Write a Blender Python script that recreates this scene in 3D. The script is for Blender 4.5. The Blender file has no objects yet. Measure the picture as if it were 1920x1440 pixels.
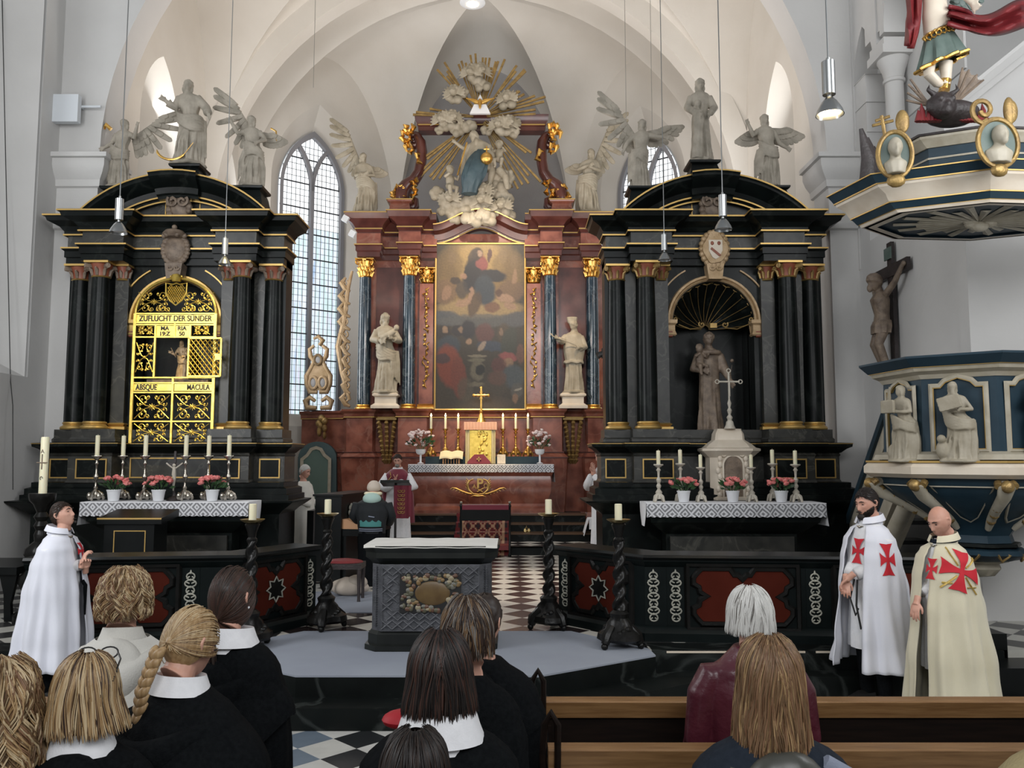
import bpy, bmesh, math, random
from math import sin, cos, pi, atan, atan2, sqrt, radians, exp
from mathutils import Vector, Matrix, noise
SC = bpy.context.scene
COL = SC.collection
R = random.Random(7)
# ---------------------------------------------------------------- camera
F = 1550.0; PIT = atan(140.0/F); EYE = 2.15
cam_data = bpy.data.cameras.new('camera'); cam = bpy.data.objects.new('camera', cam_data); COL.objects.link(cam)
cam_data.sensor_width = 36.0; cam_data.lens = F*36.0/1920.0; cam_data.clip_start = 0.05; cam_data.clip_end = 200
cam.location = (0, 0, EYE); cam.rotation_euler = (pi/2+PIT, 0, 0)
SC.camera = cam
def S(u, v, Y):
    "the point of the place at depth Y that the photograph shows at pixel (u, v)"
    a = (u-960)/F; b = (720-v)/F
    t = Y/(cos(PIT)-sin(PIT)*b)
    return Vector((t*a, Y, EYE+t*(sin(PIT)+cos(PIT)*b)))
# ---------------------------------------------------------------- world, exposure, large lights
SC.view_settings.view_transform = 'Standard'; SC.view_settings.look = 'None'
SC.view_settings.exposure = 0.0; SC.view_settings.gamma = 1.0; SC.view_settings.use_curve_mapping = False
W = bpy.data.worlds.new('overcast_sky'); SC.world = W; W.use_nodes = True
W.node_tree.nodes['Background'].inputs[0].default_value = (0.93, 0.965, 1.0, 1)
W.node_tree.nodes['Background'].inputs[1].default_value = 0.34
try:
    SC.cycles.max_bounces = 6; SC.cycles.diffuse_bounces = 3; SC.cycles.glossy_bounces = 3
    SC.cycles.transmission_bounces = 4; SC.cycles.transparent_max_bounces = 6
    SC.cycles.sample_clamp_indirect = 6.0; SC.cycles.caustics_reflective = False; SC.cycles.caustics_refractive = False
except Exception: pass
def area(name, loc, target, sx, sy, power, col):
    L = bpy.data.lights.new(name, 'AREA'); L.shape = 'RECTANGLE'; L.size = sx; L.size_y = sy
    L.energy = power; L.color = col
    o = bpy.data.objects.new(name, L); COL.objects.link(o); o.location = loc
    o.rotation_euler = (Vector(target)-Vector(loc)).to_track_quat('-Z', 'Y').to_euler(); return o
def spot(name, loc, target, power, col, ang, blend=0.6, rad=0.06):
    L = bpy.data.lights.new(name, 'SPOT'); L.energy = power; L.color = col; L.spot_size = radians(ang)
    L.spot_blend = blend; L.shadow_soft_size = rad
    o = bpy.data.objects.new(name, L); COL.objects.link(o); o.location = loc
    o.rotation_euler = (Vector(target)-Vector(loc)).to_track_quat('-Z', 'Y').to_euler(); return o
DAY = (0.97, 0.985, 1.0)
# fill added for nave daylight left, right and behind the viewer; chancel windows' daylight
area('nave_daylight_fill', (-6.6, 4.5, 5.0), (1.5, 12.5, 6.5), 2.4, 4.5, 330, DAY)
area('nave_daylight_fill', (5.9, 4.0, 5.6), (-2, 12.5, 6.0), 2.6, 4.5, 260, DAY)
area('nave_daylight_fill', (0.5, -5.0, 7.5), (-0.5, 13, 6.0), 7.0, 4.0, 640, DAY)
area('chancel_window_light', (-6.1, 14.7, 6.2), (0.5, 15.0, 8.0), 1.1, 5.5, 120, DAY)
area('chancel_window_light', (4.5, 14.7, 6.2), (-2, 16, 8.0), 1.1, 5.5, 120, DAY)
area('chancel_window_light', (-5.9, 18.4, 6.0), (0.5, 17.0, 8.0), 1.1, 5.0, 100, DAY)
WARM = (1.0, 0.74, 0.42)
spot('altar_spotlight', (-3.2, 9.6, 6.9), S(333, 690, 12.0), 1000, (1.0, 0.80, 0.36), 22)
spot('altar_spotlight', (-3.1, 15.0, 7.8), S(725, 690, 18.7), 260, (1.0, 0.80, 0.56), 26)
spot('altar_spotlight', (1.9, 15.0, 7.8), S(1075, 660, 18.7), 420, (1.0, 0.72, 0.42), 26)
spot('altar_spotlight', (-0.7, 14.6, 9.4), S(900, 600, 19.0), 1100, (1.0, 0.84, 0.66), 50)
spot('altar_spotlight', (-0.7, 15.2, 6.4), S(900, 830, 18.3), 900, (1.0, 0.74, 0.42), 30)
area('vault_fill_light', (-0.75, 14.6, 5.6), (-0.75, 16.6, 12.0), 3.6, 2.4, 190, (1.0, 0.86, 0.76))  # area lights added to brighten the vault, not lamps of the church
area('vault_fill_light', (-4.2, 13.7, 6.9), (-3.4, 15.5, 12.0), 1.8, 1.2, 30, (1.0, 0.86, 0.74))
area('vault_fill_light', (2.7, 13.7, 6.9), (1.9, 15.5, 12.0), 1.8, 1.2, 30, (1.0, 0.86, 0.74))
spot('chancel_floor_fill', (-0.2, 13.2, 8.5), (0.1, 12.2, .35), 1500, (1.0, 0.86, 0.70), 26)  # extra spot added to brighten the chancel floor
# ---------------------------------------------------------------- materials
def _n(nt, t, **k):
    n = nt.nodes.new(t)
    for a, b in k.items(): setattr(n, a, b)
    return n
def mat(name, col, rough=0.6, metal=0.0, c2=None, ns=4.0, bump=0.0, bs=40.0, emit=None, es=1.0, vein=None, vs=2.5, spec=0.5, det=5.0, sheen=0, sss=0, lo=.35, hi=.65, stretch=None, coat=0, vcol=False):
    m = bpy.data.materials.new(name); m.use_nodes = True; nt = m.node_tree
    b = nt.nodes['Principled BSDF']
    b.inputs['Base Color'].default_value = (*col, 1); b.inputs['Roughness'].default_value = rough
    b.inputs['Metallic'].default_value = metal; b.inputs['Specular IOR Level'].default_value = spec
    if sheen: b.inputs['Sheen Weight'].default_value = sheen
    if coat: b.inputs['Coat Weight'].default_value = coat; b.inputs['Coat Roughness'].default_value = .12
    if sss:
        b.inputs['Subsurface Weight'].default_value = sss; b.inputs['Subsurface Radius'].default_value = (.012, .006, .004); b.inputs['Subsurface Scale'].default_value = 1.0
    if emit: b.inputs['Emission Color'].default_value = (*emit, 1); b.inputs['Emission Strength'].default_value = es
    tc = _n(nt, 'ShaderNodeTexCoord'); co = tc.outputs['Object']
    if stretch:
        mp = _n(nt, 'ShaderNodeMapping'); mp.inputs['Scale'].default_value = stretch; nt.links.new(co, mp.inputs[0]); co = mp.outputs[0]
    out = None
    if vcol:
        at = _n(nt, 'ShaderNodeAttribute', attribute_name='paint'); out = at.outputs['Color']
    if c2:
        nz = _n(nt, 'ShaderNodeTexNoise'); nz.inputs['Scale'].default_value = ns; nz.inputs['Detail'].default_value = det
        nt.links.new(co, nz.inputs['Vector'])
        cr = _n(nt, 'ShaderNodeValToRGB'); cr.color_ramp.elements[0].position = lo; cr.color_ramp.elements[1].position = hi
        cr.color_ramp.elements[0].color = (*col, 1); cr.color_ramp.elements[1].color = (*c2, 1)
        nt.links.new(nz.outputs['Fac'], cr.inputs[0]); out = cr.outputs[0]
        if vein:
            n2 = _n(nt, 'ShaderNodeTexNoise'); n2.inputs['Scale'].default_value = vs; n2.inputs['Detail'].default_value = 8; n2.inputs['Distortion'].default_value = 1.2
            nt.links.new(co, n2.inputs['Vector'])
            sb = _n(nt, 'ShaderNodeMath', operation='SUBTRACT'); sb.inputs[1].default_value = .5; nt.links.new(n2.outputs['Fac'], sb.inputs[0])
            ab = _n(nt, 'ShaderNodeMath', operation='ABSOLUTE'); nt.links.new(sb.outputs[0], ab.inputs[0])
            r2 = _n(nt, 'ShaderNodeValToRGB'); r2.color_ramp.elements[0].position = 0.0; r2.color_ramp.elements[1].position = .022
            r2.color_ramp.elements[0].color = (.8,)*3+(1,); r2.color_ramp.elements[1].color = (0, 0, 0, 1)
            nt.links.new(ab.outputs[0], r2.inputs[0])
            mx = _n(nt, 'ShaderNodeMix', data_type='RGBA'); mx.inputs[7].default_value = (*vein, 1)
            nt.links.new(r2.outputs[0], mx.inputs[0]); nt.links.new(out, mx.inputs[6]); out = mx.outputs[2]
    if out: nt.links.new(out, b.inputs['Base Color'])
    if bump:
        nb = _n(nt, 'ShaderNodeTexNoise'); nb.inputs['Scale'].default_value = bs; nb.inputs['Detail'].default_value = 4
        nt.links.new(co, nb.inputs['Vector'])
        bp = _n(nt, 'ShaderNodeBump'); bp.inputs['Strength'].default_value = bump; bp.inputs['Distance'].default_value = .02
        nt.links.new(nb.outputs['Fac'], bp.inputs['Height']); nt.links.new(bp.outputs[0], b.inputs['Normal'])
    return m
M = dict(
 plaster=mat('white_plaster', (.62, .585, .53), .9, c2=(.67, .64, .59), ns=.7, bump=.12, bs=14),
 plaster2=mat('grey_white_plaster', (.53, .52, .505), .9, c2=(.585, .575, .56), ns=.8, bump=.12, bs=14),
 stone=mat('grey_stone_and_shade', (.30, .29, .29), .8, c2=(.34, .33, .33), ns=1.5, bump=.2),
 redm=mat('red_marble', (.14, .038, .024), .28, c2=(.30, .105, .068), ns=3.2, vein=(.26, .12, .085), vs=1.2, det=8, coat=.3),
 redd=mat('dark_red_marble', (.055, .014, .011), .28, c2=(.105, .032, .025), ns=3.0, det=8, coat=.3),
 bluem=mat('blue_grey_marble', (.006, .017, .030), .14, c2=(.022, .042, .062), ns=3.2, vein=(.08, .11, .13), vs=1.6, det=8, coat=.6),
 black=mat('black_marble', (.0035, .0045, .0043), .30, c2=(.006, .0085, .008), ns=3, vein=(.015, .018, .016), vs=1.1, spec=.16),
 blackp=mat('black_lacquer', (.004, .005, .005), .3, c2=(.006, .007, .007), ns=5, spec=.22),
 bwood=mat('black_carved_wood', (.005, .005, .0045), .32, c2=(.008, .0075, .007), ns=9, bump=.15, bs=30, spec=.25),
 gmar=mat('dark_grey_marble', (.014, .0145, .0125), .38, c2=(.032, .031, .026), ns=7, vein=(.07, .067, .056), vs=2.0, det=9),
 gold=mat('gilding', (.80, .50, .15), .28, metal=1, c2=(.62, .36, .09), ns=7, bump=.2, bs=60),
 goldd=mat('dull_gilding', (.42, .28, .10), .45, metal=.6, c2=(.26, .17, .07), ns=9, bump=.25, bs=50),
 goldl=mat('gold_moulding', (.55, .36, .12), .38, metal=.7),
 gilt=mat('gilded_iron', (.90, .66, .16), .32, metal=.85, c2=(.72, .50, .10), ns=12, bump=.15, bs=80),
 statue=mat('pale_carved_stone', (.27, .235, .17), .6, c2=(.37, .33, .255), ns=5, bump=.15, bs=35),
 statueg=mat('grey_carved_stone', (.25, .225, .18), .7, c2=(.37, .33, .27), ns=6, bump=.2, bs=35),
 cream=mat('cream_marble', (.62, .53, .42), .4, c2=(.70, .62, .51), ns=4),
 brownc=mat('brown_carving', (.13, .095, .07), .55, c2=(.24, .18, .13), ns=10, bump=.4, bs=40),
 ochre=mat('ochre_gilt_carving', (.36, .24, .12), .5, metal=.25, c2=(.48, .34, .2), ns=8, bump=.3, bs=40),
 redbr=mat('red_brown_paint', (.20, .045, .02), .45, c2=(.26, .075, .035), ns=8),
 redp=mat('dark_red_panel', (.052, .008, .004), .8, c2=(.065, .011, .006), ns=3, spec=.08),
 navyg=mat('blue_green_black_paint', (.0035, .006, .006), .4, c2=(.005, .008, .008), ns=5, spec=.15),
 ivory=mat('inlaid_ivory', (.38, .37, .31), .55, c2=(.27, .27, .23), ns=12),
 wax=mat('candle_wax', (.78, .73, .52), .45, sss=.3),
 silver=mat('tarnished_silver', (.52, .48, .42), .26, metal=1, c2=(.34, .31, .26), ns=14, bump=.3, bs=40),
 chrome=mat('brushed_metal', (.36, .37, .37), .3, metal=1),
 ivs=mat('ivory_painted_wood', (.55, .51, .43), .55, c2=(.44, .40, .33), ns=14, bump=.2, bs=40),
 pot=mat('white_glazed_pot', (.72, .73, .75), .3),
 leaf=mat('green_leaves', (.020, .055, .018), .5, c2=(.04, .10, .03), ns=20),
 pink=mat('pink_blossom', (.62, .12, .115), .6, c2=(.78, .30, .27), ns=24),
 pale=mat('pale_pink_blossom', (.78, .58, .58), .6, c2=(.84, .76, .72), ns=20),
 white=mat('white_cotton', (.72, .72, .74), .85, c2=(.78, .78, .80), ns=30, bump=.1, bs=180, sheen=.2),
 cape=mat('white_wool_cape', (.68, .69, .76), .85, c2=(.72, .73, .80), ns=3, bump=.15, bs=220, sheen=.25),
 capec=mat('cream_wool_cape', (.62, .57, .42), .85, c2=(.67, .62, .47), ns=3, bump=.15, bs=220, sheen=.25),
 linen=mat('off_white_linen', (.60, .58, .53), .85, c2=(.66, .64, .59), ns=5, bump=.2, bs=150, sheen=.2),
 coat=mat('black_wool', (.0035, .0042, .005), .9, c2=(.006, .007, .008), ns=60, bump=.25, bs=160, spec=.08),
 navyc=mat('navy_cloth', (.012, .017, .026), .8, c2=(.017, .023, .034), ns=40, bump=.2, bs=140, spec=.15),
 olive=mat('shiny_dark_olive_lining', (.05, .05, .042), .35, c2=(.075, .072, .06), ns=6),
 greyc=mat('pale_blue_grey_cloth', (.25, .28, .36), .7, bump=.2, bs=140),
 burg=mat('burgundy_quilting', (.062, .010, .018), .34, c2=(.085, .016, .026), ns=6, bump=.35, bs=16),
 yell=mat('mustard_cloth', (.42, .34, .17), .7, c2=(.34, .28, .15), ns=5, bump=.2, bs=90),
 hoodie=mat('black_fleece', (.005, .007, .009), .8, bump=.2, bs=120), teal=mat('teal_cloth', (.05, .20, .19), .75),
 mint=mat('pale_mint_cloth', (.38, .52, .47), .8), beanie=mat('beige_knit', (.58, .50, .42), .9, bump=.4, bs=200),
 skin=mat('skin', (.56, .30, .22), .5, c2=(.62, .35, .26), ns=14, sss=.08), skinr=mat('ruddy_skin', (.50, .25, .18), .48, c2=(.58, .32, .24), ns=14, sss=.08),
 cross=mat('red_felt', (.52, .012, .025), .75), wine=mat('wine_red_velvet', (.16, .008, .025), .7, sheen=.5),
 red=mat('red_cloth', (.42, .01, .02), .6), dark=mat('near_black', (.008, .008, .008), .5), brass=mat('brass', (.55, .42, .2), .3, metal=1),
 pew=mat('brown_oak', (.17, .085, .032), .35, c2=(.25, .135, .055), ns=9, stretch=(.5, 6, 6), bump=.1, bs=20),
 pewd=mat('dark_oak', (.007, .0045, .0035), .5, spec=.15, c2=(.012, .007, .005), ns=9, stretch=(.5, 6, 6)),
 carpet=mat('grey_carpet', (.27, .29, .34), .95, c2=(.30, .325, .375), ns=1.4, bump=.2, bs=240, spec=.1),
 altg=mat('grey_bronze_relief', (.050, .052, .058), .55, c2=(.09, .092, .102), ns=9, bump=.35, bs=50, metal=.2),
 altb=mat('black_slate', (.008, .009, .0085), .4, c2=(.014, .016, .014), ns=4, spec=.3), amber=mat('amber_stone', (.085, .048, .016), .4, c2=(.125, .078, .028), ns=9, det=7),
 teald=mat('blue_painted_wood', (.012, .030, .045), .45, c2=(.018, .04, .058), ns=4, spec=.3), creamp=mat('cream_paint', (.44, .40, .32), .5, c2=(.36, .32, .24), ns=8),
 greend=mat('sage_green_paint', (.095, .15, .125), .6, c2=(.11, .17, .145), ns=3), greenf=mat('blue_green_frame_paint', (.06, .10, .105), .6),
 offw=mat('off_white_device', (.62, .65, .68), .5), maroon=mat('crimson_drapery', (.135, .010, .014), .5, c2=(.20, .02, .022), ns=6),
 skirt=mat('grey_green_leather', (.075, .115, .10), .5, c2=(.13, .17, .15), ns=5), demon=mat('dark_brown_carving', (.022, .017, .016), .5, c2=(.04, .03, .03), ns=8, bump=.3),
 lead=mat('lead_strips', (.035, .037, .045), .6), mull=mat('stone_tracery', (.26, .26, .28), .8), tan=mat('tan_varnished_wood', (.50, .27, .14), .35),
 bluedr=mat('blue_drapery', (.028, .055, .07), .55, c2=(.05, .085, .10), ns=6), curtain=mat('pale_rose_silk', (.62, .36, .26), .6, sheen=.3),
 lit=mat('lamp_bulb', (1, .9, .7), .5, emit=(1, .78, .45), es=22), flame=mat('candle_flame', (1, .8, .5), .5, emit=(1, .66, .28), es=16),
 goldcl=mat('gold_brocade', (.62, .44, .12), .4, metal=.4, c2=(.45, .30, .08), ns=30, bump=.3, bs=60),
 stepb=mat('black_stone_step', (.004, .005, .0048), .4, spec=.15, c2=(.007, .009, .0085), ns=3, vein=(.035, .04, .038), vs=.8),
 stepw=mat('brown_varnished_step', (.10, .055, .03), .3), rugr=mat('oriental_rug', (.16, .02, .022), .9),
 beard=mat('dark_beard', (.012, .008, .006), .7), lens=mat('clear_lens', (.5, .5, .5), .1), paper=mat('book_pages', (.70, .64, .44), .7),
)
# ---------------------------------------------------------------- mesh builder
class MB:
    def __init__(s): s.v = []; s.f = []; s.m = []; s.cur = 0; s.col = None
    def add(s, vs, fs, T=None):
        o = len(s.v)
        if T is not None: vs = [T @ Vector(p) for p in vs]
        s.v.extend([tuple(p) for p in vs]); s.f.extend([tuple(o+i for i in f) for f in fs]); s.m.extend([s.cur]*len(fs))
        return s
    def box(s, x0, x1, y0, y1, z0, z1, T=None):
        return s.add([(x0,y0,z0),(x1,y0,z0),(x1,y1,z0),(x0,y1,z0),(x0,y0,z1),(x1,y0,z1),(x1,y1,z1),(x0,y1,z1)],
              [(0,3,2,1),(4,5,6,7),(0,1,5,4),(1,2,6,5),(2,3,7,6),(3,0,4,7)], T)
    def cbox(s, x, y, z, sx, sy, sz, T=None): return s.box(x-sx/2,x+sx/2,y-sy/2,y+sy/2,z,z+sz,T)
    def prism(s, pts, a0, a1, mapf=None, T=None):
        "polygon pts (a, b) pulled from a0 to a1; mapf(a, b, h) -> xyz"
        mapf = mapf or (lambda a, b, h: (a, b, h)); n = len(pts)
        vs = [mapf(a, b, a0) for a, b in pts]+[mapf(a, b, a1) for a, b in pts]
        fs = [tuple(range(n))[::-1], tuple(range(n, 2*n))]+[(i, (i+1) % n, n+(i+1) % n, n+i) for i in range(n)]
        return s.add(vs, fs, T)
    def xz(s, pts, y0, y1, T=None): return s.prism(pts, y0, y1, lambda a, b, h: (a, h, b), T)
    def grid(s, P, closed_u=False, closed_v=False, T=None, cap=False):
        "P[v][u] rows of points"
        nv = len(P); nu = len(P[0]); vs = [p for r in P for p in r]; fs = []
        for j in range(nv if closed_v else nv-1):
            for i in range(nu if closed_u else nu-1):
                a = j*nu+i; b = j*nu+(i+1) % nu; j2 = (j+1) % nv
                fs.append((a, b, j2*nu+(i+1) % nu, j2*nu+i))
        if cap: fs.append(tuple(range(nu))[::-1]); fs.append(tuple((nv-1)*nu+i for i in range(nu)))
        return s.add(vs, fs, T)
    def lathe(s, prof, n=20, T=None, c=(0, 0), cap=True, rf=None):
        "prof: (r, z) from bottom to top; rf(theta, r, z) -> r"
        rf = rf or (lambda t, r, z: r)
        P = [[(c[0]+rf(2*pi*i/n, r, z)*cos(2*pi*i/n), c[1]+rf(2*pi*i/n, r, z)*sin(2*pi*i/n), z) for i in range(n)] for r, z in prof]
        return s.grid(P, closed_u=True, cap=cap, T=T)
    def tube(s, pts, rad, n=8, T=None, cap=True, flat=1.0, closed=False):
        pts = [Vector(p) for p in pts]; m = len(pts)
        if not isinstance(rad, (list, tuple)): rad = [rad]*m
        rows = []; prev = None
        for i, p in enumerate(pts):
            if closed: d = pts[(i+1) % m]-pts[i-1]
            else: d = pts[min(i+1, m-1)]-pts[max(i-1, 0)]
            if d.length < 1e-9: d = Vector((0, 0, 1))
            d.normalize()
            if prev is None:
                u = Vector((0, -1, 0)) if abs(d.y) < .9 else Vector((0, 0, 1))
                u = (u-d*u.dot(d)).normalized()
            else:
                u = prev-d*prev.dot(d)
                u = u.normalized() if u.length > 1e-6 else prev
            prev = u; w = d.cross(u)
            rows.append([p+(u*cos(2*pi*k/n)*flat+w*sin(2*pi*k/n))*rad[i] for k in range(n)])
        return s.grid(rows, closed_u=True, closed_v=closed, cap=cap and not closed, T=T)
    def ball(s, c, r, n=12, m=8, T=None, f=None):
        if not isinstance(r, (list, tuple)): r = (r, r, r)
        P = []
        for j in range(m+1):
            a = -pi/2+pi*j/m; rr = max(cos(a), 1e-4)
            P.append([(c[0]+r[0]*rr*cos(2*pi*i/n), c[1]+r[1]*rr*sin(2*pi*i/n), c[2]+r[2]*sin(a)) for i in range(n)])
        if f: P = [[f(Vector(p)) for p in row] for row in P]
        return s.grid(P, closed_u=True, T=T)
    def mould(s, path, prof, mapf=None, closed=False, T=None, cap=True, flip=1):
        "sweep profile (out, h) along 2-D path, mitred; out is to the right of travel"
        mapf = mapf or (lambda a, b, h: (a, b, h)); n = len(path); nr = []
        for i in range(n):
            p = Vector(path[i]); a = Vector(path[i-1]) if (i > 0 or closed) else None; b = Vector(path[(i+1) % n]) if (i < n-1 or closed) else None
            d1 = (p-a).normalized() if a is not None else None; d2 = (b-p).normalized() if b is not None else None
            if d1 is None: d1 = d2
            if d2 is None: d2 = d1
            n1 = Vector((d1.y, -d1.x)); n2 = Vector((d2.y, -d2.x)); q = (n1+n2)
            if q.length < 1e-6: q = n1
            q.normalize(); q = q/max(q.dot(n1), .35); nr.append(q*flip)
        rows = [[mapf(path[i][0]+nr[i].x*o, path[i][1]+nr[i].y*o, h) for o, h in prof] for i in range(n)]
        vs = [p for r in rows for p in r]; k = len(prof); fs = []
        for i in range(n if closed else n-1):
            for j in range(k-1):
                a = i*k+j; b = ((i+1) % n)*k+j; fs.append((a, b, b+1, a+1))
        if cap and not closed: fs.append(tuple(range(k))); fs.append(tuple(range((n-1)*k, n*k))[::-1])
        return s.add(vs, fs, T)
    def mesh(s, name, mats, smooth=40):
        me = bpy.data.meshes.new(name); me.from_pydata(s.v, [], s.f)
        for m in mats: me.materials.append(m)
        if len(mats) > 1: me.polygons.foreach_set('material_index', s.m)
        bm = bmesh.new(); bm.from_mesh(me); bmesh.ops.recalc_face_normals(bm, faces=bm.faces); bm.to_mesh(me); bm.free()
        if s.col:
            ca = me.color_attributes.new('paint', 'FLOAT_COLOR', 'POINT')
            for i, c in enumerate(s.col): ca.data[i].color = (*c, 1)
        if smooth:
            me.shade_smooth()
            if smooth < 180: me.set_sharp_from_angle(angle=radians(smooth))
        me.update(); return me
    def build(s, name, mats, parent=None, loc=(0, 0, 0), rz=0, smooth=40, remesh=0, rot=None, scale=None, sub=0):
        if not isinstance(mats, (list, tuple)): mats = [mats]
        mats = [M[m] if isinstance(m, str) else m for m in mats]
        o = bpy.data.objects.new(name, s.mesh(name, mats, smooth)); COL.objects.link(o)
        o.location = loc; o.rotation_euler = rot or (0, 0, rz)
        if scale: o.scale = (scale,)*3 if not isinstance(scale, (tuple, list)) else scale
        if parent: o.parent = parent
        if remesh:
            rm = o.modifiers.new('fuse', 'REMESH'); rm.mode = 'VOXEL'; rm.voxel_size = remesh; rm.use_smooth_shade = True
            sm = o.modifiers.new('soften', 'SMOOTH'); sm.factor = .5; sm.iterations = 2
        if sub: ss = o.modifiers.new('round', 'SUBSURF'); ss.levels = sub; ss.render_levels = sub
        return o
def thing(name, label, cat, loc=(0, 0, 0), rz=0, group=None):
    o = bpy.data.objects.new(name, None); COL.objects.link(o); o.location = loc; o.rotation_euler = (0, 0, rz); o.empty_display_size = .1
    o['label'] = label; o['category'] = cat
    if group: o['group'] = group
    return o
def tag(o, label, cat, group=None, kind=None):
    o['label'] = label; o['category'] = cat
    if group: o['group'] = group
    if kind: o['kind'] = kind
    return o
def struct(o): o['kind'] = 'structure'; return o
def plabel(o, t): o['label'] = t; return o
def copy_tree(o, parent=None):
    c = o.copy(); COL.objects.link(c)
    if parent: c.parent = parent
    for ch in [x for x in COL.objects if x.parent == o]: copy_tree(ch, c)
    return c
def dup(o, loc, rz=0, label=None, scale=None):
    c = copy_tree(o); c.location = loc; c.rotation_euler = (0, 0, rz)
    if label: c['label'] = label
    if scale: c.scale = (scale,)*3
    return c
def TR(x=0, y=0, z=0, rx=0, ry=0, rz=0, s=1):
    return Matrix.Translation((x, y, z)) @ Matrix.Rotation(rz, 4, 'Z') @ Matrix.Rotation(ry, 4, 'Y') @ Matrix.Rotation(rx, 4, 'X') @ Matrix.Scale(s, 4)
def text(body, mat_, parent, loc, size, extrude=.004, align='CENTER', name='lettering', rot=(pi/2, 0, 0), bold=0, sx=1):
    c = bpy.data.curves.new(name, 'FONT'); c.body = body; c.size = size; c.extrude = extrude; c.align_x = align; c.align_y = 'CENTER'; c.offset = bold
    to = bpy.data.objects.new(name, c); me = bpy.data.meshes.new_from_object(to); me.name = name; bpy.data.objects.remove(to); bpy.data.curves.remove(c)
    o = bpy.data.objects.new(name, me); COL.objects.link(o); o.location = loc; o.rotation_euler = rot; me.materials.clear(); me.materials.append(M[mat_]); o.scale = (sx, 1, 1)
    if parent: o.parent = parent
    return o
def lerp(a, b, t): return a+(b-a)*t
def interp(keys, t):
    "keys: [(t, v0, v1...)] smooth interpolation"
    if t <= keys[0][0]: return keys[0][1:]
    for a, b in zip(keys, keys[1:]):
        if t <= b[0]:
            q = (t-a[0])/(b[0]-a[0]+1e-9); q = q*q*(3-2*q)
            return tuple(lerp(x, y, q) for x, y in zip(a[1:], b[1:]))
    return keys[-1][1:]
def arc(cx, cz, r, a0, a1, n, rz=None): return [(cx+r*cos(radians(lerp(a0, a1, i/n))), cz+(rz or r)*sin(radians(lerp(a0, a1, i/n)))) for i in range(n+1)]
def spiral(cx, cz, r0, r1, a0, a1, n): return [(cx+lerp(r0, r1, i/n)*cos(radians(lerp(a0, a1, i/n))), cz+lerp(r0, r1, i/n)*sin(radians(lerp(a0, a1, i/n)))) for i in range(n+1)]
# ================================================================ the building
XA = -0.72
def checker(name, tile, light, darks, rot=pi/4, off=(0, 0), rough=.22, joint=.012):
    m = bpy.data.materials.new(name); m.use_nodes = True; nt = m.node_tree; b = nt.nodes['Principled BSDF']; L = nt.links.new
    g = _n(nt, 'ShaderNodeNewGeometry'); mp = _n(nt, 'ShaderNodeMapping')
    mp.inputs['Rotation'].default_value = (0, 0, rot); mp.inputs['Scale'].default_value = (1/tile,)*3; mp.inputs['Location'].default_value = (off[0], off[1], 0)
    L(g.outputs['Position'], mp.inputs[0]); sp = _n(nt, 'ShaderNodeSeparateXYZ'); L(mp.outputs[0], sp.inputs[0])
    fl = []
    fr = []
    for ax in (0, 1):
        f = _n(nt, 'ShaderNodeMath', operation='FLOOR'); L(sp.outputs[ax], f.inputs[0]); fl.append(f)
        r = _n(nt, 'ShaderNodeMath', operation='FRACT'); L(sp.outputs[ax], r.inputs[0]); fr.append(r)
    ad = _n(nt, 'ShaderNodeMath', operation='ADD'); L(fl[0].outputs[0], ad.inputs[0]); L(fl[1].outputs[0], ad.inputs[1])
    md = _n(nt, 'ShaderNodeMath', operation='FLOORED_MODULO'); md.inputs[1].default_value = 2; L(ad.outputs[0], md.inputs[0])
    cb = _n(nt, 'ShaderNodeCombineXYZ'); L(fl[0].outputs[0], cb.inputs[0]); L(fl[1].outputs[0], cb.inputs[1])
    wn = _n(nt, 'ShaderNodeTexWhiteNoise', noise_dimensions='2D'); L(cb.outputs[0], wn.inputs['Vector'])
    dk = _n(nt, 'ShaderNodeMix', data_type='RGBA'); gt = _n(nt, 'ShaderNodeMath', operation='GREATER_THAN'); gt.inputs[1].default_value = .5
    L(wn.outputs['Value'], gt.inputs[0]); L(gt.outputs[0], dk.inputs[0]); dk.inputs[6].default_value = (*darks[0], 1); dk.inputs[7].default_value = (*darks[1], 1)
    lt = _n(nt, 'ShaderNodeMix', data_type='RGBA'); L(wn.outputs['Value'], lt.inputs[0]); lt.inputs[6].default_value = (*light[0], 1); lt.inputs[7].default_value = (*light[1], 1)
    mx = _n(nt, 'ShaderNodeMix', data_type='RGBA'); L(md.outputs[0], mx.inputs[0]); L(dk.outputs[2], mx.inputs[6]); L(lt.outputs[2], mx.inputs[7])
    nz = _n(nt, 'ShaderNodeTexNoise'); nz.inputs['Scale'].default_value = 5; nz.inputs['Detail'].default_value = 8; L(g.outputs['Position'], nz.inputs['Vector'])
    ml = _n(nt, 'ShaderNodeMix', data_type='RGBA', blend_type='MULTIPLY'); ml.inputs[0].default_value = .35
    L(mx.outputs[2], ml.inputs[6]); L(nz.outputs['Fac'], ml.inputs[7]); L(ml.outputs[2], b.inputs['Base Color'])
    b.inputs['Roughness'].default_value = rough; b.inputs['Specular IOR Level'].default_value = .45
    return m
fm = checker('nave_floor_tiles', .31, ((.58, .57, .52), (.66, .65, .62)), ((.022, .024, .026), (.16, .20, .25)), off=(.18, .1))
fc = checker('chancel_floor_tiles', .33, ((.84, .79, .70), (.90, .85, .76)), ((.04, .028, .027), (.07, .05, .047)), off=(.3, .2), rough=.16)
fl_ = checker('side_floor_tiles', .31, ((.50, .49, .44), (.56, .55, .50)), ((.018, .017, .018), (.035, .034, .034)), off=(.1, .4), rough=.3)
b = MB(); b.box(-7.0, 9, -7, 8.1, -.2, 0); struct(b.build('floor', fm, smooth=0))
b = MB(); b.box(-2.4, 1.3, 8.4, 15.75, .15, .35); struct(b.build('floor_chancel', fc, smooth=0))
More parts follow.
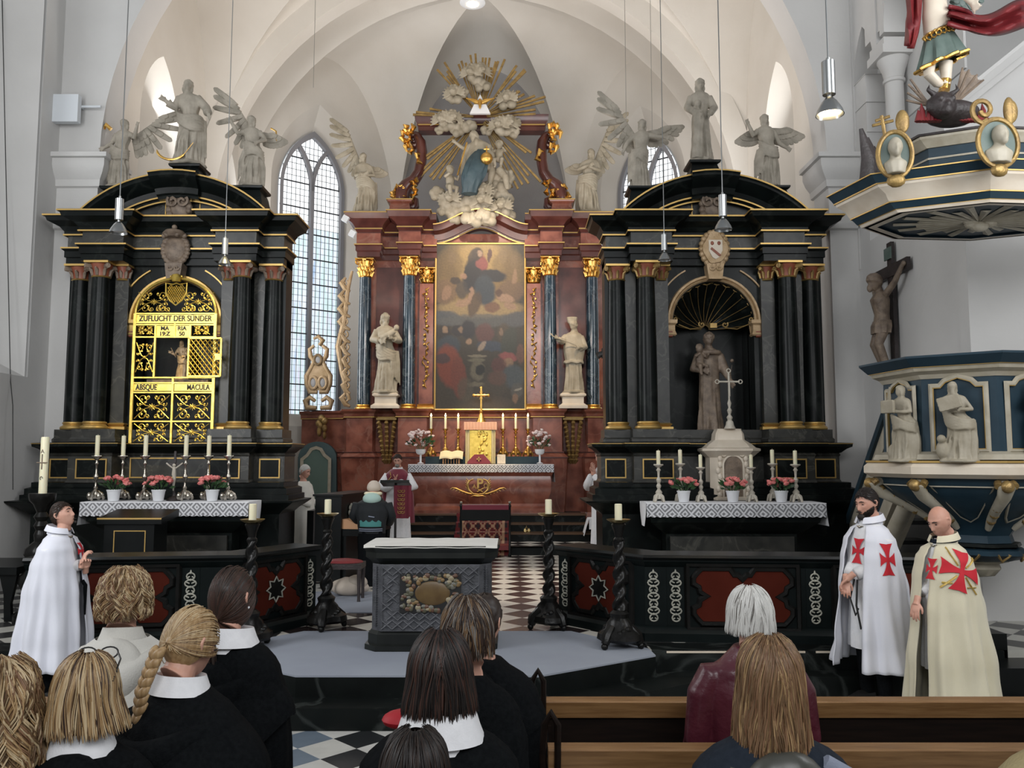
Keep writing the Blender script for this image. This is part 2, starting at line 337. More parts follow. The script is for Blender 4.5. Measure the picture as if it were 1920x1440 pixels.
b = MB(); b.box(-7, -2.4, 8.0, 15.75, .15, .35); b.box(1.3, 6, 8.0, 15.75, .15, .35); struct(b.build('floor_side', fl_, smooth=0))
b = MB(); b.box(-7, 6, 15.75, 23, .2, .50); struct(b.build('floor_sanctuary', fc, smooth=0))
b = MB(); b.box(-7, 6, 15.68, 15.75, .35, .505); b.box(-7, 6, 15.68, 15.80, .485, .51); struct(b.build('trim_chancel_step', M['stepb'], smooth=0))
# central platform and the black steps
plat = [(-1.80, 7.07), (.23, 7.07), (1.32, 7.79), (1.32, 8.9), (-2.88, 8.9), (-2.88, 7.79)]
b = MB(); b.prism(plat, 0.05, .338)
low = [(-2.05, 6.77), (.45, 6.77), (1.75, 7.62), (1.75, 8.9), (-3.3, 8.9), (-3.3, 7.62)]
b.prism(low, 0, .175)
struct(b.build('step_platform', M['stepb'], smooth=0))
b = MB(); cp = [(-1.80, 7.07), (.23, 7.07), (1.32, 7.79), (1.30, 8.06), (.62, 8.86), (-2.18, 8.86), (-2.86, 8.06), (-2.88, 7.79)]
b.prism(cp, .338, .352); tag(b.build('carpet', M['carpet'], smooth=0), 'plain grey carpet laid over the front platform under the free-standing altar', 'carpet')
b = MB()
for x0, x1 in ((1.32, 4.62), (-6.9, -2.88)):
    b.box(x0, x1, 7.72, 8.02, 0, .178); b.box(x0, x1, 7.95, 8.3, .178, .352)
struct(b.build('step_side', M['stepb'], smooth=0))
b = MB()
for x0, x1 in ((1.45, 2.75), (2.85, 3.32), (-6.5, -5.2)): b.box(x0, x1, 7.944, 7.952, .335, .3525)
struct(b.build('trim_white_joint', M['cream'], smooth=0))
b = MB(); b.box(-3.1, -.9, 9.9, 11.4, .35, .358); tag(b.build('carpet', M['carpet'], smooth=0), 'small grey carpet under the red piano stool behind the free-standing altar', 'carpet')
# steps of the high altar, three with brown edges
b = MB(); e = MB()
for k, (hw, y0, z0) in enumerate(((2.62, 16.75, .50), (2.4, 17.1, .665), (2.2, 17.45, .83))):
    x0, x1 = XA-hw, XA+hw+.05
    b.box(x0, x1, y0+.03, 19.0, z0, z0+.135); e.box(x0-.03, x1+.03, y0, y0+.5, z0+.135, z0+.165)
struct(b.build('step_high_altar', M['stepb'], smooth=0)); struct(e.build('trim_step_edge', M['stepw'], smooth=0))
# ---- walls
zs = 7.4
xl, xr = -6.45, 4.95
Ap = [(xl, 19.0), (-3.1, 21.7), (1.6, 21.7), (xr, 19.0)]
def arch2(c, r, z0, n=16, a0=180, a1=90): return arc(c, z0, r, a0, a1, n)
def frame(p, q):
    "wall-plane map: (s along wall, h out of wall, z)"
    p = Vector(p); q = Vector(q); d = (q-p); L = d.length; d /= L; nn = Vector((d.y, -d.x))
    return (lambda s, z, h: (p.x+d.x*s-nn.x*h, p.y+d.y*s-nn.y*h, z)), L
def pointed(cx, hw, z0, k, n=14):
    "pointed arch outline from left spring to right spring; k = rise over half width"
    rise = k*hw; r = (hw*hw+rise*rise)/(2*hw)
    L = []
    for i in range(n+1):
        a = atan2(rise, r-hw)*i/n if r != hw else pi/2*i/n
        L.append((cx-hw+r-r*cos(a), z0+r*sin(a)))
    return L+[(2*cx-x, z) for x, z in L[::-1][1:]]
def wall_with_window(name, p, q, zt, s0, hw, zb, zsp, k, depth, matn, splay=.35):
    "wall panel p->q with a pointed, splayed window opening centred at s0"
    f, L = frame(p, q); o = pointed(s0, hw+splay, zsp, k); inn = pointed(s0, hw, zsp, k)
    b = MB()
    out = [(s0-hw-splay, zb-splay*.9)]+o+[(s0+hw+splay, zb-splay*.9)]; inner = [(s0-hw, zb)]+inn+[(s0+hw, zb)]
    # face of the wall around the opening
    n = len(out); ref = []
    for (s, z) in out:
        pass
    b.box(0, 0, 0, 0, 0, 0) if 0 else None
    vs = [f(s, z, 0) for s, z in out]
    top = [f(s, zt, 0) for s, z in out]
    fs = [(i, i+1, n+i+1, n+i) for i in range(n-1)]
    b.add(vs+top, fs)
    b.add([f(0, -.2, 0), f(out[0][0], -.2, 0), f(out[0][0], zt, 0), f(0, zt, 0)], [(0, 1, 2, 3)])
    b.add([f(out[-1][0], -.2, 0), f(L, -.2, 0), f(L, zt, 0), f(out[-1][0], zt, 0)], [(0, 1, 2, 3)])
    b.add([f(out[0][0], -.2, 0), f(out[-1][0], -.2, 0), f(out[-1][0], out[-1][1], 0), f(out[0][0], out[0][1], 0)], [(0, 1, 2, 3)])
    b.grid([[f(s, z, 0) for s, z in out], [f(s, z, depth) for s, z in inner]])
    b.add([f(out[0][0], out[0][1], 0), f(out[-1][0], out[-1][1], 0), f(inner[-1][0], inner[-1][1], depth), f(inner[0][0], inner[0][1], depth)], [(0, 1, 2, 3)])
    struct(b.build(name, M[matn], smooth=30)); return f, inner
def glass_mat(name, base, alt, st):
    m = bpy.data.materials.new(name); m.use_nodes = True; nt = m.node_tree; bs = nt.nodes['Principled BSDF']; L = nt.links.new
    bs.inputs['Base Color'].default_value = (.3, .33, .36, 1); bs.inputs['Roughness'].default_value = .15
    tc = _n(nt, 'ShaderNodeTexCoord'); mp = _n(nt, 'ShaderNodeMapping'); mp.inputs['Scale'].default_value = (16, 16, 1.1); L(tc.outputs['Object'], mp.inputs[0])
    nz = _n(nt, 'ShaderNodeTexNoise'); nz.inputs['Scale'].default_value = 1.0; nz.inputs['Detail'].default_value = 3; L(mp.outputs[0], nz.inputs['Vector'])
    cr = _n(nt, 'ShaderNodeValToRGB'); el = cr.color_ramp.elements; el[0].position = .3; el[0].color = (*alt[0], 1); el[1].position = .72; el[1].color = (*alt[1], 1)
    e2 = el.new(.5); e2.color = (*base, 1); e3 = el.new(.6); e3.color = (*alt[2], 1); e4 = el.new(.42); e4.color = (*alt[3], 1)
    L(nz.outputs['Fac'], cr.inputs[0]); L(cr.outputs[0], bs.inputs['Emission Color']); bs.inputs['Emission Strength'].default_value = st
    return m
gl1 = glass_mat('tinted_glass', (.78, .88, 1.0), ((.42, .60, .86), (.80, .74, .95), (.62, .86, .84), (.9, .95, 1.0)), .95)
gl0 = glass_mat('clear_bright_glass', (.95, .98, 1.0), ((.85, .92, 1.0), (1, 1, 1), (.95, 1, 1), (1, 1, 1)), 1.25)
def tracery(f, inner, s0, hw, zb, zsp, k, depth, nm, split):
    "stone frame, mullion, two lights with a spandrel, glass and lead"
    root = bpy.data.objects.new(nm, None); COL.objects.link(root); struct(root)
    g = lambda h: (lambda s, z: f(s, z, h))
    outl = [(s0-hw, zb)]+pointed(s0, hw, zsp, k)+[(s0+hw, zb)]
    fr = MB(); ins = [(s0-hw+.09, zb+.05)]+pointed(s0, hw-.09, zsp, k)+[(s0+hw-.09, zb+.05)]
    for hh in ((depth-.14, depth+.02),):
        fr.grid([[f(s, z, hh[0]) for s, z in outl], [f(s, z, hh[0]) for s, z in ins], [f(s, z, hh[1]) for s, z in ins]])
    def strip(pts, w, h0=depth-.13, h1=depth+.0):
        fr.mould(pts, [(-w/2, h0), (w/2, h0), (w/2, h1), (-w/2, h1), (-w/2, h0)], lambda a, b_, h: f(a, b_, h))
    strip([(s0, zb), (s0, zsp-.02)], .085)
    r = hw*2-.05; # branches: two sub-arches
    zq = zsp-.1
    R_ = (hw*hw+(k*hw)**2)/(2*hw); am = math.acos(1-(hw/2)/R_)
    for sg in (-1, 1): strip([(s0+sg*(R_-R_*cos(am*i/10)), zsp-.02+R_*sin(am*i/10)) for i in range(11)], .085)
    fr.build('window_tracery', M['mull'], root, smooth=30)
    gm = MB(); gm.cur = 0
    o2 = [(s0-hw+.02, zb)]+pointed(s0, hw-.02, zsp, k)+[(s0+hw-.02, zb)]
    # lower tinted part and upper clear part
    lowp = [(s, min(z, split)) for s, z in o2]
    n = len(o2); vs = []; fs = []
    for i, (s, z) in enumerate(o2): vs += [f(s, zb, depth), f(s, min(z, split), depth), f(s, z, depth)]
    for i in range(n-1):
        a = i*3; b_ = (i+1)*3; fs += [(a, b_, b_+1, a+1)]
    gm.add(vs, fs); gm.cur = 1; gm.add(vs, [(i*3+1, (i+1)*3+1, (i+1)*3+2, i*3+2) for i in range(n-1)])
    gm.build('window_glass', [gl1, gl0], root, smooth=0)
    ld = MB(); z = zb+.1; i = 0
    def top_at(s):
        best = zb
        for (a, za), (b_, z2) in zip(o2, o2[1:]):
            if min(a, b_) <= s <= max(a, b_) and abs(b_-a) > 1e-6: best = max(best, za+(z2-za)*(s-a)/(b_-a))
        return best
    while z < top_at(s0)-.25:
        big = i % 4 == 0; t = .014 if big else .0022
        w = hw-.05 if z < zsp else max(.02, hw*(1-((z-zsp)/(k*hw))**1.6))
        a = [f(s0-w, z-t, depth-.03), f(s0+w, z-t, depth-.03), f(s0+w, z+t, depth-.03), f(s0-w, z+t, depth-.03)]
        c = [f(s0-w, z-t, depth-.005), f(s0+w, z-t, depth-.005), f(s0+w, z+t, depth-.005), f(s0-w, z+t, depth-.005)]
        ld.add(a+c, [(0, 1, 2, 3), (4, 7, 6, 5), (0, 4, 5, 1), (2, 6, 7, 3)]); z += .16; i += 1
    ns = int(2*hw/.115)
    for j in range(1, ns):
        s = s0-hw+2*hw*j/ns; t = .004; zt = top_at(s)
        ld.add([f(s-t, zb, depth-.02), f(s+t, zb, depth-.02), f(s+t, zt, depth-.02), f(s-t, zt, depth-.02), f(s-t, zb, depth-.004), f(s+t, zb, depth-.004), f(s+t, zt, depth-.004), f(s-t, zt, depth-.004)],
               [(0, 1, 2, 3), (0, 4, 5, 1), (0, 3, 7, 4), (1, 5, 6, 2)])
    ld.build('window_leading', M['lead'], root, smooth=0)
    return root
ZT = 14.2
for i, (p, q, s_) in enumerate(((Ap[0], Ap[1], .4695), (Ap[2], Ap[3], .50))):
    f, L = frame(p, q); s0 = L*s_
    f, inner = wall_with_window('wall_apse_'+('left', 'right')[i], p, q, ZT, s0, .88, 3.25, 8.95, 1.75, .42, 'plaster')
    tracery(f, inner, s0, .88, 3.25, 8.95, 1.75, .42, 'window_%d' % (i+1), 8.0)
# back wall with a blind dark doorway shape
b = MB(); b.box(-3.3, 1.8, 21.7, 21.9, 0, ZT); struct(b.build('wall_apse_back', M['stone']))  # grey colour stands in for the shade behind the high altar
b = MB(); b.cbox(.62, 21.70, 5.2, 1.15, .06, 2.9); b.cbox(-2.15, 21.70, 5.2, .5, .06, 2.2); struct(b.build('trim_blind_opening', M['stone'], smooth=0))
# side walls of the chancel with windows (seen as bright narrow strips)
sw = [((xl, 17.25), (xl, 19.0), .95, .50), ((xl, 12.95), (xl, 16.85), 1.75, .62)]
for i, (p, q, s0, hw) in enumerate(sw):
    f, inner = wall_with_window('wall_chancel_left', p, q, ZT, s0, hw-.12, 4.1, 8.1, 1.75, 1.0, 'plaster', .34)
    tracery(f, inner, s0, hw-.12, 4.1, 8.1, 1.75, 1.0, 'window_%d' % (i+3), 4.2)
f, inner = wall_with_window('wall_chancel_right', (xr, 16.85), (xr, 12.95), ZT, 1.95, .5, 4.1, 8.1, 1.75, 1.0, 'plaster', .34)
tracery(f, inner, 1.95, .5, 4.1, 8.1, 1.75, 1.0, 'window_5', 4.2)
b = MB(); b.box(xr, xr+.3, 16.85, 19.0, 0, ZT); b.box(xl-.3, xl, 16.85, 17.25, 0, ZT); struct(b.build('wall_chancel_pier', M['plaster']))
# vault cells: ruled between wall arch and rib
def curve3(p, q, rise_fn, n=18): return [Vector(p).lerp(Vector(q), t/n) for t in range(n+1)]
def rib(c, K, n=18):
    "quarter-arch from springing c (z low) to key K"
    c = Vector(c); K = Vector(K); d = Vector((K.x-c.x, K.y-c.y)); out = []
    for i in range(n+1):
        a = pi/2*i/n; t = 1-cos(a); out.append(Vector((c.x+d.x*t, c.y+d.y*t, c.z+(K.z-c.z)*sin(a))))
    return out
def half_arch(c, e, z, n=18): return rib(c, (e[0], e[1], z), n)
ribs = MB(); cells = MB()
def cell(c1, c2, K, zap):
    m_ = ((c1[0]+c2[0])/2, (c1[1]+c2[1])/2)
    for c in (c1, c2):
        A = half_arch((*c, zs), m_, zap); B = rib((*c, zs), K); P = []
        for j in range(9):
            t = j/8; P.append([a.lerp(b_, t)+Vector((0, 0, .28*sin(pi*t)*(i/18))) for i, (a, b_) in enumerate(zip(A, B))])
        cells.grid(P)
K1 = (XA, 18.5, 13.0)
cs = [(xl, 17.05), Ap[0], Ap[1], Ap[2], Ap[3], (xr, 17.05)]
for c1, c2, za in zip(cs, cs[1:], (12.0, 12.4, 12.75, 12.4, 12.0)): cell(c1, c2, K1, za)
cell((xl, 17.05), (xr, 17.05), K1, 13.0)
K2 = (XA, 15.0, 13.2)
bay = [(xl, 12.9), (xl, 17.05), (xr, 17.05), (xr, 12.9)]
for c1, c2, za in ((bay[0], bay[1], 12.3), (bay[1], bay[2], 13.0), (bay[2], bay[3], 12.3), (bay[3], bay[0], 13.0)): cell(c1, c2, K2, za)
struct(cells.build('ceiling_vault', M['plaster'], smooth=35))
def soft_rib(c, K, w=.07):
    P = rib((*c, zs), K); ribs.tube([p-Vector((0, 0, .0)) for p in P], w, 6, cap=False)
# chancel arch at 17 m and nave arch at 12.4 m: thick bands on piers
def band(name, cx, r, z0, w, y0, y1, zsc=1.0, ztop=ZT, wings=None, matn='plaster'):
    b = MB(); n = 40; inn = [(cx-r*cos(pi*i/n), z0+r*zsc*sin(pi*i/n)) for i in range(n+1)]; out = [(cx-(r+w)*cos(pi*i/n), z0+(r+w)*zsc*sin(pi*i/n)) for i in range(n+1)]
    if wings: out = [(wings[0] if x < cx-.01 and i < n/2 else (wings[1] if i > n/2 else cx), max(z, z0) if 0 else (z0 if i in (0, n) else z0+(ztop-z0)*min(1, sin(pi*i/n)*1.15))) for i, (x, z) in enumerate(out)]
    for y in (y0, y1): b.grid([[(x, y, z) for x, z in inn], [(x, y, z) for x, z in out]])
    b.grid([[(x, y0, z) for x, z in inn], [(x, y1, z) for x, z in inn]])
    b.grid([[(x, y0, z) for x, z in out], [(x, y1, z) for x, z in out]])
    struct(b.build(name, M[matn], smooth=35))
hw1 = (xr-xl)/2; cx1 = (xr+xl)/2
band('arch_chancel', cx1, hw1-.22, zs-.2, .5, 16.85, 17.25)
band('arch_nave', cx1, hw1-.1, 6.75, .7, 12.35, 12.9, wings=(-9.5, 9.5), matn='plaster2')
pil = MB()
pil.box(xl-.35, xl+.22, 16.85, 17.25, 0, zs-.2); pil.box(xr-.22, xr+.35, 16.85, 17.25, 0, zs-.2)
struct(pil.build('pilaster_chancel', M['plaster'], smooth=0))
XL, XR = -6.98, 5.28
pl = MB(); pl.box(-9.5, xl+.1, 12.35, 12.95, 0, 6.75); pl.box(xr-.1, 9.5, 12.35, 12.95, 0, 6.75)
struct(pl.build('pilaster_nave', M['plaster2'], smooth=0))
imp = [(0, 6.28), (.04, 6.30), (.05, 6.40), (.12, 6.50), (.16, 6.60), (.16, 6.70), (.21, 6.71), (.21, 6.78), (0, 6.80)]
imp2 = [(0, 5.62), (.05, 5.64), (.05, 5.72), (0, 5.74)]
b = MB()
for pr in (imp, imp2):
    b.mould([(XL, 12.35), (xl+.1, 12.35), (xl+.1, 13.0)], pr); b.mould([(xr-.1, 13.0), (xr-.1, 12.35), (XR, 12.35)], pr)
struct(b.build('trim_impost', M['plaster2'], smooth=25))
imp3 = [(o*.9, zs-7.0+h) for o, h in imp]
b = MB(); b.mould([(xr+.2, 17.25), (xr-.22, 17.25), (xr-.22, 16.85), (xr+.2, 16.85)][::-1], imp3, flip=-1); struct(b.build('trim_impost', M['plaster'], smooth=25))
# nave walls
def zz(v, Y): return S(960, v, Y).z
b = MB()
b.box(XL-.3, XL, 11.85, 12.95, 0, ZT)                      # beside the pier
sill = 3.32
b.box(XL-.3, XL, 9.2, 11.85, 0, sill)
b.add([(XL, 11.78, sill), (XL-.75, 11.2, sill+.5), (XL-.75, 11.2, ZT), (XL, 11.78, ZT)], [(0, 1, 2, 3)])
b.add([(XL, 11.78, sill), (XL, 9.6, sill), (XL-.75, 10.0, sill+.5), (XL-.75, 11.2, sill+.5)], [(0, 1, 2, 3)])
b.box(XL-.3, XL, 6.6, 9.6, 0, ZT)
struct(b.build('wall_nave_left', M['plaster2'], smooth=0))
b = MB(); b.box(XL-.80, XL-.76, 9.9, 11.3, sill+.4, 12); struct(b.build('window_6', gl0, smooth=0))
b = MB()
b.box(XR, XR+.4, 9.47, 12.95, -.1, 5.35); b.box(XR+.9, XR+1.2, 3.0, 9.47, -.1, 5.35); b.box(XR, XR+.4, 11.95, 12.4, 5.35, 7.0)
b.box(XR-.02, XR+1.0, 9.40, 9.62, -.1, 5.35)
struct(b.build('wall_nave_right', M['plaster2'], smooth=0))
# gallery above the right wall: pilaster with capital, pointed arch, column, back wall with bright window, sloping parapet
b = MB(); cap = [(0, 0), (.03, .02), (.03, .12), (.08, .2), (.11, .32), (.14, .33), (.14, .42), (0, .43)]
b.mould([(XR+.4, 12.42), (XR-.0, 12.42), (XR, 11.9), (XR+.4, 11.9)], [(o, 7.45+h) for o, h in cap], flip=-1)
struct(b.build('trim_gallery_capital', M['plaster2'], smooth=25))
b = MB(); f = lambda s, z, h: (XR+.0+h, s, z)
b.box(XR+.01, XR+.4, 11.92, 12.41, 7.0, 7.9)
for (ya, yb, zp) in ((11.55, 12.35, 7.9), (10.2, 11.3, 8.2)):
    ar = pointed((ya+yb)/2, (yb-ya)/2-.06, zp, 2.2, 12)
    b.grid([[f(s, z, 0) for s, z in ar], [f(s, ZT, 0) for s, z in ar]]); b.grid([[f(s, z, 0) for s, z in ar], [f(s, z, .4) for s, z in ar]])
    for s in (ya, yb): b.box(XR-.004, XR+.35, s-.07, s+.07, zp-.02, ZT)
b.box(XR, XR+.4, 3.0, 10.2, 9.6, ZT); b.box(XR+.03, XR+.38, 12.3, 12.9, 6.8, ZT); b.box(XR+.02, XR+.3, 11.3, 11.9, 8.3, ZT); b.box(XR-.012, XR+.1, 12.3, 12.42, 5, ZT); b.box(XR+.36, XR+.39, 9.9, 12.36, 7.0, ZT)
struct(b.build('wall_gallery_arcade', M['plaster2'], smooth=30))
for yy, nm in ((11.42, 'column'),):
    b = MB(); z1 = 7.75
    b.lathe([(.17, 5.35), (.17, 5.5), (.13, 5.6), (.125, 7.2), (.125, z1-.25), (.15, z1-.24), (.15, z1-.2), (.13, z1-.18), (.16, z1-.05), (.22, z1+.08), (.22, z1+.1)], 24, c=(XR+.2, yy))
    b.cbox(XR+.2, yy, z1+.1, .52, .52, .12); b.cbox(XR+.2, yy, z1+.22, .46, .46, .12)
    struct(b.build('gallery_column', M['plaster2'], smooth=35))
b = MB(); b.box(XR+.4, 7.05, 12.42, 12.7, 5, ZT); b.box(7.62, 10, 12.42, 12.7, 5, ZT); b.box(7.05, 7.62, 12.42, 12.7, 5, 6.7)
struct(b.build('wall_gallery_back', M['plaster2'], smooth=0))
b = MB(); b.box(7.05, 7.62, 12.55, 12.6, 6.7, ZT); struct(b.build('window_7', gl0, smooth=0))
b = MB(); b.box(XR+.42, 6.05, 12.38, 12.42, 7.0, 8.6); b.box(XR+1.0, 6.6, 12.38, 12.42, 6.2, 8.3); struct(b.build('trim_gallery_panel', M['stone'], smooth=0))
b = MB(); p0 = S(1770, 215, 9.4); p1 = S(1960, 62, 9.4)
sl = [(p0.x, p0.z), (p1.x, p1.z)]
b.prism([(p0.x, 4.9), (p1.x, 4.9), (p1.x, p1.z), (p0.x, p0.z)], 9.42, 9.6, lambda a, b_, h: (a, h, b_))
b.mould(sl, [(.1, 9.42), (.1, 9.36), (.03, 9.34), (.03, 9.32), (-.05, 9.28), (-.09, 9.28), (-.09, 9.6)], lambda a, b_, h: (a, h, b_))
struct(b.build('wall_gallery_parapet', M['plaster2'], smooth=25))
# little things fixed on the left wall
b = MB(); c = S(115, 203, 12.15); b.box(-.26, .26, -.05, .05, -.215, .215); b.box(-.22, .22, .05, .10, -.18, .18)
o = b.build('wall_heater', M['offw'], loc=(c.x, c.y+.03, c.z), smooth=0); tag(o, 'white square panel fixed high on the pier left of the black altar', 'panel')
b = MB(); b.tube([(-.16, 0, 0), (.16, 0, 0)], .02, 8); b.tube([(-.16, 0, 0), (-.16, .1, 0)], .012, 6); c = S(170, 200, 12.25)
tag(b.build('wall_bracket', M['offw'], loc=c), 'short white rod sticking out beside the white square wall panel', 'bracket')
b = MB(); y = 11.45; pts = []
for v in (0, 200, 450, 715): pts.append((S(4+v*.022, v, y).x, y, S(4, v, y).z))
for v in (760, 850, 918): pts.append((S(28+(v-715)*.002, v, 11.35).x, 11.3, S(4, v, 11.35).z))
b.tube(pts, .006, 6); tag(b.build('wall_cable', M['dark']), 'thin dark cord hanging down the white wall at the far left', 'cable')
for o in COL.objects:
    if o.type in ('MESH', 'EMPTY') and o.parent is None and 'category' not in o: o['kind'] = 'structure'
# ================================================================ figures: heads, hands, draped bodies, wings
def gs(x, s): return exp(-(x/s)**2)
def head_shape(p, beard=0, female=0, chub=0):
    "p on the unit sphere (front is -y) -> head of height 0.235 round the ears' centre"
    x, y, z = p; a, b, c = .0765, .094, .118
    if z < 0: a *= 1-.30*min(1, -z)**1.4+chub*.1; 
    X, Y, Z = x*a, y*b, z*c
    if z > .3: Y += .004
    front = max(0, -y)
    if z < -.15 and y > 0: Y *= 1-.35*min(1, (-z-.15)/.6)
    if z < -.35 and y < 0: Y = Y*1.0-.012*min(1, (-z-.35)/.4)*gs(X, .05)
    if y < 0:
        Y += .010*gs(X-.032*(1 if X > 0 else -1), .016)*gs(Z-.004, .014)           # sockets
        Y -= .006*gs(Z-.026, .012)*gs(X, .05)                                      # brow
        t = (.018-Z)/.062                                                            # nose
        if 0 <= t <= 1.15: Y -= .026*(t if t < 1 else max(0, 1-(t-1)/.15))*gs(X, .0075+.007*max(0, t))
        Y -= .006*gs(Z+.064, .007)*gs(X, .022); Y += .004*gs(Z+.070, .0035)*gs(X, .024); Y -= .006*gs(Z+.077, .007)*gs(X, .019)
        Y -= .009*gs(Z+.103, .014)*gs(X, .022)
        Y -= .004*gs(X-.045*(1 if X > 0 else -1), .018)*gs(Z+.02, .02)
    return Vector((X, Y, Z))
def head(mb, T, n=40, m=34, neck=True, ears=True, nl=.13, nr=.056):
    P = []
    for j in range(m+1):
        a = -pi/2+pi*j/m
        P.append([head_shape((cos(a)*cos(2*pi*i/n), cos(a)*sin(2*pi*i/n), sin(a))) for i in range(n)])
    mb.grid(P, closed_u=True, T=T)
    if ears:
        for s in (-1, 1):
            mb.tube([(s*.072, -.002, .022), (s*.083, .012, .026), (s*.086, .020, .008), (s*.080, .012, -.018), (s*.073, .0, -.028)], [.006, .008, .008, .008, .005], 7, T=T)
            mb.ball((s*.075, .008, .0), (.006, .014, .024), 8, 6, T=T)
    if neck: mb.tube([(0, .012, -.05), (0, .022, -.10), (0, .036, -.10-nl)], [nr*.95, nr, nr*1.12], 16, T=T)
def eyes(mb, T, d=.0):
    for s in (-1, 1): mb.ball((s*.031, -.0815, .003), (.011, .006, .0035), 8, 5, T=T)
def brows(mb, T):
    for s in (-1, 1): mb.tube([(s*.015, -.0985, .024), (s*.032, -.096, .029), (s*.050, -.083, .024)], [.0035, .0045, .002], 6, T=T)
def hair_cap(mb, T, off=.012, low=-.2, front=.35, back=-.65, n=36, m=20, amp=.004, seed=0):
    "shell over the skull; lower rim runs from front (z at the brow) to back"
    P = []
    for j in range(m+1):
        row = []
        for i in range(n):
            th = 2*pi*i/n; fr = (1-sin(th))/2 if True else 0
            fr = max(0, -sin(th)); bk = max(0, sin(th)); lo = low*(1-fr)*(1-bk)+front*fr**.7*(1 if fr else 0)+back*bk
            lo = low+(front-low)*fr**.6+(back-low)*bk**.8
            z = lerp(1, lo, (j/m)); z = max(-.98, min(1, z)); a = math.asin(z)
            p = head_shape((cos(a)*cos(th), cos(a)*sin(th)*1.0, z)); d = Vector((cos(a)*cos(th), cos(a)*sin(th), z))
            if p.y < -.085: p.y = -.085
            o = off*(1-.55*(j/m)**6)+amp*sin(th*13+seed+3*sin(j*.6))*sin(th*7+seed*2)
            row.append(p+d*o)
        P.append(row)
    mb.grid(P, closed_u=True, T=T)
def hand(mb, T, s=1.0, curl=.5, side=1, spread=.35):
    "palm along +z from the wrist, fingers beyond; palm faces -y; thumb on side*x"
    T = T @ Matrix.Scale(s, 4)
    mb.ball((0, 0, .045), (.040, .016, .052), 14, 10, T=T); mb.ball((side*.018, -.008, .03), (.018, .014, .03), 10, 8, T=T)
    mb.tube([(0, 0, -.05), (0, 0, 0), (0, 0, .03)], [.028, .026, .03], 12, T=T)
    for k, (L, x) in enumerate(((.074, .029), (.083, .010), (.077, -.010), (.060, -.028))):
        x *= side; p = Vector((x, 0, .084-.004*abs(k-1))); a = curl*.3; pts = [p-Vector((0, 0, .02))]; d = 0
        for q in range(4):
            pts.append(p.copy()); seg = L*(.45, .32, .23)[min(q, 2)]; d += curl*(.5, .8, .7, 0)[q]
            p = p+Vector((x*spread*.25*seg/.03, -sin(d)*seg, cos(d)*seg))
        mb.tube(pts, [.0095, .0095, .0088, .008, .0066], 8, T=T)
    mb.tube([(side*.022, -.004, .018), (side*.042, -.012, .042), (side*.050, -.022, .066), (side*.047, -.032, .086)], [.013, .012, .010, .0075], 8, T=T)
def folds(th, z, amp, seed=0, n=(7, 11, 17)):
    return amp*(.55*sin(n[0]*th+seed+2.2*sin(z*1.3+seed))+.3*sin(n[1]*th+seed*2-z*1.1)+.22*sin(n[2]*th+seed*3.1+z*.6))
def robe(mb, keys, seed=0, n=72, m=34, T=None, cap=True, fz=3.0, nn=(7, 11, 17), open_=None):
    "keys: (z, cx, cy, rx, ry, fold) bottom to top -> lofted draped body"
    z0, z1 = keys[0][0], keys[-1][0]; P = []
    for j in range(m+1):
        z = lerp(z0, z1, j/m); cx, cy, rx, ry, fo = interp(keys, z); row = []
        for i in range(n):
            th = 2*pi*i/n
            if open_: th = -pi/2+open_+(2*pi-2*open_)*i/(n-1)
            k = 1+folds(th, z*fz, fo, seed, nn); row.append((cx+rx*k*cos(th), cy+ry*k*sin(th), z))
        P.append(row)
    mb.grid(P, closed_u=not open_, cap=cap and not open_, T=T); return P
def arm(mb, a, b, c, H=1.0, r=(.034, .030, .022), sleeve=None, fing=True, T=None):
    "shoulder, elbow, wrist; sleeve = flare radius near the wrist"
    a, b, c = Vector(a), Vector(b), Vector(c); r = [x*H for x in r]
    mb.tube([a, a.lerp(b, .5), b, b.lerp(c, .5), c], [r[0]*1.15, r[0], r[1], r[1]*.95, r[2]], 12, T=T)
    if sleeve: mb.tube([a, b, b.lerp(c, .75)], [r[0]*1.4, r[0]*1.5, sleeve*H], 12, T=T)
    if fing:
        d = (c-b).normalized(); u = d.cross(Vector((0, 0, 1))); u = u.normalized() if u.length > .1 else Vector((1, 0, 0)); w = u.cross(d)
        mb.ball(tuple(c+d*.02*H), (.022*H, .022*H, .022*H), 10, 6, T=T)
        for k in range(4):
            q = (k-1.5)*.011*H; mb.tube([c+d*.02*H+w*q, c+d*.055*H+w*q*1.5, c+d*.082*H+w*q*1.9-u*.008*H], [.009*H, .008*H, .005*H], 6, T=T)
        mb.tube([c+d*.01*H+w*.02*H, c+d*.035*H+w*.04*H], [.009*H, .006*H], 6, T=T)
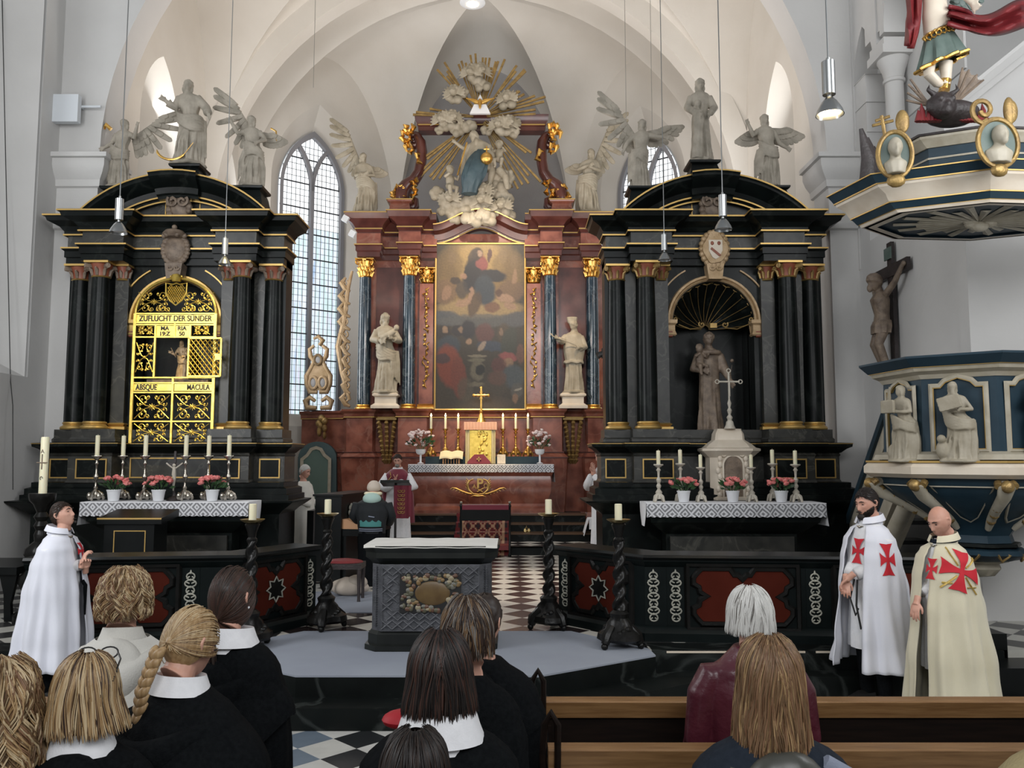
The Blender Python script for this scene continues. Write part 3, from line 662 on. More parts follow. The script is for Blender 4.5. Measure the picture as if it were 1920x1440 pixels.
def statue_body(H=1.5, seed=1, sway=.03, hem=.15, shoulder=.115, arms=(), hd=(0, 0, 0), hair=1, sash=True, bare=False, extra=None, waist=.085, lean=0, beard=False, belly=0, fold=1.0):
    mb = MB(); sw = lambda z: sway*sin(z/H*pi*1.6)+lean*z/H
    K = []
    for t, rx, ry, fo in ((0, hem, hem*.75, .13), (.02, hem, hem*.75, .14), (.25, hem*.86, hem*.68, .13), (.42, hem*.80, hem*.66, .09), (.5, hem*.78, hem*.64, .07), (.60, waist+belly, waist*.85+belly, .05), (.70, shoulder*.92, .078, .03), (.785, shoulder, .066, .02), (.82, shoulder*.8, .055, .01), (.845, .042, .04, 0), (.87, .034, .036, 0)):
        K.append((t*H, sw(t*H), 0, rx*H, ry*H, fo*fold*(1.75 if t < .65 else 1.3)))
    robe(mb, K, seed)
    for s in ((-1, 1) if sash else ()):   # rolls of cloth slung round the hips and hanging at the sides
        for q in range(4):
            pts = []; rad = []
            for i in range(13):
                t = i/12; th = -pi*.02-pi*.96*t if s > 0 else -pi*.96+pi*.92*t
                zz_ = H*(.50+.10*t*(1 if s > 0 else -1)-.035*q+.03*sin(t*pi*2+seed)); rr = H*(hem*.83+.012)
                pts.append((sw(zz_)+rr*cos(th), rr*.85*sin(th), zz_)); rad.append(H*(.010+.012*sin(pi*t)))
            if s > 0 or q < 2: mb.tube(pts, rad, 8)
    if sash:
        sx = 1 if seed % 2 else -1
        for q in range(6):
            th = -pi/2+(-.9+.36*q); x1, y1 = H*hem*.95*cos(th), H*hem*.72*sin(th); mb.tube([(sw(.46*H)+x1*.8*.6, y1*.8, .46*H), (x1*.9, y1, .25*H), (x1*1.05, y1*1.1, .02*H)], [.006*H, .014*H, .018*H], 7)
        for q in range(5):
            x = sx*H*(hem*.55+.018*q); mb.tube([(x+sw(.5*H), -.075*H+.02*q*H, .52*H), (x*1.15, -.085*H+.02*q*H, .36*H), (x*1.25, -.08*H+.02*q*H, .2*H-.03*q*H)], [.012*H, .018*H, .008*H], 8)
    for a in arms:
        arm(mb, (a[0][0]*H+sw(.78*H), a[0][1]*H, a[0][2]*H), [v*H for v in a[1]], [v*H for v in a[2]], H, sleeve=a[3] if len(a) > 3 else None)
    T = TR(sw(.9*H)+hd[3]*H if len(hd) > 3 else sw(.9*H), -.012*H, .925*H, rx=hd[0], ry=hd[1], rz=hd[2], s=H/1.72)
    head(mb, T, 28, 24, neck=True, ears=False)
    if hair:
        hair_cap(mb, T, .020, -.25, .42, -.75, 40, 16, .022, seed)
        for k in range(14): a = 2*pi*k/14; mb.ball((.078*cos(a), .01+.085*sin(a), .045+.03*(k % 2)), .026, 7, 5, T=T)
        if hair > 1:
            for k in range(9):
                a = pi*.05+pi*.9*k/8; mb.tube([(.075*cos(a), .075*sin(a), .02), (.09*cos(a), .09*sin(a), -.07), (.085*cos(a), .09*sin(a), -.14)], [.02, .024, .01], 6, T=T)
        if hair > 2: mb.tube([(0.1*cos(t/10*2*pi), .1*sin(t/10*2*pi)+.01, .07+.01*sin(t*3)) for t in range(10)], .014, 6, closed=True, T=T)
    if beard: mb.ball((0, -.075, -.11), (.05, .04, .075), 12, 10, T=T)
    if extra: extra(mb, H)
    # carved rocky base
    mb.lathe([(hem*1.1*H, -.03*H), (hem*1.22*H, -.01*H), (hem*1.1*H, .012*H)], 20, rf=lambda t, r, z: r*(1+.08*sin(5*t+seed)+.05*sin(9*t)))
    return mb
def wing(mb, root, up, out, n=11, L=1.0, H=1.0, flap=.0, droop=1.0):
    "bone from root; up and out are vectors; feathers hang from it"
    root, up, out = Vector(root), Vector(up), Vector(out); bone = []
    for i in range(n+1):
        t = i/n; bone.append(root+up*(t if t < .6 else .6+(t-.6)*1.1)*L+out*(t**1.2)*L)
    mb.tube(bone, [H*.022*(1-.6*i/n) for i in range(n+1)], 8)
    for layer, (ln, w) in enumerate(((1.0, .030), (.62, .028), (.34, .026))):
        for i in range(1, n+1):
            t = i/n; b = bone[i]; d = (Vector((0, 0, -1))*(1.15-t)*droop+out.normalized()*(.25+.9*t*t)+up.normalized()*(t*t*.55)).normalized()
            ln_ = L*ln*(.30+.12*t)*(1-.15*abs(t-.8)); yo = Vector((0, .012*H*(1-layer), 0))
            mb.tube([b+yo, b+yo+d*ln_*.5, b+yo+d*ln_*.92, b+yo+d*ln_], [w*H*.9, w*H*1.15, w*H*.9, w*H*.3], 7, flat=.32)
def cherub_head(mb, T, wings=True):
    mb.ball((0, 0, 0), (.10, .10, .115), 14, 10, T=T, f=None); mb.ball((0, -.1, -.01), (.018, .018, .018), 6, 5, T=T)
    for s in (-1, 1): mb.ball((s*.045, -.07, -.03), (.04, .04, .04), 8, 6, T=T)
    for k in range(7): a = pi*k/6; mb.ball((.085*cos(a), -.02+.03*(k % 2), .05+.07*sin(a)), .042, 8, 5, T=T)
    if wings:
        for s in (-1, 1):
            for k in range(5):
                a = radians(-25+22*k); mb.tube([(s*.07, .03, -.05), (s*(.07+.13*cos(a)), .02, -.05+.13*sin(a)), (s*(.07+.27*cos(a)), .03, -.05+.25*sin(a))], [.035, .045, .012], 7, flat=.35, T=T)
def putto(mb, T, arms=((.25, 0), (.25, 0))):
    mb.ball((0, 0, .28), (.10, .09, .14), 12, 8, T=T); mb.ball((0, 0, .15), (.10, .095, .09), 12, 8, T=T); mb.ball((0, 0, .50), (.085, .085, .095), 12, 8, T=T)
    for k in range(7): a = pi*k/6; mb.ball((.075*cos(a), 0, .54+.06*sin(a)), .036, 8, 5, T=T)
    for s in (-1, 1):
        mb.tube([(s*.08, 0, .37), (s*.17, -.06, .32), (s*.12, -.17, .38)], [.042, .038, .028], 8, T=T)
        mb.tube([(s*.05, 0, .14), (s*.10, -.13, .10), (s*.07, -.12, -.06), (s*.08, -.16, -.10)], [.065, .055, .038, .03], 8, T=T)
def cloud(mb, c, r, n=5, seed=0):
    q = random.Random(seed)
    for i in range(n):
        a = 2*pi*i/n+q.random(); mb.ball((c[0]+r*.6*cos(a), c[1]+q.uniform(-.3, .1)*r, c[2]+r*.45*sin(a)), r*q.uniform(.42, .62), 14, 9)
# ================================================================ the two black side altars
YA = 12.2
def scroll_panel(mb, cx, cz, w, h, y, r=.007, seed=0, nx=1):
    "C-scrolls of wrought iron in four-fold symmetry"
    for sx in (-1, 1):
        for sz in (-1, 1):
            for (fx, fz, rr, turns, st) in ((.27, .28, .20, 430, 200), (.33, .10, .10, 330, 60), (.12, .36, .11, 330, 20)):
                R0 = min(w, h)*rr; P = spiral(0, 0, R0*.12, R0, st, st+turns, 22)
                mb.tube([(cx+sx*(fx*w+a), y, cz+sz*(fz*h+b)) for a, b in P], [r*1.2]+[r]*22, 5)
                mb.ball((cx+sx*fx*w, y-.003, cz+sz*fz*h), r*2.0, 6, 4)
            mb.tube([(cx, y, cz), (cx+sx*.18*w, y, cz+sz*.06*h), (cx+sx*.3*w, y, cz+sz*.2*h), (cx+sx*.46*w, y, cz+sz*.42*h)], r, 5)
            mb.ball((cx+sx*.18*w, y, cz+sz*.17*h), (r*3.4, r*1.5, r*2.2), 6, 4)
    for k in range(8):
        a = pi*k/4; mb.tube([(cx, y, cz), (cx+.06*w*cos(a)*1.6, y, cz+.06*w*sin(a)*1.6)], [r*1.8, r*.6], 5)
    mb.ball((cx, y-.004, cz), r*3, 8, 5)
def ionic(parent, x, y, z, r, mats, label=None):
    "capital of a column: necking, scrolls, abacus"
    b = MB(); h = .235
    b.cur = 1; b.lathe([(r*1.0, 0), (r*1.12, .012), (r*1.0, .026)], 20)
    b.cur = 0; b.lathe([(r*.98, .026), (r*1.0, .10), (r*1.2, .17), (r*1.3, .2)], 20)
    b.cur = 2
    for k in range(8): a = pi/4*k; b.tube([(r*.98*cos(a), r*.98*sin(a), .03), (r*1.15*cos(a), r*1.15*sin(a), .11), (r*1.45*cos(a), r*1.45*sin(a), .135)], [.02, .026, .012], 6)
    for sx in (-1, 1):
        for sy in (-1, 1):
            P = spiral(0, 0, r*.06, r*.42, 0, 500, 20); q = sqrt(.5)
            b.tube([(sx*(r*1.15+a*q), sy*(r*1.0+a*q), .165+c) for a, c in P], .013, 6)
            b.tube([(sx*(r*1.1-.03), sy*(r*.95-.03), .165), (sx*(r*1.15+.03), sy*(r*1.0+.03), .165)], r*.3, 8)
    b.cur = 1; b.cbox(0, 0, .205, r*2.9, r*2.9, .03)
    o = b.build('capital', mats, parent, loc=(x, y, z), smooth=40); return o
def base_ring(parent, x, y, z, r, m='gold'):
    b = MB(); b.lathe([(r*1.38, 0), (r*1.45, .02), (r*1.38, .045), (r*1.2, .055), (r*1.12, .075), (r*1.22, .09), (r*1.18, .108), (r*1.02, .115)], 24)
    return b.build('column_base', m, parent, loc=(x, y, z))
def candlestick(name, label, group, h, m, style=0, ch=.36, cr=.024):
    t = thing(name, label, 'candlestick', group=group); b = MB()
    if style == 0:   # tarnished silver baluster on scrolled tripod
        b.lathe([(.035, .03), (.055, .07), (.048, .12), (.02, .15), (.030, .17), (.014, .20), (.012, h*.45), (.030, h*.5), (.034, h*.54), (.014, h*.6), (.012, h*.78), (.026, h*.82), (.014, h*.86), (.018, h*.9), (.055, h*.95), (.072, h*.985), (.070, h), (.02, h)], 18)
        for k in range(3):
            a = 2*pi*k/3-pi/2; b.tube([(.03*cos(a), .03*sin(a), .13), (.075*cos(a), .075*sin(a), .09), (.10*cos(a), .10*sin(a), .03), (.085*cos(a), .085*sin(a), .012)], [.014, .022, .020, .012], 8)
            b.ball((.09*cos(a+pi/3)*.8, .09*sin(a+pi/3)*.8, .065), (.034, .034, .05), 10, 7)
    elif style == 1:  # ivory painted, slimmer
        b.lathe([(.05, .04), (.036, .09), (.046, .13), (.018, .17), (.034, .21), (.016, .25), (.022, h*.5), (.034, h*.58), (.014, h*.66), (.018, h*.8), (.032, h*.84), (.014, h*.9), (.066, h*.97), (.064, h), (.02, h)], 16)
        for k in range(4): a = pi/2*k+pi/4; b.tube([(.02*cos(a), .02*sin(a), .11), (.06*cos(a), .06*sin(a), .07), (.085*cos(a), .085*sin(a), .0)], [.014, .024, .014], 6)
    else:            # gilt, spreading tripod with volutes
        b.lathe([(.03, .08), (.05, .14), (.036, .20), (.018, .23), (.032, .25), (.018, .29), (.030, h*.6), (.024, h*.66), (.036, h*.70), (.014, h*.74), (.018, h*.8), (.044, h*.87), (.016, h*.90), (.055, h*.97), (.060, h), (.02, h)], 16)
        for k in range(3): a = 2*pi*k/3-pi/2; b.tube([(.03*cos(a), .03*sin(a), .19), (.06*cos(a), .06*sin(a), .13), (.12*cos(a), .12*sin(a), .05), (.11*cos(a), .11*sin(a), .0)], [.016, .024, .026, .018], 8)
        for k in range(3): a = 2*pi*k/3+pi/6; b.ball((.05*cos(a), .05*sin(a), .09), (.04, .03, .05), 8, 6)
    b.build('stem', m, t)
    c = MB(); c.lathe([(cr, h), (cr*1.02, h+ch*.5), (cr, h+ch-.006), (cr*.8, h+ch)], 14); c.tube([(0, 0, h+ch), (.002, 0, h+ch+.015)], .002, 4); c.build('candle', 'wax', t)
    if style == 2:
        f = MB(); f.lathe([(.001, h+ch+.006), (.020, h+ch+.025), (.016, h+ch+.05), (.001, h+ch+.09)], 8); f.build('flame', 'flame', t)
    return t
def potted(name, label, group, col, R0, seed=0, vase=0):
    t = thing(name, label, 'potted flowers' if not vase else 'flower arrangement', group=group); q = random.Random(seed); b = MB()
    if vase: b.lathe([(.06, 0), (.065, .01), (.02, .03), (.02, .17), (.06, .18), (.09, .21), (.10, .28), (.09, .28)], 20)
    else: b.lathe([(.062, 0), (.066, .01), (.084, .13), (.090, .132), (.090, .15), (.080, .15), (.074, .12)], 24)
    b.build('vase' if vase else 'pot', 'pot', t); z0 = .28 if vase else .14
    lf = MB()
    for i in range(46 if not vase else 60):
        a = q.uniform(0, 2*pi); e = q.uniform(-.25, .9); r = R0*q.uniform(.55, 1.0); c = Vector((r*cos(a)*cos(e), r*sin(a)*cos(e)*.8, z0+R0*.35+r*sin(e)*.7)); d = c-Vector((0, 0, z0)); d.normalize(); u = d.cross(Vector((q.random(), q.random(), .3))).normalized()*.022; w = d*.045
        lf.add([c-w, c+u, c+w, c-u], [(0, 1, 2, 3)])
    for i in range(9): a = 2*pi*i/9; lf.tube([(0, 0, z0-.05), (R0*.5*cos(a), R0*.5*sin(a), z0+R0*.4)], .004, 4)
    lf.build('foliage', 'leaf', t, smooth=0)
    fl = MB()
    for i in range(17 if not vase else 34):
        a = q.uniform(0, 2*pi); e = q.uniform(.05, 1.3) if not vase else q.uniform(-.3, 1.4); r = R0*q.uniform(.86, 1.06); c = Vector((r*cos(a)*cos(e), r*sin(a)*cos(e)*.8, z0+R0*.45+r*sin(e)*(.55 if not vase else .85)))
        rr = q.uniform(.034, .048) if not vase else q.uniform(.03, .05)
        for s_ in range(3):
            fl.lathe([(rr*(.2+.3*s_), rr*.3), (rr*(.5+.25*s_), rr*(.5-.25*s_)), (rr*(.25+.2*s_), -rr*.5)], 9, T=Matrix.Translation(c) @ Matrix.Rotation(q.uniform(-.6, .6), 4, 'X') @ Matrix.Rotation(q.uniform(-.6, .6), 4, 'Y'), rf=lambda t_, r_, z_: r_*(1+.16*sin(5*t_+s_*2)))
    fl.build('blossom', col, t); return t
def lace_mat():
    m = bpy.data.materials.new('white_lace'); m.use_nodes = True; nt = m.node_tree; b = nt.nodes['Principled BSDF']; L = nt.links.new
    b.inputs['Roughness'].default_value = .9
    tc = _n(nt, 'ShaderNodeTexCoord'); sp = _n(nt, 'ShaderNodeSeparateXYZ'); L(tc.outputs['Object'], sp.inputs[0])
    sm = _n(nt, 'ShaderNodeMath', operation='ADD'); L(sp.outputs[0], sm.inputs[0]); L(sp.outputs[1], sm.inputs[1])
    def cell(v, per):
        a = _n(nt, 'ShaderNodeMath', operation='MULTIPLY'); a.inputs[1].default_value = 1/per; L(v, a.inputs[0])
        f = _n(nt, 'ShaderNodeMath', operation='FRACT'); L(a.outputs[0], f.inputs[0]); s_ = _n(nt, 'ShaderNodeMath', operation='SUBTRACT'); s_.inputs[1].default_value = .5; L(f.outputs[0], s_.inputs[0])
        q = _n(nt, 'ShaderNodeMath', operation='ABSOLUTE'); L(s_.outputs[0], q.inputs[0]); return q.outputs[0]
    a = cell(sm.outputs[0], .17); z = cell(sp.outputs[2], .18)
    ad = _n(nt, 'ShaderNodeMath', operation='ADD'); L(a, ad.inputs[0]); L(z, ad.inputs[1])
    w = _n(nt, 'ShaderNodeMath', operation='PINGPONG'); w.inputs[1].default_value = .16; L(ad.outputs[0], w.inputs[0])
    cr = _n(nt, 'ShaderNodeValToRGB'); cr.color_ramp.elements[0].position = .07; cr.color_ramp.elements[1].position = .09; cr.color_ramp.interpolation = 'LINEAR'
    cr.color_ramp.elements[0].color = (.20, .20, .21, 1); cr.color_ramp.elements[1].color = (.64, .64, .66, 1)
    L(w.outputs[0], cr.inputs[0]); L(cr.outputs[0], b.inputs['Base Color']); return m
LACE = lace_mat()
def cloth_top(name, label, x0, x1, y0, y1, z, drop, loc, side=.35, mid=True):
    b = MB(); n = 90; per = .0866
    rows = []
    for (yy, zf) in ((y1, 0), (y0+.02, 0), (y0, -.012)): rows.append([(lerp(x0, x1, i/n), yy, z+zf) for i in range(n+1)])
    rows.append([(lerp(x0, x1, i/n), y0-.006+.006*sin(i*.9), z-drop*.5) for i in range(n+1)])
    rows.append([(lerp(x0, x1, i/n), y0-.010+.010*sin(i*.7), z-drop-.018*abs(sin(pi*lerp(x0, x1, i/n)/per))) for i in range(n+1)])
    b.cur = 1; b.grid(rows[:3]); b.cur = 0; b.grid(rows[2:])
    b.cur = 1
    for s, x in ((-1, x0), (1, x1)):
        P = []
        for j in range(5):
            t = j/4; P.append([(x+s*(.004+.03*t*sin(1+3*k_/5)*(t)), lerp(y0, y1, k_/5), z-t*side) for k_ in range(6)])
        b.grid(P)
    o = b.build(name, [LACE, M['white']], None, loc=loc, smooth=60); tag(o, label, 'altar cloth'); return o
def side_altar(cpx, side):
    P0 = S(cpx, 800, YA); cx = P0.x; zb = .35
    t = thing('side_altar', ('black marble side altar with a golden grille in its arched niche' if side == 'L' else 'black marble side altar with a shell niche holding a standing friar figure'), 'altar', (cx, YA, zb))
    Z = lambda v: S(cpx, v, YA).z-zb
    w = 1/127.0
    main = 'black'; g = 'goldl'
    co, ci, cp = 1.44, 1.035, .79
    # body behind everything (a thick block with an arched niche)
    nw = .60; zsprg = Z(603); zn0 = Z(833); ztop = Z(470)
    body = MB()
    body.box(-1.62, -nw, 0, .34, Z(833), ztop); body.box(nw, 1.62, 0, .34, Z(833), ztop)
    ar = arc(0, zsprg, nw, 180, 0, 20); body.grid([[(x, 0, z) for x, z in ar], [(x, 0, ztop) for x, z in ar]]); nd = .33 if side == 'L' else .66; body.grid([[(x, 0, z) for x, z in ar], [(x, nd, z) for x, z in ar]]); body.box(-nw, nw, nd, nd+.02, Z(833), ztop)
    for s in (-1, 1): body.box(*sorted((s*nw, s*(nw+.02))), .3, nd, Z(833), zsprg); body.box(-nw, nw, 0, .34, ztop-.02, ztop)
    body.build('body', main, t, smooth=30)
    # base storeys
    def plan(hw, dy, rs=()):
        "front plan polyline with projecting pedestals under the columns"
        pts = [(hw, .34), (hw, dy)]
        for (a, b_, d) in rs: pts += [(a, pts[-1][1]), (a, d)] if False else []
        return [(-hw, .34), (-hw, dy), (hw, dy), (hw, .34)]
    def ressaut(hw, y_side, y_in, y_mid, xi=.66, xo=1.22, gap=.06):
        P = [(-hw, .34), (-hw, y_side), (-xo-gap, y_side), (-xo-gap, y_in), (-xi, y_in), (-xi, y_mid)]
        return P+[(-x, y) for x, y in P[::-1]]
    def ent(name, P, prof, m, cap_=True):
        b = MB(); b.mould(P, prof, cap=False, flip=-1); z1 = prof[-1][1]
        return b, P
    def solid(name, P, prof, mats, parent=t, cur=None):
        "moulding plus its top and bottom faces"
        b = MB(); b.mould(P, prof, cap=False, flip=1)
        for h in (0, -1):
            o_, z_ = prof[h]; n = len(P); Q = []
            m2 = MB(); m2.mould(P, [(o_, z_), (o_, z_+.0001)], cap=False, flip=1); Q = [m2.v[i*2] for i in range(n)]
            Q.append((Q[-1][0], .34, z_)); Q.append((Q[0][0], .34, z_)); 
            b.add(Q, [tuple(range(len(Q)))])
        return b.build(name, mats, parent, smooth=25)
    Rp = ressaut(1.66, -.16, -.40, -.05)
    Rb = ressaut(1.72, -.22, -.46, -.10)
    solid('lower_base', [(-1.74, .34), (-1.74, -.50), (1.74, -.50), (1.74, .34)], [(0, 0), (0, Z(960)), (.06, Z(953)), (.16, Z(945)), (.24, Z(938)), (.25, Z(935)), (.0, Z(933))], main)
    solid('stepped_plinth', [(-1.78, .34), (-1.78, -.46), (1.78, -.46), (1.78, .34)], [(.10, Z(934)), (.10, Z(925)), (.06, Z(924)), (.06, Z(914)), (.0, Z(911)), (.0, Z(903)), (-.03, Z(902))], main)
    solid('predella', Rb, [(0, Z(905)), (.02, Z(903)), (0, Z(898)), (0, Z(856)), (.015, Z(853)), (0, Z(850)), (.06, Z(844)), (.12, Z(838)), (.14, Z(832)), (.0, Z(831))], ['gmar'])
    solid('ledge', Rb, [(.02, Z(849)), (.08, Z(842)), (.14, Z(838)), (.145, Z(831.5)), (.02, Z(830))], main)
    solid('pedestal_zone', Rp, [(0, Z(831)), (.02, Z(829)), (.02, Z(824)), (0, Z(821)), (0, Z(806))], ['gmar'])
    pf = MB()
    for s in (-1, 1):
        for x0, x1, y in ((.72, 1.16, -.465), (1.36, 1.66, -.225)):
            a, b_ = sorted((s*x0, s*x1)); z0, z1 = Z(896), Z(860)
            pf.mould([(a, z0), (b_, z0), (b_, z1), (a, z1)], [(0, 0), (.0, .012), (-.018, .012), (-.018, 0)], lambda p, q, h, y=y: (p, y-h, q), closed=True)
    a, b_ = -.56, .56; z0, z1 = Z(896), Z(858)
    if side == 'L': pf.mould([(a, z0), (b_, z0), (b_, z1), (a, z1)], [(0, 0), (.0, .012), (-.018, .012), (-.018, 0)], lambda p, q, h: (p, -.105-h, q), closed=True)
    pf.build('gilt_panel_frame', g, t, smooth=0)
    for s in (-1, 1):
        for x0, x1, y in ((.74, 1.14, -.47), (1.38, 1.64, -.23)):
            a, b_ = sorted((s*x0, s*x1)); bp = MB(); bp.box(a, b_, y, y+.01, Z(894), Z(862)); bp.build('black_inset', main, t, smooth=0)
    # columns, pilasters
    zc0, zc1 = Z(806), Z(500)
    capm = (['redbr', 'goldl', 'brownc'] if side == 'L' else ['redbr', 'goldl', 'goldd'])
    for s in (-1, 1):
        for xx, yy in ((co, -.02), (ci, -.24)):
            base_ring(t, s*xx, yy, zc0, .135, 'goldl')
            b = MB(); b.lathe([(.140, zc0+.11), (.142, zc0+.6), (.138, zc0+1.2), (.122, zc1-.235)], 32); b.build('column', main, t, loc=(s*xx, yy, 0))
            ionic(t, s*xx, yy, zc1-.235, .122, capm)
        b = MB(); b.box(s*cp-.10, s*cp+.10, -.10, .02, zc0+.1, zc1-.2); b.build('pilaster', 'gmar', t, smooth=0)
        b = MB(); b.mould([(s*cp-.10, .0), (s*cp-.10, -.10), (s*cp+.10, -.10), (s*cp+.10, .0)], [(.0, zc0), (.04, zc0), (.04, zc0+.04), (.0, zc0+.05), (.03, zc0+.08), (0, zc0+.1)]); b.build('pilaster_base', g, t, smooth=25)
        ionic(t, s*cp, -.06, zc1-.235, .085, capm)
        # back pilasters between the columns
        b = MB(); b.box(s*1.24-.08, s*1.24+.08, -.05, .02, zc0, zc1); b.build('pilaster', 'gmar', t, smooth=0)
    # entablature
    Re = ressaut(1.62, -.14, -.38, -.08)
    solid('architrave', Re, [(0, Z(500)), (0, Z(488)), (.02, Z(487)), (.02, Z(476)), (.05, Z(473)), (.05, Z(470)), (.0, Z(469))], main)
    solid('frieze', Re, [(-.01, Z(470)), (-.01, Z(446))], ['gmar'])
    solid('cornice', Re, [(0, Z(447)), (.03, Z(444)), (.03, Z(440)), (.08, Z(432)), (.20, Z(425)), (.22, Z(418)), (.24, Z(416)), (.24, Z(414)), (0, Z(413))], main)
    gl = MB()
    for v, o in ((470.6, .052), (446, .034), (416, .242)):
        gl.mould(Re, [(o, Z(v)-.011), (o+.008, Z(v)-.011), (o+.008, Z(v)+.011), (o, Z(v)+.011)], cap=False)
    gl.mould(Rb, [(.145, Z(833)), (.15, Z(833)), (.15, Z(832)), (.145, Z(832))], cap=False)
    gl.build('gilt_line', g, t, smooth=0)
    # segmental pediment
    hw, rise = 1.42, Z(340)-Z(416); r = (hw*hw+rise*rise)/(2*rise); zc = Z(340)-r; a0 = math.degrees(math.asin(hw/r))
    def seg(rr, aa, n=26): return [(rr*sin(radians(lerp(-aa, aa, i/n))), zc+rr*cos(radians(lerp(-aa, aa, i/n)))) for i in range(n+1)]
    b = MB(); tm = seg(r-.10, a0); b.prism(tm+[(tm[-1][0], Z(414)), (tm[0][0], Z(414))], .1, .34, lambda p, q, h: (p, h, q)); b.build('tympanum', 'gmar', t, smooth=30)
    prof = [(-.30, .15), (-.30, -.0), (-.26, -.02), (-.24, -.06), (-.16, -.09), (-.06, -.24), (-.03, -.27), (.0, -.27), (.03, -.29), (.03, .34)]
    b = MB(); b.mould(seg(r, a0), prof, lambda p, q, h: (p, h, q), flip=-1)
    for aa0, aa1 in ((-a0*.58, -a0*.28), (-a0*.22, a0*.22), (a0*.28, a0*.58)):
        pts = [((r)*sin(radians(lerp(aa0, aa1, i/10))), zc+r*cos(radians(lerp(aa0, aa1, i/10)))) for i in range(11)]
        if abs(aa0+aa1) < 1: b.mould(pts, [(o+.01, h-.10 if h < .1 else h) for o, h in prof], lambda p, q, h: (p, h, q), flip=-1)
    b.build('arched_pediment', main, t, smooth=30)
    gl = MB()
    for o, y in ((.03, -.295), (-.25, -.065), (-.30, -.005)):
        gl.mould(seg(r, a0*.985), [(o-.010, y), (o-.010, y-.008), (o+.012, y-.008), (o+.012, y)], lambda p, q, h: (p, h, q), flip=-1)
    gl.mould([(r*sin(radians(q)), zc+r*cos(radians(q))) for q in (-a0*.22, -a0*.1, 0, a0*.1, a0*.22)], [(.035, -.39), (.035, -.40), (.055, -.40), (.055, -.39)], lambda p, q, h: (p, h, q), flip=-1)
    for s in (-1, 1):
        q = [(s*.26, Z(410)), (s*1.0, Z(410))]+[(s*x, z) for x, z in ((.75, Z(392)), (.5, Z(380)), (.26, Z(373)))]
        gl.mould(q, [(0, .1), (0, .085), (.014, .085), (.014, .1)], lambda p, q_, h: (p, h, q_), closed=True)
    gl.build('gilt_line', g, t, smooth=0)
    # carved keystones / heraldic cartouche
    b = MB(); q = random.Random(3)
    b.ball((0, .0, Z(393)), (.17, .12, .24), 20, 14)
    for i in range(26): a = q.uniform(0, 2*pi); b.ball((.15*cos(a), -.07, Z(393)+.2*sin(a)), q.uniform(.03, .06), 8, 6)
    for s in (-1, 1): b.tube([(s*(.05+x), -.14, Z(382)+z) for x, z in spiral(.02, 0, .02, .09, 0, 400, 14)], .02, 6)
    b.build('carved_keystone', 'brownc', t)
    b = MB(); zc_ = Z(472)
    if side == 'L':
        b.ball((0, -.14, zc_), (.17, .07, .2), 20, 14)
        for i in range(24): a = 2*pi*i/24; b.ball((.18*cos(a), -.14, zc_+.22*sin(a)), .045, 8, 6)
        b.lathe([(.12, Z(452)), (.17, Z(446)), (.13, Z(440)), (.05, Z(437))], 16, c=(0, -.2)); b.ball((0, -.2, Z(433)), .04)
        for k in range(6): b.ball((.15*cos(k*pi/3), -.2+.1*sin(k*pi/3), Z(449)), .04, 8, 6)
        b.build('crowned_cartouche', 'brownc', t)
    else:
        b.xz([(.17*cos(a)*(1+.12*cos(4*a)), zc_+.24*sin(a)*(1+.1*cos(3*a+1))) for a in [2*pi*i/30 for i in range(30)]], -.22, -.06)
        for i in range(20): a = 2*pi*i/20; b.ball((.19*cos(a), -.16, zc_+.25*sin(a)), .05, 8, 6)
        b.build('shield_cartouche', 'ochre', t)
        b = MB(); b.xz([(-.10, zc_+.12), (.10, zc_+.12), (.10, zc_-.04), (.05, zc_-.14), (0, zc_-.17), (-.05, zc_-.14), (-.10, zc_-.04)], -.235, -.215); b.build('shield', 'cream', t, smooth=0)
        b = MB(); b.xz([(-.08, zc_-.02), (-.06, zc_+.01), (.08, zc_-.11), (.05, zc_-.13)], -.243, -.234); b.ball((-.05, -.235, zc_+.07), (.025, .012, .03)); b.ball((.05, -.235, zc_+.07), (.025, .012, .03)); b.build('shield_charge', 'redbr', t, smooth=0)
    b = MB(); b.xz([(-.13, Z(499)), (.13, Z(499)), (.10, Z(528)), (-.10, Z(528))], -.20, .0)
    for s in (-1, 1): b.tube([(s*(.05)+x, -.21, Z(508)+z) for x, z in spiral(0, 0, .01, .045, 0, 360, 10)], .014, 6)
    b.build('keystone', 'brownc' if side == 'L' else 'ochre', t, smooth=30)
    # arch of the niche with gilt imposts
    b = MB(); al = arc(0, zsprg, nw+.06, 180, 0, 24); b.mould(al, [(-.05, 0), (-.05, -.03), (-.03, -.05), (-.01, -.03), (.0, -.06), (.03, -.06), (.045, 0)], lambda p, q, h: (p, h, q), flip=-1)
    al2 = arc(0, zsprg, nw+.26, 160, 118, 10); b.mould(al2, [(0, 0), (0, -.03), (.02, -.03), (.02, 0)], lambda p, q, h: (p, h, q), flip=-1)
    b.mould([(-x, z) for x, z in al2], [(0, 0), (0, -.03), (.02, -.03), (.02, 0)], lambda p, q, h: (p, h, q), flip=1)
    for s in (-1, 1): b.mould([(s*(nw+.12), 0), (s*(nw+.12), -.04), (s*(nw-.02), -.04), (s*(nw-.02), .1)][::(1 if s < 0 else -1)], [(0, zsprg-.22), (.02, zsprg-.2), (.0, zsprg-.14), (.0, zsprg-.06), (.03, zsprg-.03), (.03, zsprg+.02)])
    b.build('niche_arch', g if side == 'L' else 'ochre', t, smooth=30)
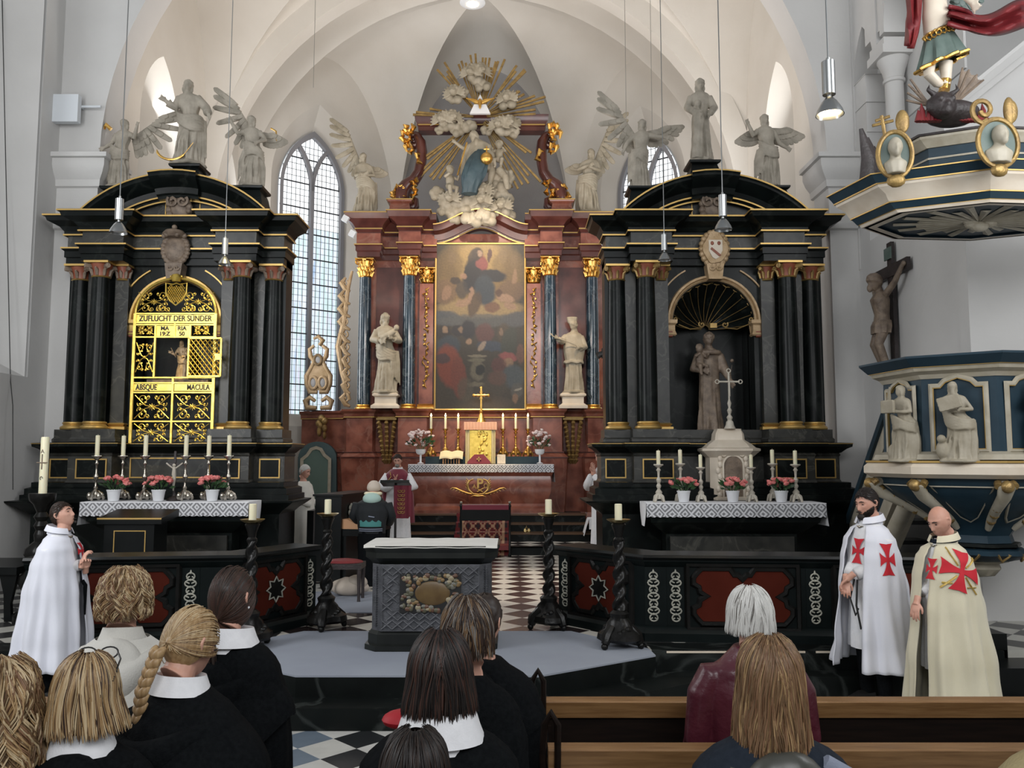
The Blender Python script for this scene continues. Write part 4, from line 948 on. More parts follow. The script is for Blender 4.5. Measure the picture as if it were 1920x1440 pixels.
    for v, s_ in ((0, 0),):
        b = MB(); b.mould([(-nw-.13, 0), (-nw-.13, -.02), (-nw-.02, -.02)], [(0, Z(633)), (.03, Z(631)), (.03, Z(622)), (0, Z(620))]); b.mould([(nw+.02, -.02), (nw+.13, -.02), (nw+.13, 0)], [(0, Z(633)), (.03, Z(631)), (.03, Z(622)), (0, Z(620))]); b.build('impost', 'redbr', t, smooth=0)
    # pedestals of the three crowning statues
    for px, vt, vb, wd, nm in ((-(131 if side == 'L' else 128), 347, 392, .20, 'p'), (2, 305, 342, .21, 'p'), ((125 if side == 'L' else 126), 346, 392, .2, 'p')):
        if side == 'R' and px == 2: vt, vb, px = 298, 345, -8
        x = px*w; b = MB(); z0, z1 = Z(vb), Z(vt)
        b.mould([(x-wd, .45), (x-wd, .05), (x+wd, .05), (x+wd, .45)], [(0, z0-.1), (0, z0+.02), (.03, z0+.12), (.0, z0+(z1-z0)*.7), (-.02, z1-.06), (.02, z1-.04), (.03, z1-.02), (.03, z1), (-wd, z1)], closed=True)
        b.build('statue_pedestal', main, t, smooth=30)
    return t, cx, Z, w, zb
AL, cxL, ZL, wL, zbA = side_altar(324, 'L')
AR, cxR, ZR, wR, _z = side_altar(1342, 'R')
# ---- golden grille of the left altar
def gx(u): return (u-332)*wL
gr = thing('golden_grille', 'gilded iron grille filling the arched niche of the left black altar, its hatch open', 'grille', (cxL+8*wL, YA-.20, zbA))
gz = lambda v: S(332, v, YA-.2).z-zbA
b = MB(); hwg = 75*wL; zs_ = gz(597); rt = zs_-0
def bar(m, x0, z0, x1, z1, r=.012, y=0): m.tube([(x0, y, z0), (x1, y, z1)], r, 4)
zb_ = gz(833)
for z in (zb_, gz(790), gz(736), gz(718), gz(708), gz(632), gz(609), gz(605), gz(588)): b.box(-hwg, hwg, -.012, .012, z-.010, z+.010)
for s in (-1, 1): b.box(s*hwg-.02, s*hwg+.02, -.015, .015, zb_, gz(588))
ar = arc(0, gz(588), hwg, 180, 0, 24, rz=gz(522)-gz(588)); b.tube([(x, 0, z) for x, z in ar], .018, 6)
b.box(-.014, .014, -.015, .015, zb_, gz(708)); b.box(-.010, .010, -.015, .015, gz(632), gz(605))
for u in (296, 361): b.box(gx(u)-.013, gx(u)+.013, -.015, .015, gz(708), gz(609))
b.build('frame', 'gilt', gr, smooth=40)
b = MB()
for s in (-1, 1):
    scroll_panel(b, s*hwg*.5, (gz(790)+gz(736))/2, hwg*.92, gz(737)-gz(789), 0, .0065)
    scroll_panel(b, s*hwg*.5, (gz(832)+gz(790))/2, hwg*.92, gz(791)-gz(831), 0, .0065)
    scroll_panel(b, s*hwg*.55, gz(566), hwg*.85, .34, 0, .006)
scroll_panel(b, gx(277), gz(670), .27, .52, 0, .0065); scroll_panel(b, gx(382), gz(619), .26, .15, 0, .005); scroll_panel(b, gx(277), gz(619), .26, .15, 0, .005)
for s in (-1, 1):
    for k in range(3): b.tube([(s*(.12+.12*k)+x*s, 0, gz(588)+.07+z) for x, z in spiral(0, 0, .008, .05, 0, 420, 16)], .006, 5)
b.build('scrollwork', 'gilt', gr)
b = MB()
for (x0, x1, v0, v1) in ((-hwg, hwg, 605, 590), (-hwg+.02, -.02, 733, 720), (.02, hwg-.02, 733, 720), (gx(297), -.01, 630, 611), (.01, gx(361), 630, 611)): b.box(x0, x1, .0, .010, gz(v0), gz(v1))
b.build('letter_plate', 'gilt', gr, smooth=0)
for tx, u, v, sz, sx in (('ZUFLUCHT DER SÜNDER', 332, 597.5, .118, .80), ('MA', 313, 616, .085, 1.0), ('RIA', 345, 616, .085, 1.0), ('19:Z', 313, 626, .085, 1), ('50', 345, 626, .085, 1.0), ('ABSQUE', 283, 726.5, .115, .72), ('MACULA', 379, 726.5, .115, .72)):
    text(tx, 'dark', gr, (gx(u), -.006, gz(v)), sz, .003, name='lettering', sx=sx, bold=.002)
b = MB(); zc_ = gz(550); b.cur = 0
sh = [(-.155, zc_+.15), (-.05, zc_+.13), (0, zc_+.15), (.05, zc_+.13), (.155, zc_+.15), (.15, zc_), (.09, zc_-.11), (0, zc_-.18), (-.09, zc_-.11), (-.15, zc_)]
b.tube([(x, -.01, z) for x, z in sh], .012, 6, closed=True)
for k in range(-6, 7):
    for s in (-1, 1):
        P = []
        for i in range(14):
            x = -.15+.3*i/13; z = zc_+s*(x*1.5)+k*.05
            lim = .13 if abs(x) < .15 else 0; lo = -.16+.09*(abs(x)/.15)**2*1.4
            if lo < z-zc_ < lim: P.append((x, -.01, z))
        if len(P) > 1: b.tube(P, .006, 4)
b.lathe([(.06, zc_+.17), (.09, zc_+.23), (.07, zc_+.27), (.02, zc_+.29)], 12, c=(0, -.01))
for k in range(5): b.ball((-.08+.04*k, -.02, zc_+.25), .016, 6, 5)
b.build('lattice_shield', 'gilt', gr)
hz0, hz1 = gz(706), gz(635)
b = MB(); hx0, hx1 = gx(361), gx(421); yo = -.045
for x in (hx0, hx1): b.box(x-.012, x+.012, yo-.012, yo+.012, hz0, hz1)
for z in (hz0, hz1): b.box(hx0, hx1, yo-.012, yo+.012, z-.012, z+.012)
W_, H_ = hx1-hx0, hz1-hz0
for k in range(-9, 10):
    for s in (-1, 1):
        P = []
        for i in range(25):
            x = W_*i/24; z = H_/2+s*(x-W_/2)*1.25+k*.085
            if 0 <= z <= H_: P.append((hx0+x, yo, hz0+z))
        if len(P) > 1: b.tube([P[0], P[-1]], .0075, 4)
b.box(hx1-.08, hx1, yo-.02, yo+.01, (hz0+hz1)/2-.04, (hz0+hz1)/2+.05)
b.build('open_hatch', 'gilt', gr, smooth=40)
b = MB(); b.ball((0, 0, 0), (.012, .02, .03)); b.build('lock', 'dark', gr, loc=(hx1+.02, yo, (hz0+hz1)/2))
# small madonna behind the hatch
st = thing('madonna_statuette', 'small gilded mother and child figure seen through the open hatch of the golden grille', 'statuette', (cxL+8*wL+.02, YA+.06, zbA+gz(708)))
Hs = .58
def ex(mb, H): putto(mb, TR(.10*H, -.05*H, .55*H, s=.42*H, rz=-.4)); mb.tube([(-.13*H, -.10*H, .55*H), (-.25*H, -.14*H, .80*H)], .012*H, 6); mb.tube([(-.32*H, -.14*H, .72*H), (-.18*H, -.14*H, .70*H)], .010*H, 6)
statue_body(Hs, 3, .02, .15, .12, (((-.10, 0, .76), (-.17, -.08, .62), (-.24, -.13, .66)), ((.10, 0, .76), (.15, -.06, .62), (.08, -.12, .58))), hair=2, extra=ex).build('figure', 'ochre', st, remesh=.006)
plabel(text('', 'dark', None, (0, 0, -50), .1), '') if 0 else None
b = MB(); b.box(-.45, .45, -.16, .24, -.06, -.016); b.build('shelf', 'brownc', st, smooth=0)
b = MB(); b.cbox(0, .32, 0, .5, .01, .56); 
# ---- shell niche and friar of the right altar
sh_ = thing('shell_niche_lining', 'dark scallop shell with gilt ribs filling the top of the right altar niche', 'shell ornament', (cxR, YA, zbA))
b = MB(); P = []; zsr = ZR(596); n1 = 96
for j in range(11):
    t = j/10; row = []
    for i in range(n1+1):
        a = pi*(i/n1); rr = (.06+.55*t)*(1+.045*t*abs(cos(a*13))**.6*(1)); k = abs(sin(a*6.5+pi/4*0))
        row.append((-rr*cos(a), .06+.5*(1-t*t)-.05*k*t, zsr-.09+rr*sin(a)*1.0))
    P.append(row)
b.grid(P); b.build('shell', 'black', sh_, smooth=50)
b = MB()
for i in range(14):
    a = pi*(i+.0)/13; b.tube([(-(.06+.53*t)*cos(a), .06+.5*(1-t*t)-.012, zsr-.09+(.06+.53*t)*sin(a)) for t in (0, .2, .4, .6, .8, 1)], .005, 5)
b.tube([(-(.60+.02*abs(sin(i/96*pi*13)))*cos(pi*i/96), .05, zsr-.05+(.56+.025*abs(sin(i/96*pi*13)))*sin(pi*i/96)) for i in range(97)], .010, 6)
for s in (-1, 1):
    b.tube([(s*.57+x*s, .0, zsr-.02+z) for x, z in spiral(0, 0, .01, .05, 0, 400, 14)], .012, 6)
    b.tube([(s*.17+x*s, .0, zsr-.10+z) for x, z in spiral(0, 0, .01, .05, 0, 400, 14)], .012, 6); b.tube([(s*.17, 0, zsr-.15), (s*.35, 0, zsr-.17), (s*.52, 0, zsr-.10)], .008, 5)
b.box(-.05, .05, -.01, .05, zsr-.15, zsr-.08)
b.build('gilt_edge', 'goldd', sh_)
fr = thing('friar_statue', 'grey stone friar holding a child in the dark niche of the right altar', 'statue', (cxR-.03, YA+.20, zbA+ZR(808)))
Hf = S(1340, 618, YA).z-S(1340, 806, YA).z
def ex(mb, H):
    putto(mb, TR(-.115*H, -.09*H, .60*H, s=.44*H, rz=.5)); mb.tube([(.17*H, -.12*H, .50*H), (.20*H, -.12*H, .66*H)], .006*H, 5); mb.ball((.2*H, -.12*H, .70*H), .02*H)
    mb.tube([(.1*H*cos(a), -.01*H+.085*H*sin(a), .79*H) for a in [i*pi/8 for i in range(16)]], .026*H, 8, closed=True)
statue_body(Hf, 5, .0, .125, .115, (((-.10, 0, .77), (-.155, -.03, .62), (-.09, -.12, .60), .03), ((.10, 0, .77), (.145, -.03, .62), (.185, -.10, .50), .03)), hd=(.25, 0, .1), sash=False, hair=1, extra=ex, waist=.10, fold=.5).build('figure', 'brownc', fr, remesh=.011)
# tabernacle and cross in front of it
tb = thing('side_tabernacle', 'cream stone tabernacle below the friar with an arched relief door', 'tabernacle', (cxR+(1353-1342)*wR, YA-.55, zbA+ZR(935)))
zt = lambda v: ZR(v)-ZR(935)
b = MB(); dp = .34
def oct_(hw, d=.09): return [(-hw, dp), (-hw, -.02+d), (-hw+d, -.02), (hw-d, -.02), (hw, -.02+d), (hw, dp)]
b.mould(oct_(.30), [(.04, 0), (.04, .04), (0, .06), (0, zt(858)), (.03, zt(855)), (.07, zt(850)), (.11, zt(846)), (.11, zt(842)), (.05, zt(840)), (0, zt(834)), (-.09, zt(826)), (-.10, zt(815)), (-.13, zt(808)), (-.13, zt(806)), (-.3, zt(805))])
b.build('housing', 'cream', tb, smooth=25)
b = MB(); dr = [(-.13, zt(928)), (.13, zt(928)), (.13, zt(872))]+arc(0, zt(872), .13, 0, 180, 12)[1:]
b.mould(dr, [(0, -.02), (0, -.05), (.025, -.05), (.025, -.02)], lambda p, q, h: (p, h, q), closed=True)
for s in (-1, 1):
    for k in range(7): b.ball((s*(.19+.02*sin(k*2)), -.03, zt(925)+.085*k), (.035, .03, .05), 8, 6)
    b.tube([(s*(.12+x), -.05, zt(852)+z) for x, z in spiral(0, 0, .01, .04, 0, 400, 12)], .012, 6)
b.build('door_frame', 'cream', tb)
b = MB(); q = [(x*.97, z) for x, z in dr]; b.prism(q, -.032, -.02, lambda p, q_, h: (p, h, q_)); plabel(b.build('door', 'brownc', tb, smooth=0), 'brown relief door')
cr_ = thing('altar_cross', 'silver standing crucifix with open trefoil ends on the right side altar tabernacle', 'crucifix', (cxR+(1353-1342)*wR, YA-.46, zbA+ZR(806)))
b = MB(); Hc = ZR(700)-ZR(806)
b.lathe([(.0, 0), (.085, 0), (.06, .05), (.05, .10), (.03, .12), (.045, .16), (.018, .20), (.035, .26), (.015, .30), (.03, .36), (.012, .42)], 12)
b.tube([(0, 0, .40), (0, 0, Hc-.04)], .014, 6); b.tube([(-.15, 0, Hc*.80), (.15, 0, Hc*.80)], .014, 6)
for x, z in ((-.165, Hc*.80), (.165, Hc*.80), (0, Hc-.01)): b.tube([(x+.028*cos(k*pi/4), 0, z+.028*sin(k*pi/4)) for k in range(8)], .008, 5, closed=True)
b.tube([(0, -.02, Hc*.8), (0, -.02, Hc*.55)], .014, 6)
b.build('cross', 'ivs', cr_)
# ---- statues crowning the altars
def crown(cx, Z, px, vb, vt, name, label, seed, arms, hd=(0, 0, 0), wings=(), group=None, **k):
    H = Z(vt)-Z(vb)
    t = thing(name, label, 'statue', (cx+px/127.0, YA+.22, zbA+Z(vb)+.03*H), group=group)
    gold = k.pop('gold', None)
    statue_body(H*.96, seed, arms=arms, hd=hd, **k).build('figure', 'statueg', t, remesh=.010)
    for (r_, up, out, L) in wings:
        b = MB(); wing(b, [v*H for v in r_], [q*1.15 for q in up], [q*.85 for q in out], 9, L*H, H*1.3, droop=1.5); b.build('wing', 'statueg', t)
    if gold: b = MB(); gold(b, H); plabel(b.build('gilt_detail', 'gold', t), 'gilded detail')
    return t
def g1(b, H): b.tube([(H*(-.13+.16*cos(radians(a))), -.14*H, H*(.13+.12*sin(radians(a)))) for a in range(185, 350, 15)]+[(H*.10, -.14*H, H*.2)], [.004*H]+[.014*H]*9+[.003*H]*2, 8)
crown(cxL, ZL, 0, 305, 137, 'lady_statue', 'grey stone lady with open arms and gilt crescent, topmost on left black altar', 1,
      (((-.10, 0, .79), (-.16, -.04, .66), (-.25, -.08, .72), .05), ((.10, 0, .79), (.19, -.02, .66), (.24, -.08, .56), .05)), hd=(-.25, .1, .3), hem=.16, shoulder=.135, hair=2, gold=g1, sway=.04)
crown(cxL, ZL, -132, 347, 212, 'angel_statue', 'grey stone angel with one long outstretched wing, left end of left black altar', 2,
      (((-.10, 0, .78), (-.15, .0, .64), (-.22, -.06, .56)), ((.10, 0, .78), (.20, -.06, .70), (.24, -.08, .86))), hd=(-.2, -.2, -.2), wings=(((.10, .10, .70), (0, 0, .22), (.42, .0, .05), 1.0), ((-.1, .1, .34), (-.05, 0, .05), (-.13, 0, -.1), .8)), hair=2, sway=-.03,
      gold=lambda b, H: b.tube([(-.26*H, -.0*H, .84*H), (-.22*H, -.02*H, .88*H), (-.16*H, 0, .82*H)], .028*H, 8))
crown(cxL, ZL, 126, 346, 206, 'angel_statue', 'grey stone angel raising one arm with wing up, right end of left black altar', 4,
      (((-.10, 0, .78), (-.20, -.04, .74), (-.29, -.06, .90)), ((.10, 0, .78), (.17, -.02, .66), (.10, -.10, .60))), hd=(.1, .15, -.4), wings=(((-.03, .10, .74), (-.06, 0, .26), (-.20, .0, .12), 1.0), ((.1, .1, .76), (.10, 0, .03), (.08, 0, -.06), .6)), hair=2, sway=.035,
      gold=lambda b, H: b.tube([(.20*H, .10*H, .84*H), (.27*H, .10*H, .80*H), (.28*H, .10*H, .66*H)], .012*H, 8))
def ex(mb, H):
    K = [(0, -.06*H, -.10*H, .075*H, .055*H, .1), (.3*H, -.055*H, -.11*H, .06*H, .05*H, .08), (.44*H, -.05*H, -.12*H, .07*H, .05*H, .03), (.56*H, -.05*H, -.11*H, .06*H, .045*H, .02), (.59*H, -.05*H, -.1*H, .025*H, .025*H, 0)]
    robe(mb, K, 3, 40, 20); head(mb, TR(-.05*H, -.10*H, .64*H, s=H/2.1), 20, 16, ears=False); hair_cap(mb, TR(-.05*H, -.10*H, .64*H, s=H/2.1), .02, -.2, .4, -.9, 20, 10)
crown(cxR, ZR, -10, 298, 135, 'mother_and_child_statue', 'grey stone veiled mother with a small girl, topmost on right black altar', 7,
      (((-.10, 0, .78), (-.15, -.02, .64), (-.07, -.14, .52), .04), ((.10, 0, .78), (.16, -.01, .64), (.08, -.12, .52), .04)), hair=2, hem=.125, shoulder=.12, extra=ex, sash=False, sway=.0)
crown(cxR, ZR, -129, 352, 213, 'angel_statue', 'grey stone angel with thin spread wings, left end of right black altar', 6,
      (((-.10, 0, .78), (-.19, -.02, .66), (-.24, -.06, .54)), ((.10, 0, .78), (.22, -.05, .74), (.31, -.08, .72))), hd=(.15, 0, -.2), wings=(((-.06, .10, .76), (-.05, 0, .22), (-.20, .0, .16), .95), ((.1, .1, .82), (.14, 0, .04), (.2, 0, .05), .7)), hair=3, hem=.13, sway=-.03)
crown(cxR, ZR, 120, 346, 203, 'angel_statue', 'grey stone angel lifting a hand with folded wing, right end of right black altar', 8,
      (((-.10, 0, .78), (-.19, -.03, .70), (-.26, -.06, .84)), ((.10, 0, .78), (.17, .0, .60), (.24, -.06, .52))), hd=(-.1, -.1, .2), wings=(((-.08, .10, .78), (-.10, 0, .02), (-.06, .0, -.06), .6), ((.1, .1, .80), (.15, 0, .04), (.08, 0, -.04), .7)), hair=3, sway=.03, hem=.135)
# ================================================================ the red marble high altar
YH = 19.0; P0 = S(901, 800, YH); XH = P0.x; zbH = .50
HA = thing('high_altar_retable', 'tall red marble high altar retable with blue columns and gilt capitals', 'altar', (XH, YH, zbH))
hz = lambda v, Y=YH: S(901, v, Y).z-zbH
hx = lambda u, v=700, Y=YH: S(u, v, Y).x-XH
def hsolid(name, P, prof, mats, parent=HA, yb=.9, sm=25):
    b = MB(); b.mould(P, prof, cap=False)
    for h in (0, -1):
        m2 = MB(); m2.mould(P, [prof[h], (prof[h][0], prof[h][1]+.0001)], cap=False); Q = [m2.v[i*2] for i in range(len(P))]
        b.add(Q, [tuple(range(len(Q)))])
    return b.build(name, mats, parent, smooth=sm)
def sym(L): return L+[(-x, y) for x, y in L[::-1]]
# lower storey: outer wings curve back; pedestals project under the columns
base = sym([(-4.3, .75), (-3.6, .55), (-3.2, .45), (-3.05, -.15), (-2.45, -.2), (-2.4, -.02), (-1.9, -.02), (-1.85, -.35), (-1.2, -.35), (-1.15, 0)])
hsolid('base_storey', base, [(.10, 0), (.10, .35), (.04, .45), (.12, hz(862)), (.13, hz(856)), (.04, hz(850)), (0, hz(846)), (0, hz(785)), (.05, hz(781)), (.06, hz(776)), (.12, hz(772)), (.13, hz(768.5)), (0, hz(768))], 'redm')
b = MB()
for v, o in ((858, .135), (848, .045)): b.mould(base, [(o-.005, hz(v)-.012), (o+.006, hz(v)-.012), (o+.006, hz(v)+.012), (o-.005, hz(v)+.012)], cap=False)
b.build('base_moulding', 'redd', HA, smooth=0)
b = MB(); b.mould(base, [(.052, hz(783.5)), (.06, hz(783.5)), (.06, hz(782)), (.052, hz(782))], cap=False); b.build('gilt_line', 'goldl', HA, smooth=0)
z0 = hz(768)
back = MB(); back.box(-2.85, -1.05, .12, .4, z0, hz(420)); back.box(1.05, 2.85, .12, .4, z0, hz(420)); back.box(-1.1, 1.1, .1, .4, z0, hz(448))
back.build('back_panel', 'redm', HA, smooth=0)
for s in (-1, 1): b = MB(); b.box(*sorted((s*1.82, s*2.45)), .09, .13, z0, hz(500)); b.build('niche_panel', 'redd', HA, smooth=0)
colx = [hx(683), hx(768), hx(1031), hx(1111)]; cy = [-.02, -.20, -.20, -.02]
zc1 = hz(487)
def gcap(x, y, z, r, h=.44, sq=False):
    b = MB(); b.lathe([(r*1.02, 0), (r*1.12, .015), (r*1.0, .035), (r*.98, h*.6), (r*1.25, h*.86)], 20)
    for k in range(12):
        a = 2*pi*k/12
        for hh, rr in ((.0, 1.0), (.22, 1.05)): b.tube([(r*rr*cos(a+hh), r*rr*sin(a+hh), .03+h*hh), (r*1.12*cos(a+hh), r*1.12*sin(a+hh), h*(.25+hh)), (r*1.45*cos(a+hh), r*1.45*sin(a+hh), h*(.33+hh)), (r*1.42*cos(a+hh), r*1.42*sin(a+hh), h*(.27+hh))], [.028, .034, .022, .010], 6)
    for sx in (-1, 1):
        for sy in (-1, 1):
            b.tube([(sx*(r*1.2+a*.7), sy*(r*1.2+a*.7), h*.76+c) for a, c in spiral(0, 0, .008, .075, 0, 480, 18)], .020, 6)
    b.mould([(-r*1.5, -r*1.5), (r*1.5, -r*1.5), (r*1.5, r*1.5), (-r*1.5, r*1.5)], [(-.1, h*.88), (0, h*.89), (.02, h*.93), (.02, h*.97), (-.1, h*.98)], closed=True, flip=1)
    b.ball((0, -r*1.5, h*.92), (.05, .03, .05)); b.build('capital', 'gold', HA, loc=(x, y, z))
for i, x in enumerate(colx):
    y = cy[i]; base_ring(HA, x, y, z0, .145, 'gold')
    b = MB(); b.lathe([(.150, z0+.11), (.152, z0+.8), (.148, z0+1.8), (.134, zc1-.42)], 32); b.build('column', 'bluem', HA, loc=(x, y, 0)); gcap(x, y, zc1-.44, .134)
for s, x in ((-1, hx(799)), (1, hx(1001))):
    b = MB(); b.box(x-.16, x+.16, -.08, .12, z0+.12, hz(533)); b.build('pilaster', 'redm', HA, smooth=0)
    b = MB(); b.mould([(x-.16, .1), (x-.16, -.08), (x+.16, -.08), (x+.16, .1)], [(.05, z0), (.05, z0+.05), (.02, z0+.08), (.03, z0+.11), (0, z0+.13)]); b.build('pilaster_base', 'gold', HA, smooth=30)
    gcap(x, .02, hz(532), .12, .36)
    b = MB(); q = random.Random(int(x*9)); zt_, zb2 = hz(541), hz(728); n = 22
    for k in range(n):
        z = lerp(zt_, zb2, (k+.5)/n); w_ = .055+.03*sin(k*1.7)
        b.tube([(x+w_*cos(k), -.10, z+.05), (x-w_*sin(k*1.3), -.12, z), (x+w_*.6*cos(k*2.1), -.10, z-.06)], [.012, .022, .01], 6)
        b.ball((x+q.uniform(-.05, .05), -.11, z), (.026, .02, .035), 7, 5)
    b.build('garland', 'gold', HA)
# entablature in blocks
eo = [(-2.85, .4), (-2.85, -.30), (-2.32, -.30), (-2.32, .05), (-1.86, .05), (-1.86, -.46), (-1.38, -.46), (-1.38, -.18), (-1.02, -.18)]
prof_e = [(0, hz(487)), (0, hz(478)), (.03, hz(476)), (.03, hz(468)), (.05, hz(466)), (0, hz(464)), (0, hz(442)), (.04, hz(438)), (.04, hz(434)), (.10, hz(427)), (.22, hz(421)), (.24, hz(415)), (.26, hz(409)), (0, hz(408))]
for s in (-1, 1):
    P = eo if s < 0 else [(-x, y) for x, y in eo[::-1]]
    b = MB(); b.mould(P, prof_e, cap=True); z = hz(408); Q = [(x, y, z) for x, y in P]+([(P[-1][0], .4, z)] if s < 0 else [(P[0][0], .4, z)]); b.add(Q, [tuple(range(len(Q)))])
    z = hz(487); b.add([(x, y, z) for x, y, _ in Q], [tuple(range(len(Q)))]); b.build('entablature', 'redd', HA, smooth=25)
    b = MB(); b.mould(P, [(-.02, hz(463)), (.012, hz(463)), (.012, hz(444)), (-.02, hz(444))], cap=False); b.build('frieze', 'redm', HA, smooth=0)
    b = MB()
    for v, o in ((410.5, .262), (465, .053), (436, .045)): b.mould(P, [(o, hz(v)-.012), (o+.010, hz(v)-.012), (o+.010, hz(v)+.012), (o, hz(v)+.012)], cap=False)
    b.build('gilt_line', 'goldl', HA, smooth=0)
# central cornice swings up over the painting
wave = []
for i in range(33):
    x = -1.08+2.16*i/32; wave.append((x, .5*(1+cos(pi*x/1.08))*.36-.0))
zl = hz(445)
b = MB(); b.mould([(x, zl+z) for x, z in wave], [(-.18, .1), (-.18, -.10), (-.13, -.12), (-.13, -.18), (.0, -.22), (.06, -.36), (.14, -.40), (.2, -.44), (.2, .1)], lambda p, q, h: (p, h, q), flip=-1)
b.build('arched_cornice', 'redd', HA, smooth=35)
b = MB()
for o, y in ((.19, -.445), (-.17, -.11)): b.mould([(x, zl+z) for x, z in wave], [(o-.012, y), (o-.012, y-.01), (o+.012, y-.01), (o+.012, y)], lambda p, q, h: (p, h, q), flip=-1)
b.build('gilt_line', 'goldl', HA, smooth=0)
b = MB(); b.box(-1.05, 1.05, -.05, .12, hz(470), hz(440)); b.build('spandrel', 'redm', HA, smooth=0)
# ---- the painting
px0, px1, pv0, pv1 = hx(819, 600), hx(983, 600), hz(767), hz(461)
blobs = [ # (x, y, rx, ry, angle, rgb, alpha) in a 0..847 x 0..1440 sketch frame
 (420, 330, 330, 300, 0, (.30, .19, .07), .9), (420, 240, 190, 180, 0, (.50, .33, .12), .9), (180, 250, 110, 120, 0, (.17, .11, .05), .6), (640, 260, 120, 130, 0, (.20, .13, .06), .6),
 (425, 600, 330, 75, 0, (.42, .29, .13), .95), (150, 470, 90, 100, .4, (.22, .13, .07), .8), (660, 470, 110, 90, -.3, (.20, .12, .07), .8),
 (150, 680, 130, 60, .1, (.10, .11, .12), .9), (430, 700, 330, 50, 0, (.13, .13, .12), .8), (700, 690, 110, 60, -.2, (.11, .11, .11), .9),
 (425, 260, 52, 90, 0, (.30, .07, .06), 1), (360, 330, 70, 150, .15, (.025, .025, .03), 1), (520, 340, 110, 50, .15, (.03, .03, .035), 1), (460, 460, 80, 120, -.1, (.045, .06, .075), 1), (430, 250, 45, 40, 0, (.34, .09, .08), .9),
 (400, 165, 42, 50, 0, (.05, .03, .02), 1), (418, 165, 20, 28, 0, (.46, .30, .20), 1), (495, 180, 14, 55, .15, (.12, .05, .04), 1), (290, 345, 30, 22, .5, (.42, .24, .15), .9), (360, 180, 30, 60, .5, (.06, .04, .03), .9),
 (380, 570, 45, 100, .3, (.10, .06, .035), .9), (520, 595, 60, 40, 0, (.20, .09, .05), .9), (160, 480, 35, 60, .3, (.38, .22, .13), .8), (290, 560, 60, 30, -.3, (.42, .25, .15), .9), (350, 490, 18, 60, .2, (.42, .25, .16), .9), (230, 380, 40, 30, 0, (.05, .035, .03), .9), (280, 450, 50, 70, 0, (.06, .05, .045), .8),
 (620, 520, 70, 32, .2, (.44, .27, .17), .9), (660, 585, 50, 25, .3, (.40, .24, .15), .9), (570, 480, 25, 28, 0, (.10, .05, .03), .9), (695, 350, 20, 60, .1, (.40, .24, .14), .8), (600, 190, 30, 60, 0, (.30, .20, .10), .5), (690, 230, 30, 60, 0, (.26, .17, .09), .5), (200, 200, 30, 50, 0, (.26, .17, .09), .4),
 (140, 800, 60, 60, 0, (.04, .03, .025), 1), (150, 770, 22, 28, 0, (.40, .26, .16), .9), (180, 900, 90, 80, -.2, (.055, .07, .085), 1), (190, 1060, 100, 170, -.25, (.27, .065, .035), 1), (260, 1150, 60, 160, -.1, (.22, .06, .035), .9), (130, 1000, 60, 40, 0, (.08, .05, .05), .9),
 (250, 780, 45, 45, 0, (.035, .03, .03), 1), (330, 770, 60, 70, 0, (.03, .028, .03), 1), (335, 865, 28, 28, 0, (.45, .28, .17), .9), (270, 770, 18, 25, 0, (.36, .23, .14), .8), (460, 800, 70, 80, 0, (.16, .06, .05), .8), (510, 900, 110, 40, .1, (.06, .075, .10), 1), (440, 900, 45, 22, -1.0, (.44, .33, .24), .9), (610, 800, 50, 80, 0, (.10, .07, .04), .9), (650, 870, 60, 120, .2, (.06, .065, .045), .9), (590, 790, 15, 30, 0, (.34, .22, .14), .7), (640, 985, 70, 35, .2, (.36, .10, .09), .9), (645, 1030, 40, 38, 0, (.36, .22, .13), .9), (570, 1050, 60, 60, 0, (.14, .05, .04), .8),
 (400, 980, 75, 12, 0, (.30, .26, .18), .9), (400, 1010, 65, 14, 0, (.20, .18, .12), 1), (405, 1090, 55, 80, 0, (.19, .165, .11), 1), (425, 1090, 38, 42, 0, (.03, .027, .02), 1), (390, 1200, 70, 20, 0, (.21, .18, .12), 1), (310, 1240, 60, 90, 0, (.12, .10, .065), .7),
 (680, 1140, 90, 90, .3, (.09, .105, .11), .95), (540, 1220, 100, 80, -.3, (.09, .07, .045), .9), (560, 1150, 70, 60, 0, (.15, .075, .05), .8), (710, 1250, 45, 60, 0, (.13, .12, .10), .9), (720, 1240, 30, 10, -.2, (.42, .38, .30), .9), (700, 1310, 25, 40, 0, (.33, .19, .11), .8), (740, 960, 30, 80, 0, (.22, .10, .07), .7), (510, 1340, 160, 50, 0, (.10, .075, .05), .8)]
NX, NY = 110, 210; pb = MB(); pb.col = []
for j in range(NY+1):
    for i in range(NX+1):
        X_ = 80+i/NX*690; Y_ = 90+j/NY*1300; wob = noise.noise(Vector((X_*.02, Y_*.02, 3)))*9; X2 = X_+wob+noise.noise(Vector((X_*.05, Y_*.05, 9)))*6; Y2 = Y_+noise.noise(Vector((X_*.03, Y_*.03, 5)))*10
        c = [.055+.02*(j/NY), .045+.015*(j/NY), .03+.01*(j/NY)]
        for (bx, by, rx, ry, an, col, al) in blobs:
            dx, dy = X2-bx, Y2-by; u_, w_ = dx*cos(an)+dy*sin(an), -dx*sin(an)+dy*cos(an); d = (u_/rx)**2+(w_/ry)**2
            if d < 1.6: k = al*min(1, max(0, (1.3-d)/.55)); c = [lerp(a, e, k) for a, e in zip(c, col)]
        g_ = 1+.25*noise.noise(Vector((X_*.09, Y_*.09, 1)))
        pb.col.append(tuple(v*g_*.52 for v in c)); pb.v.append((lerp(px0, px1, i/NX), -.075, lerp(pv1, pv0, j/NY)))
for j in range(NY):
    for i in range(NX): a = j*(NX+1)+i; pb.f.append((a, a+1, a+NX+2, a+NX+1)); pb.m.append(0)
pm = mat('oil_painting', (.1, .08, .05), .42, vcol=True)
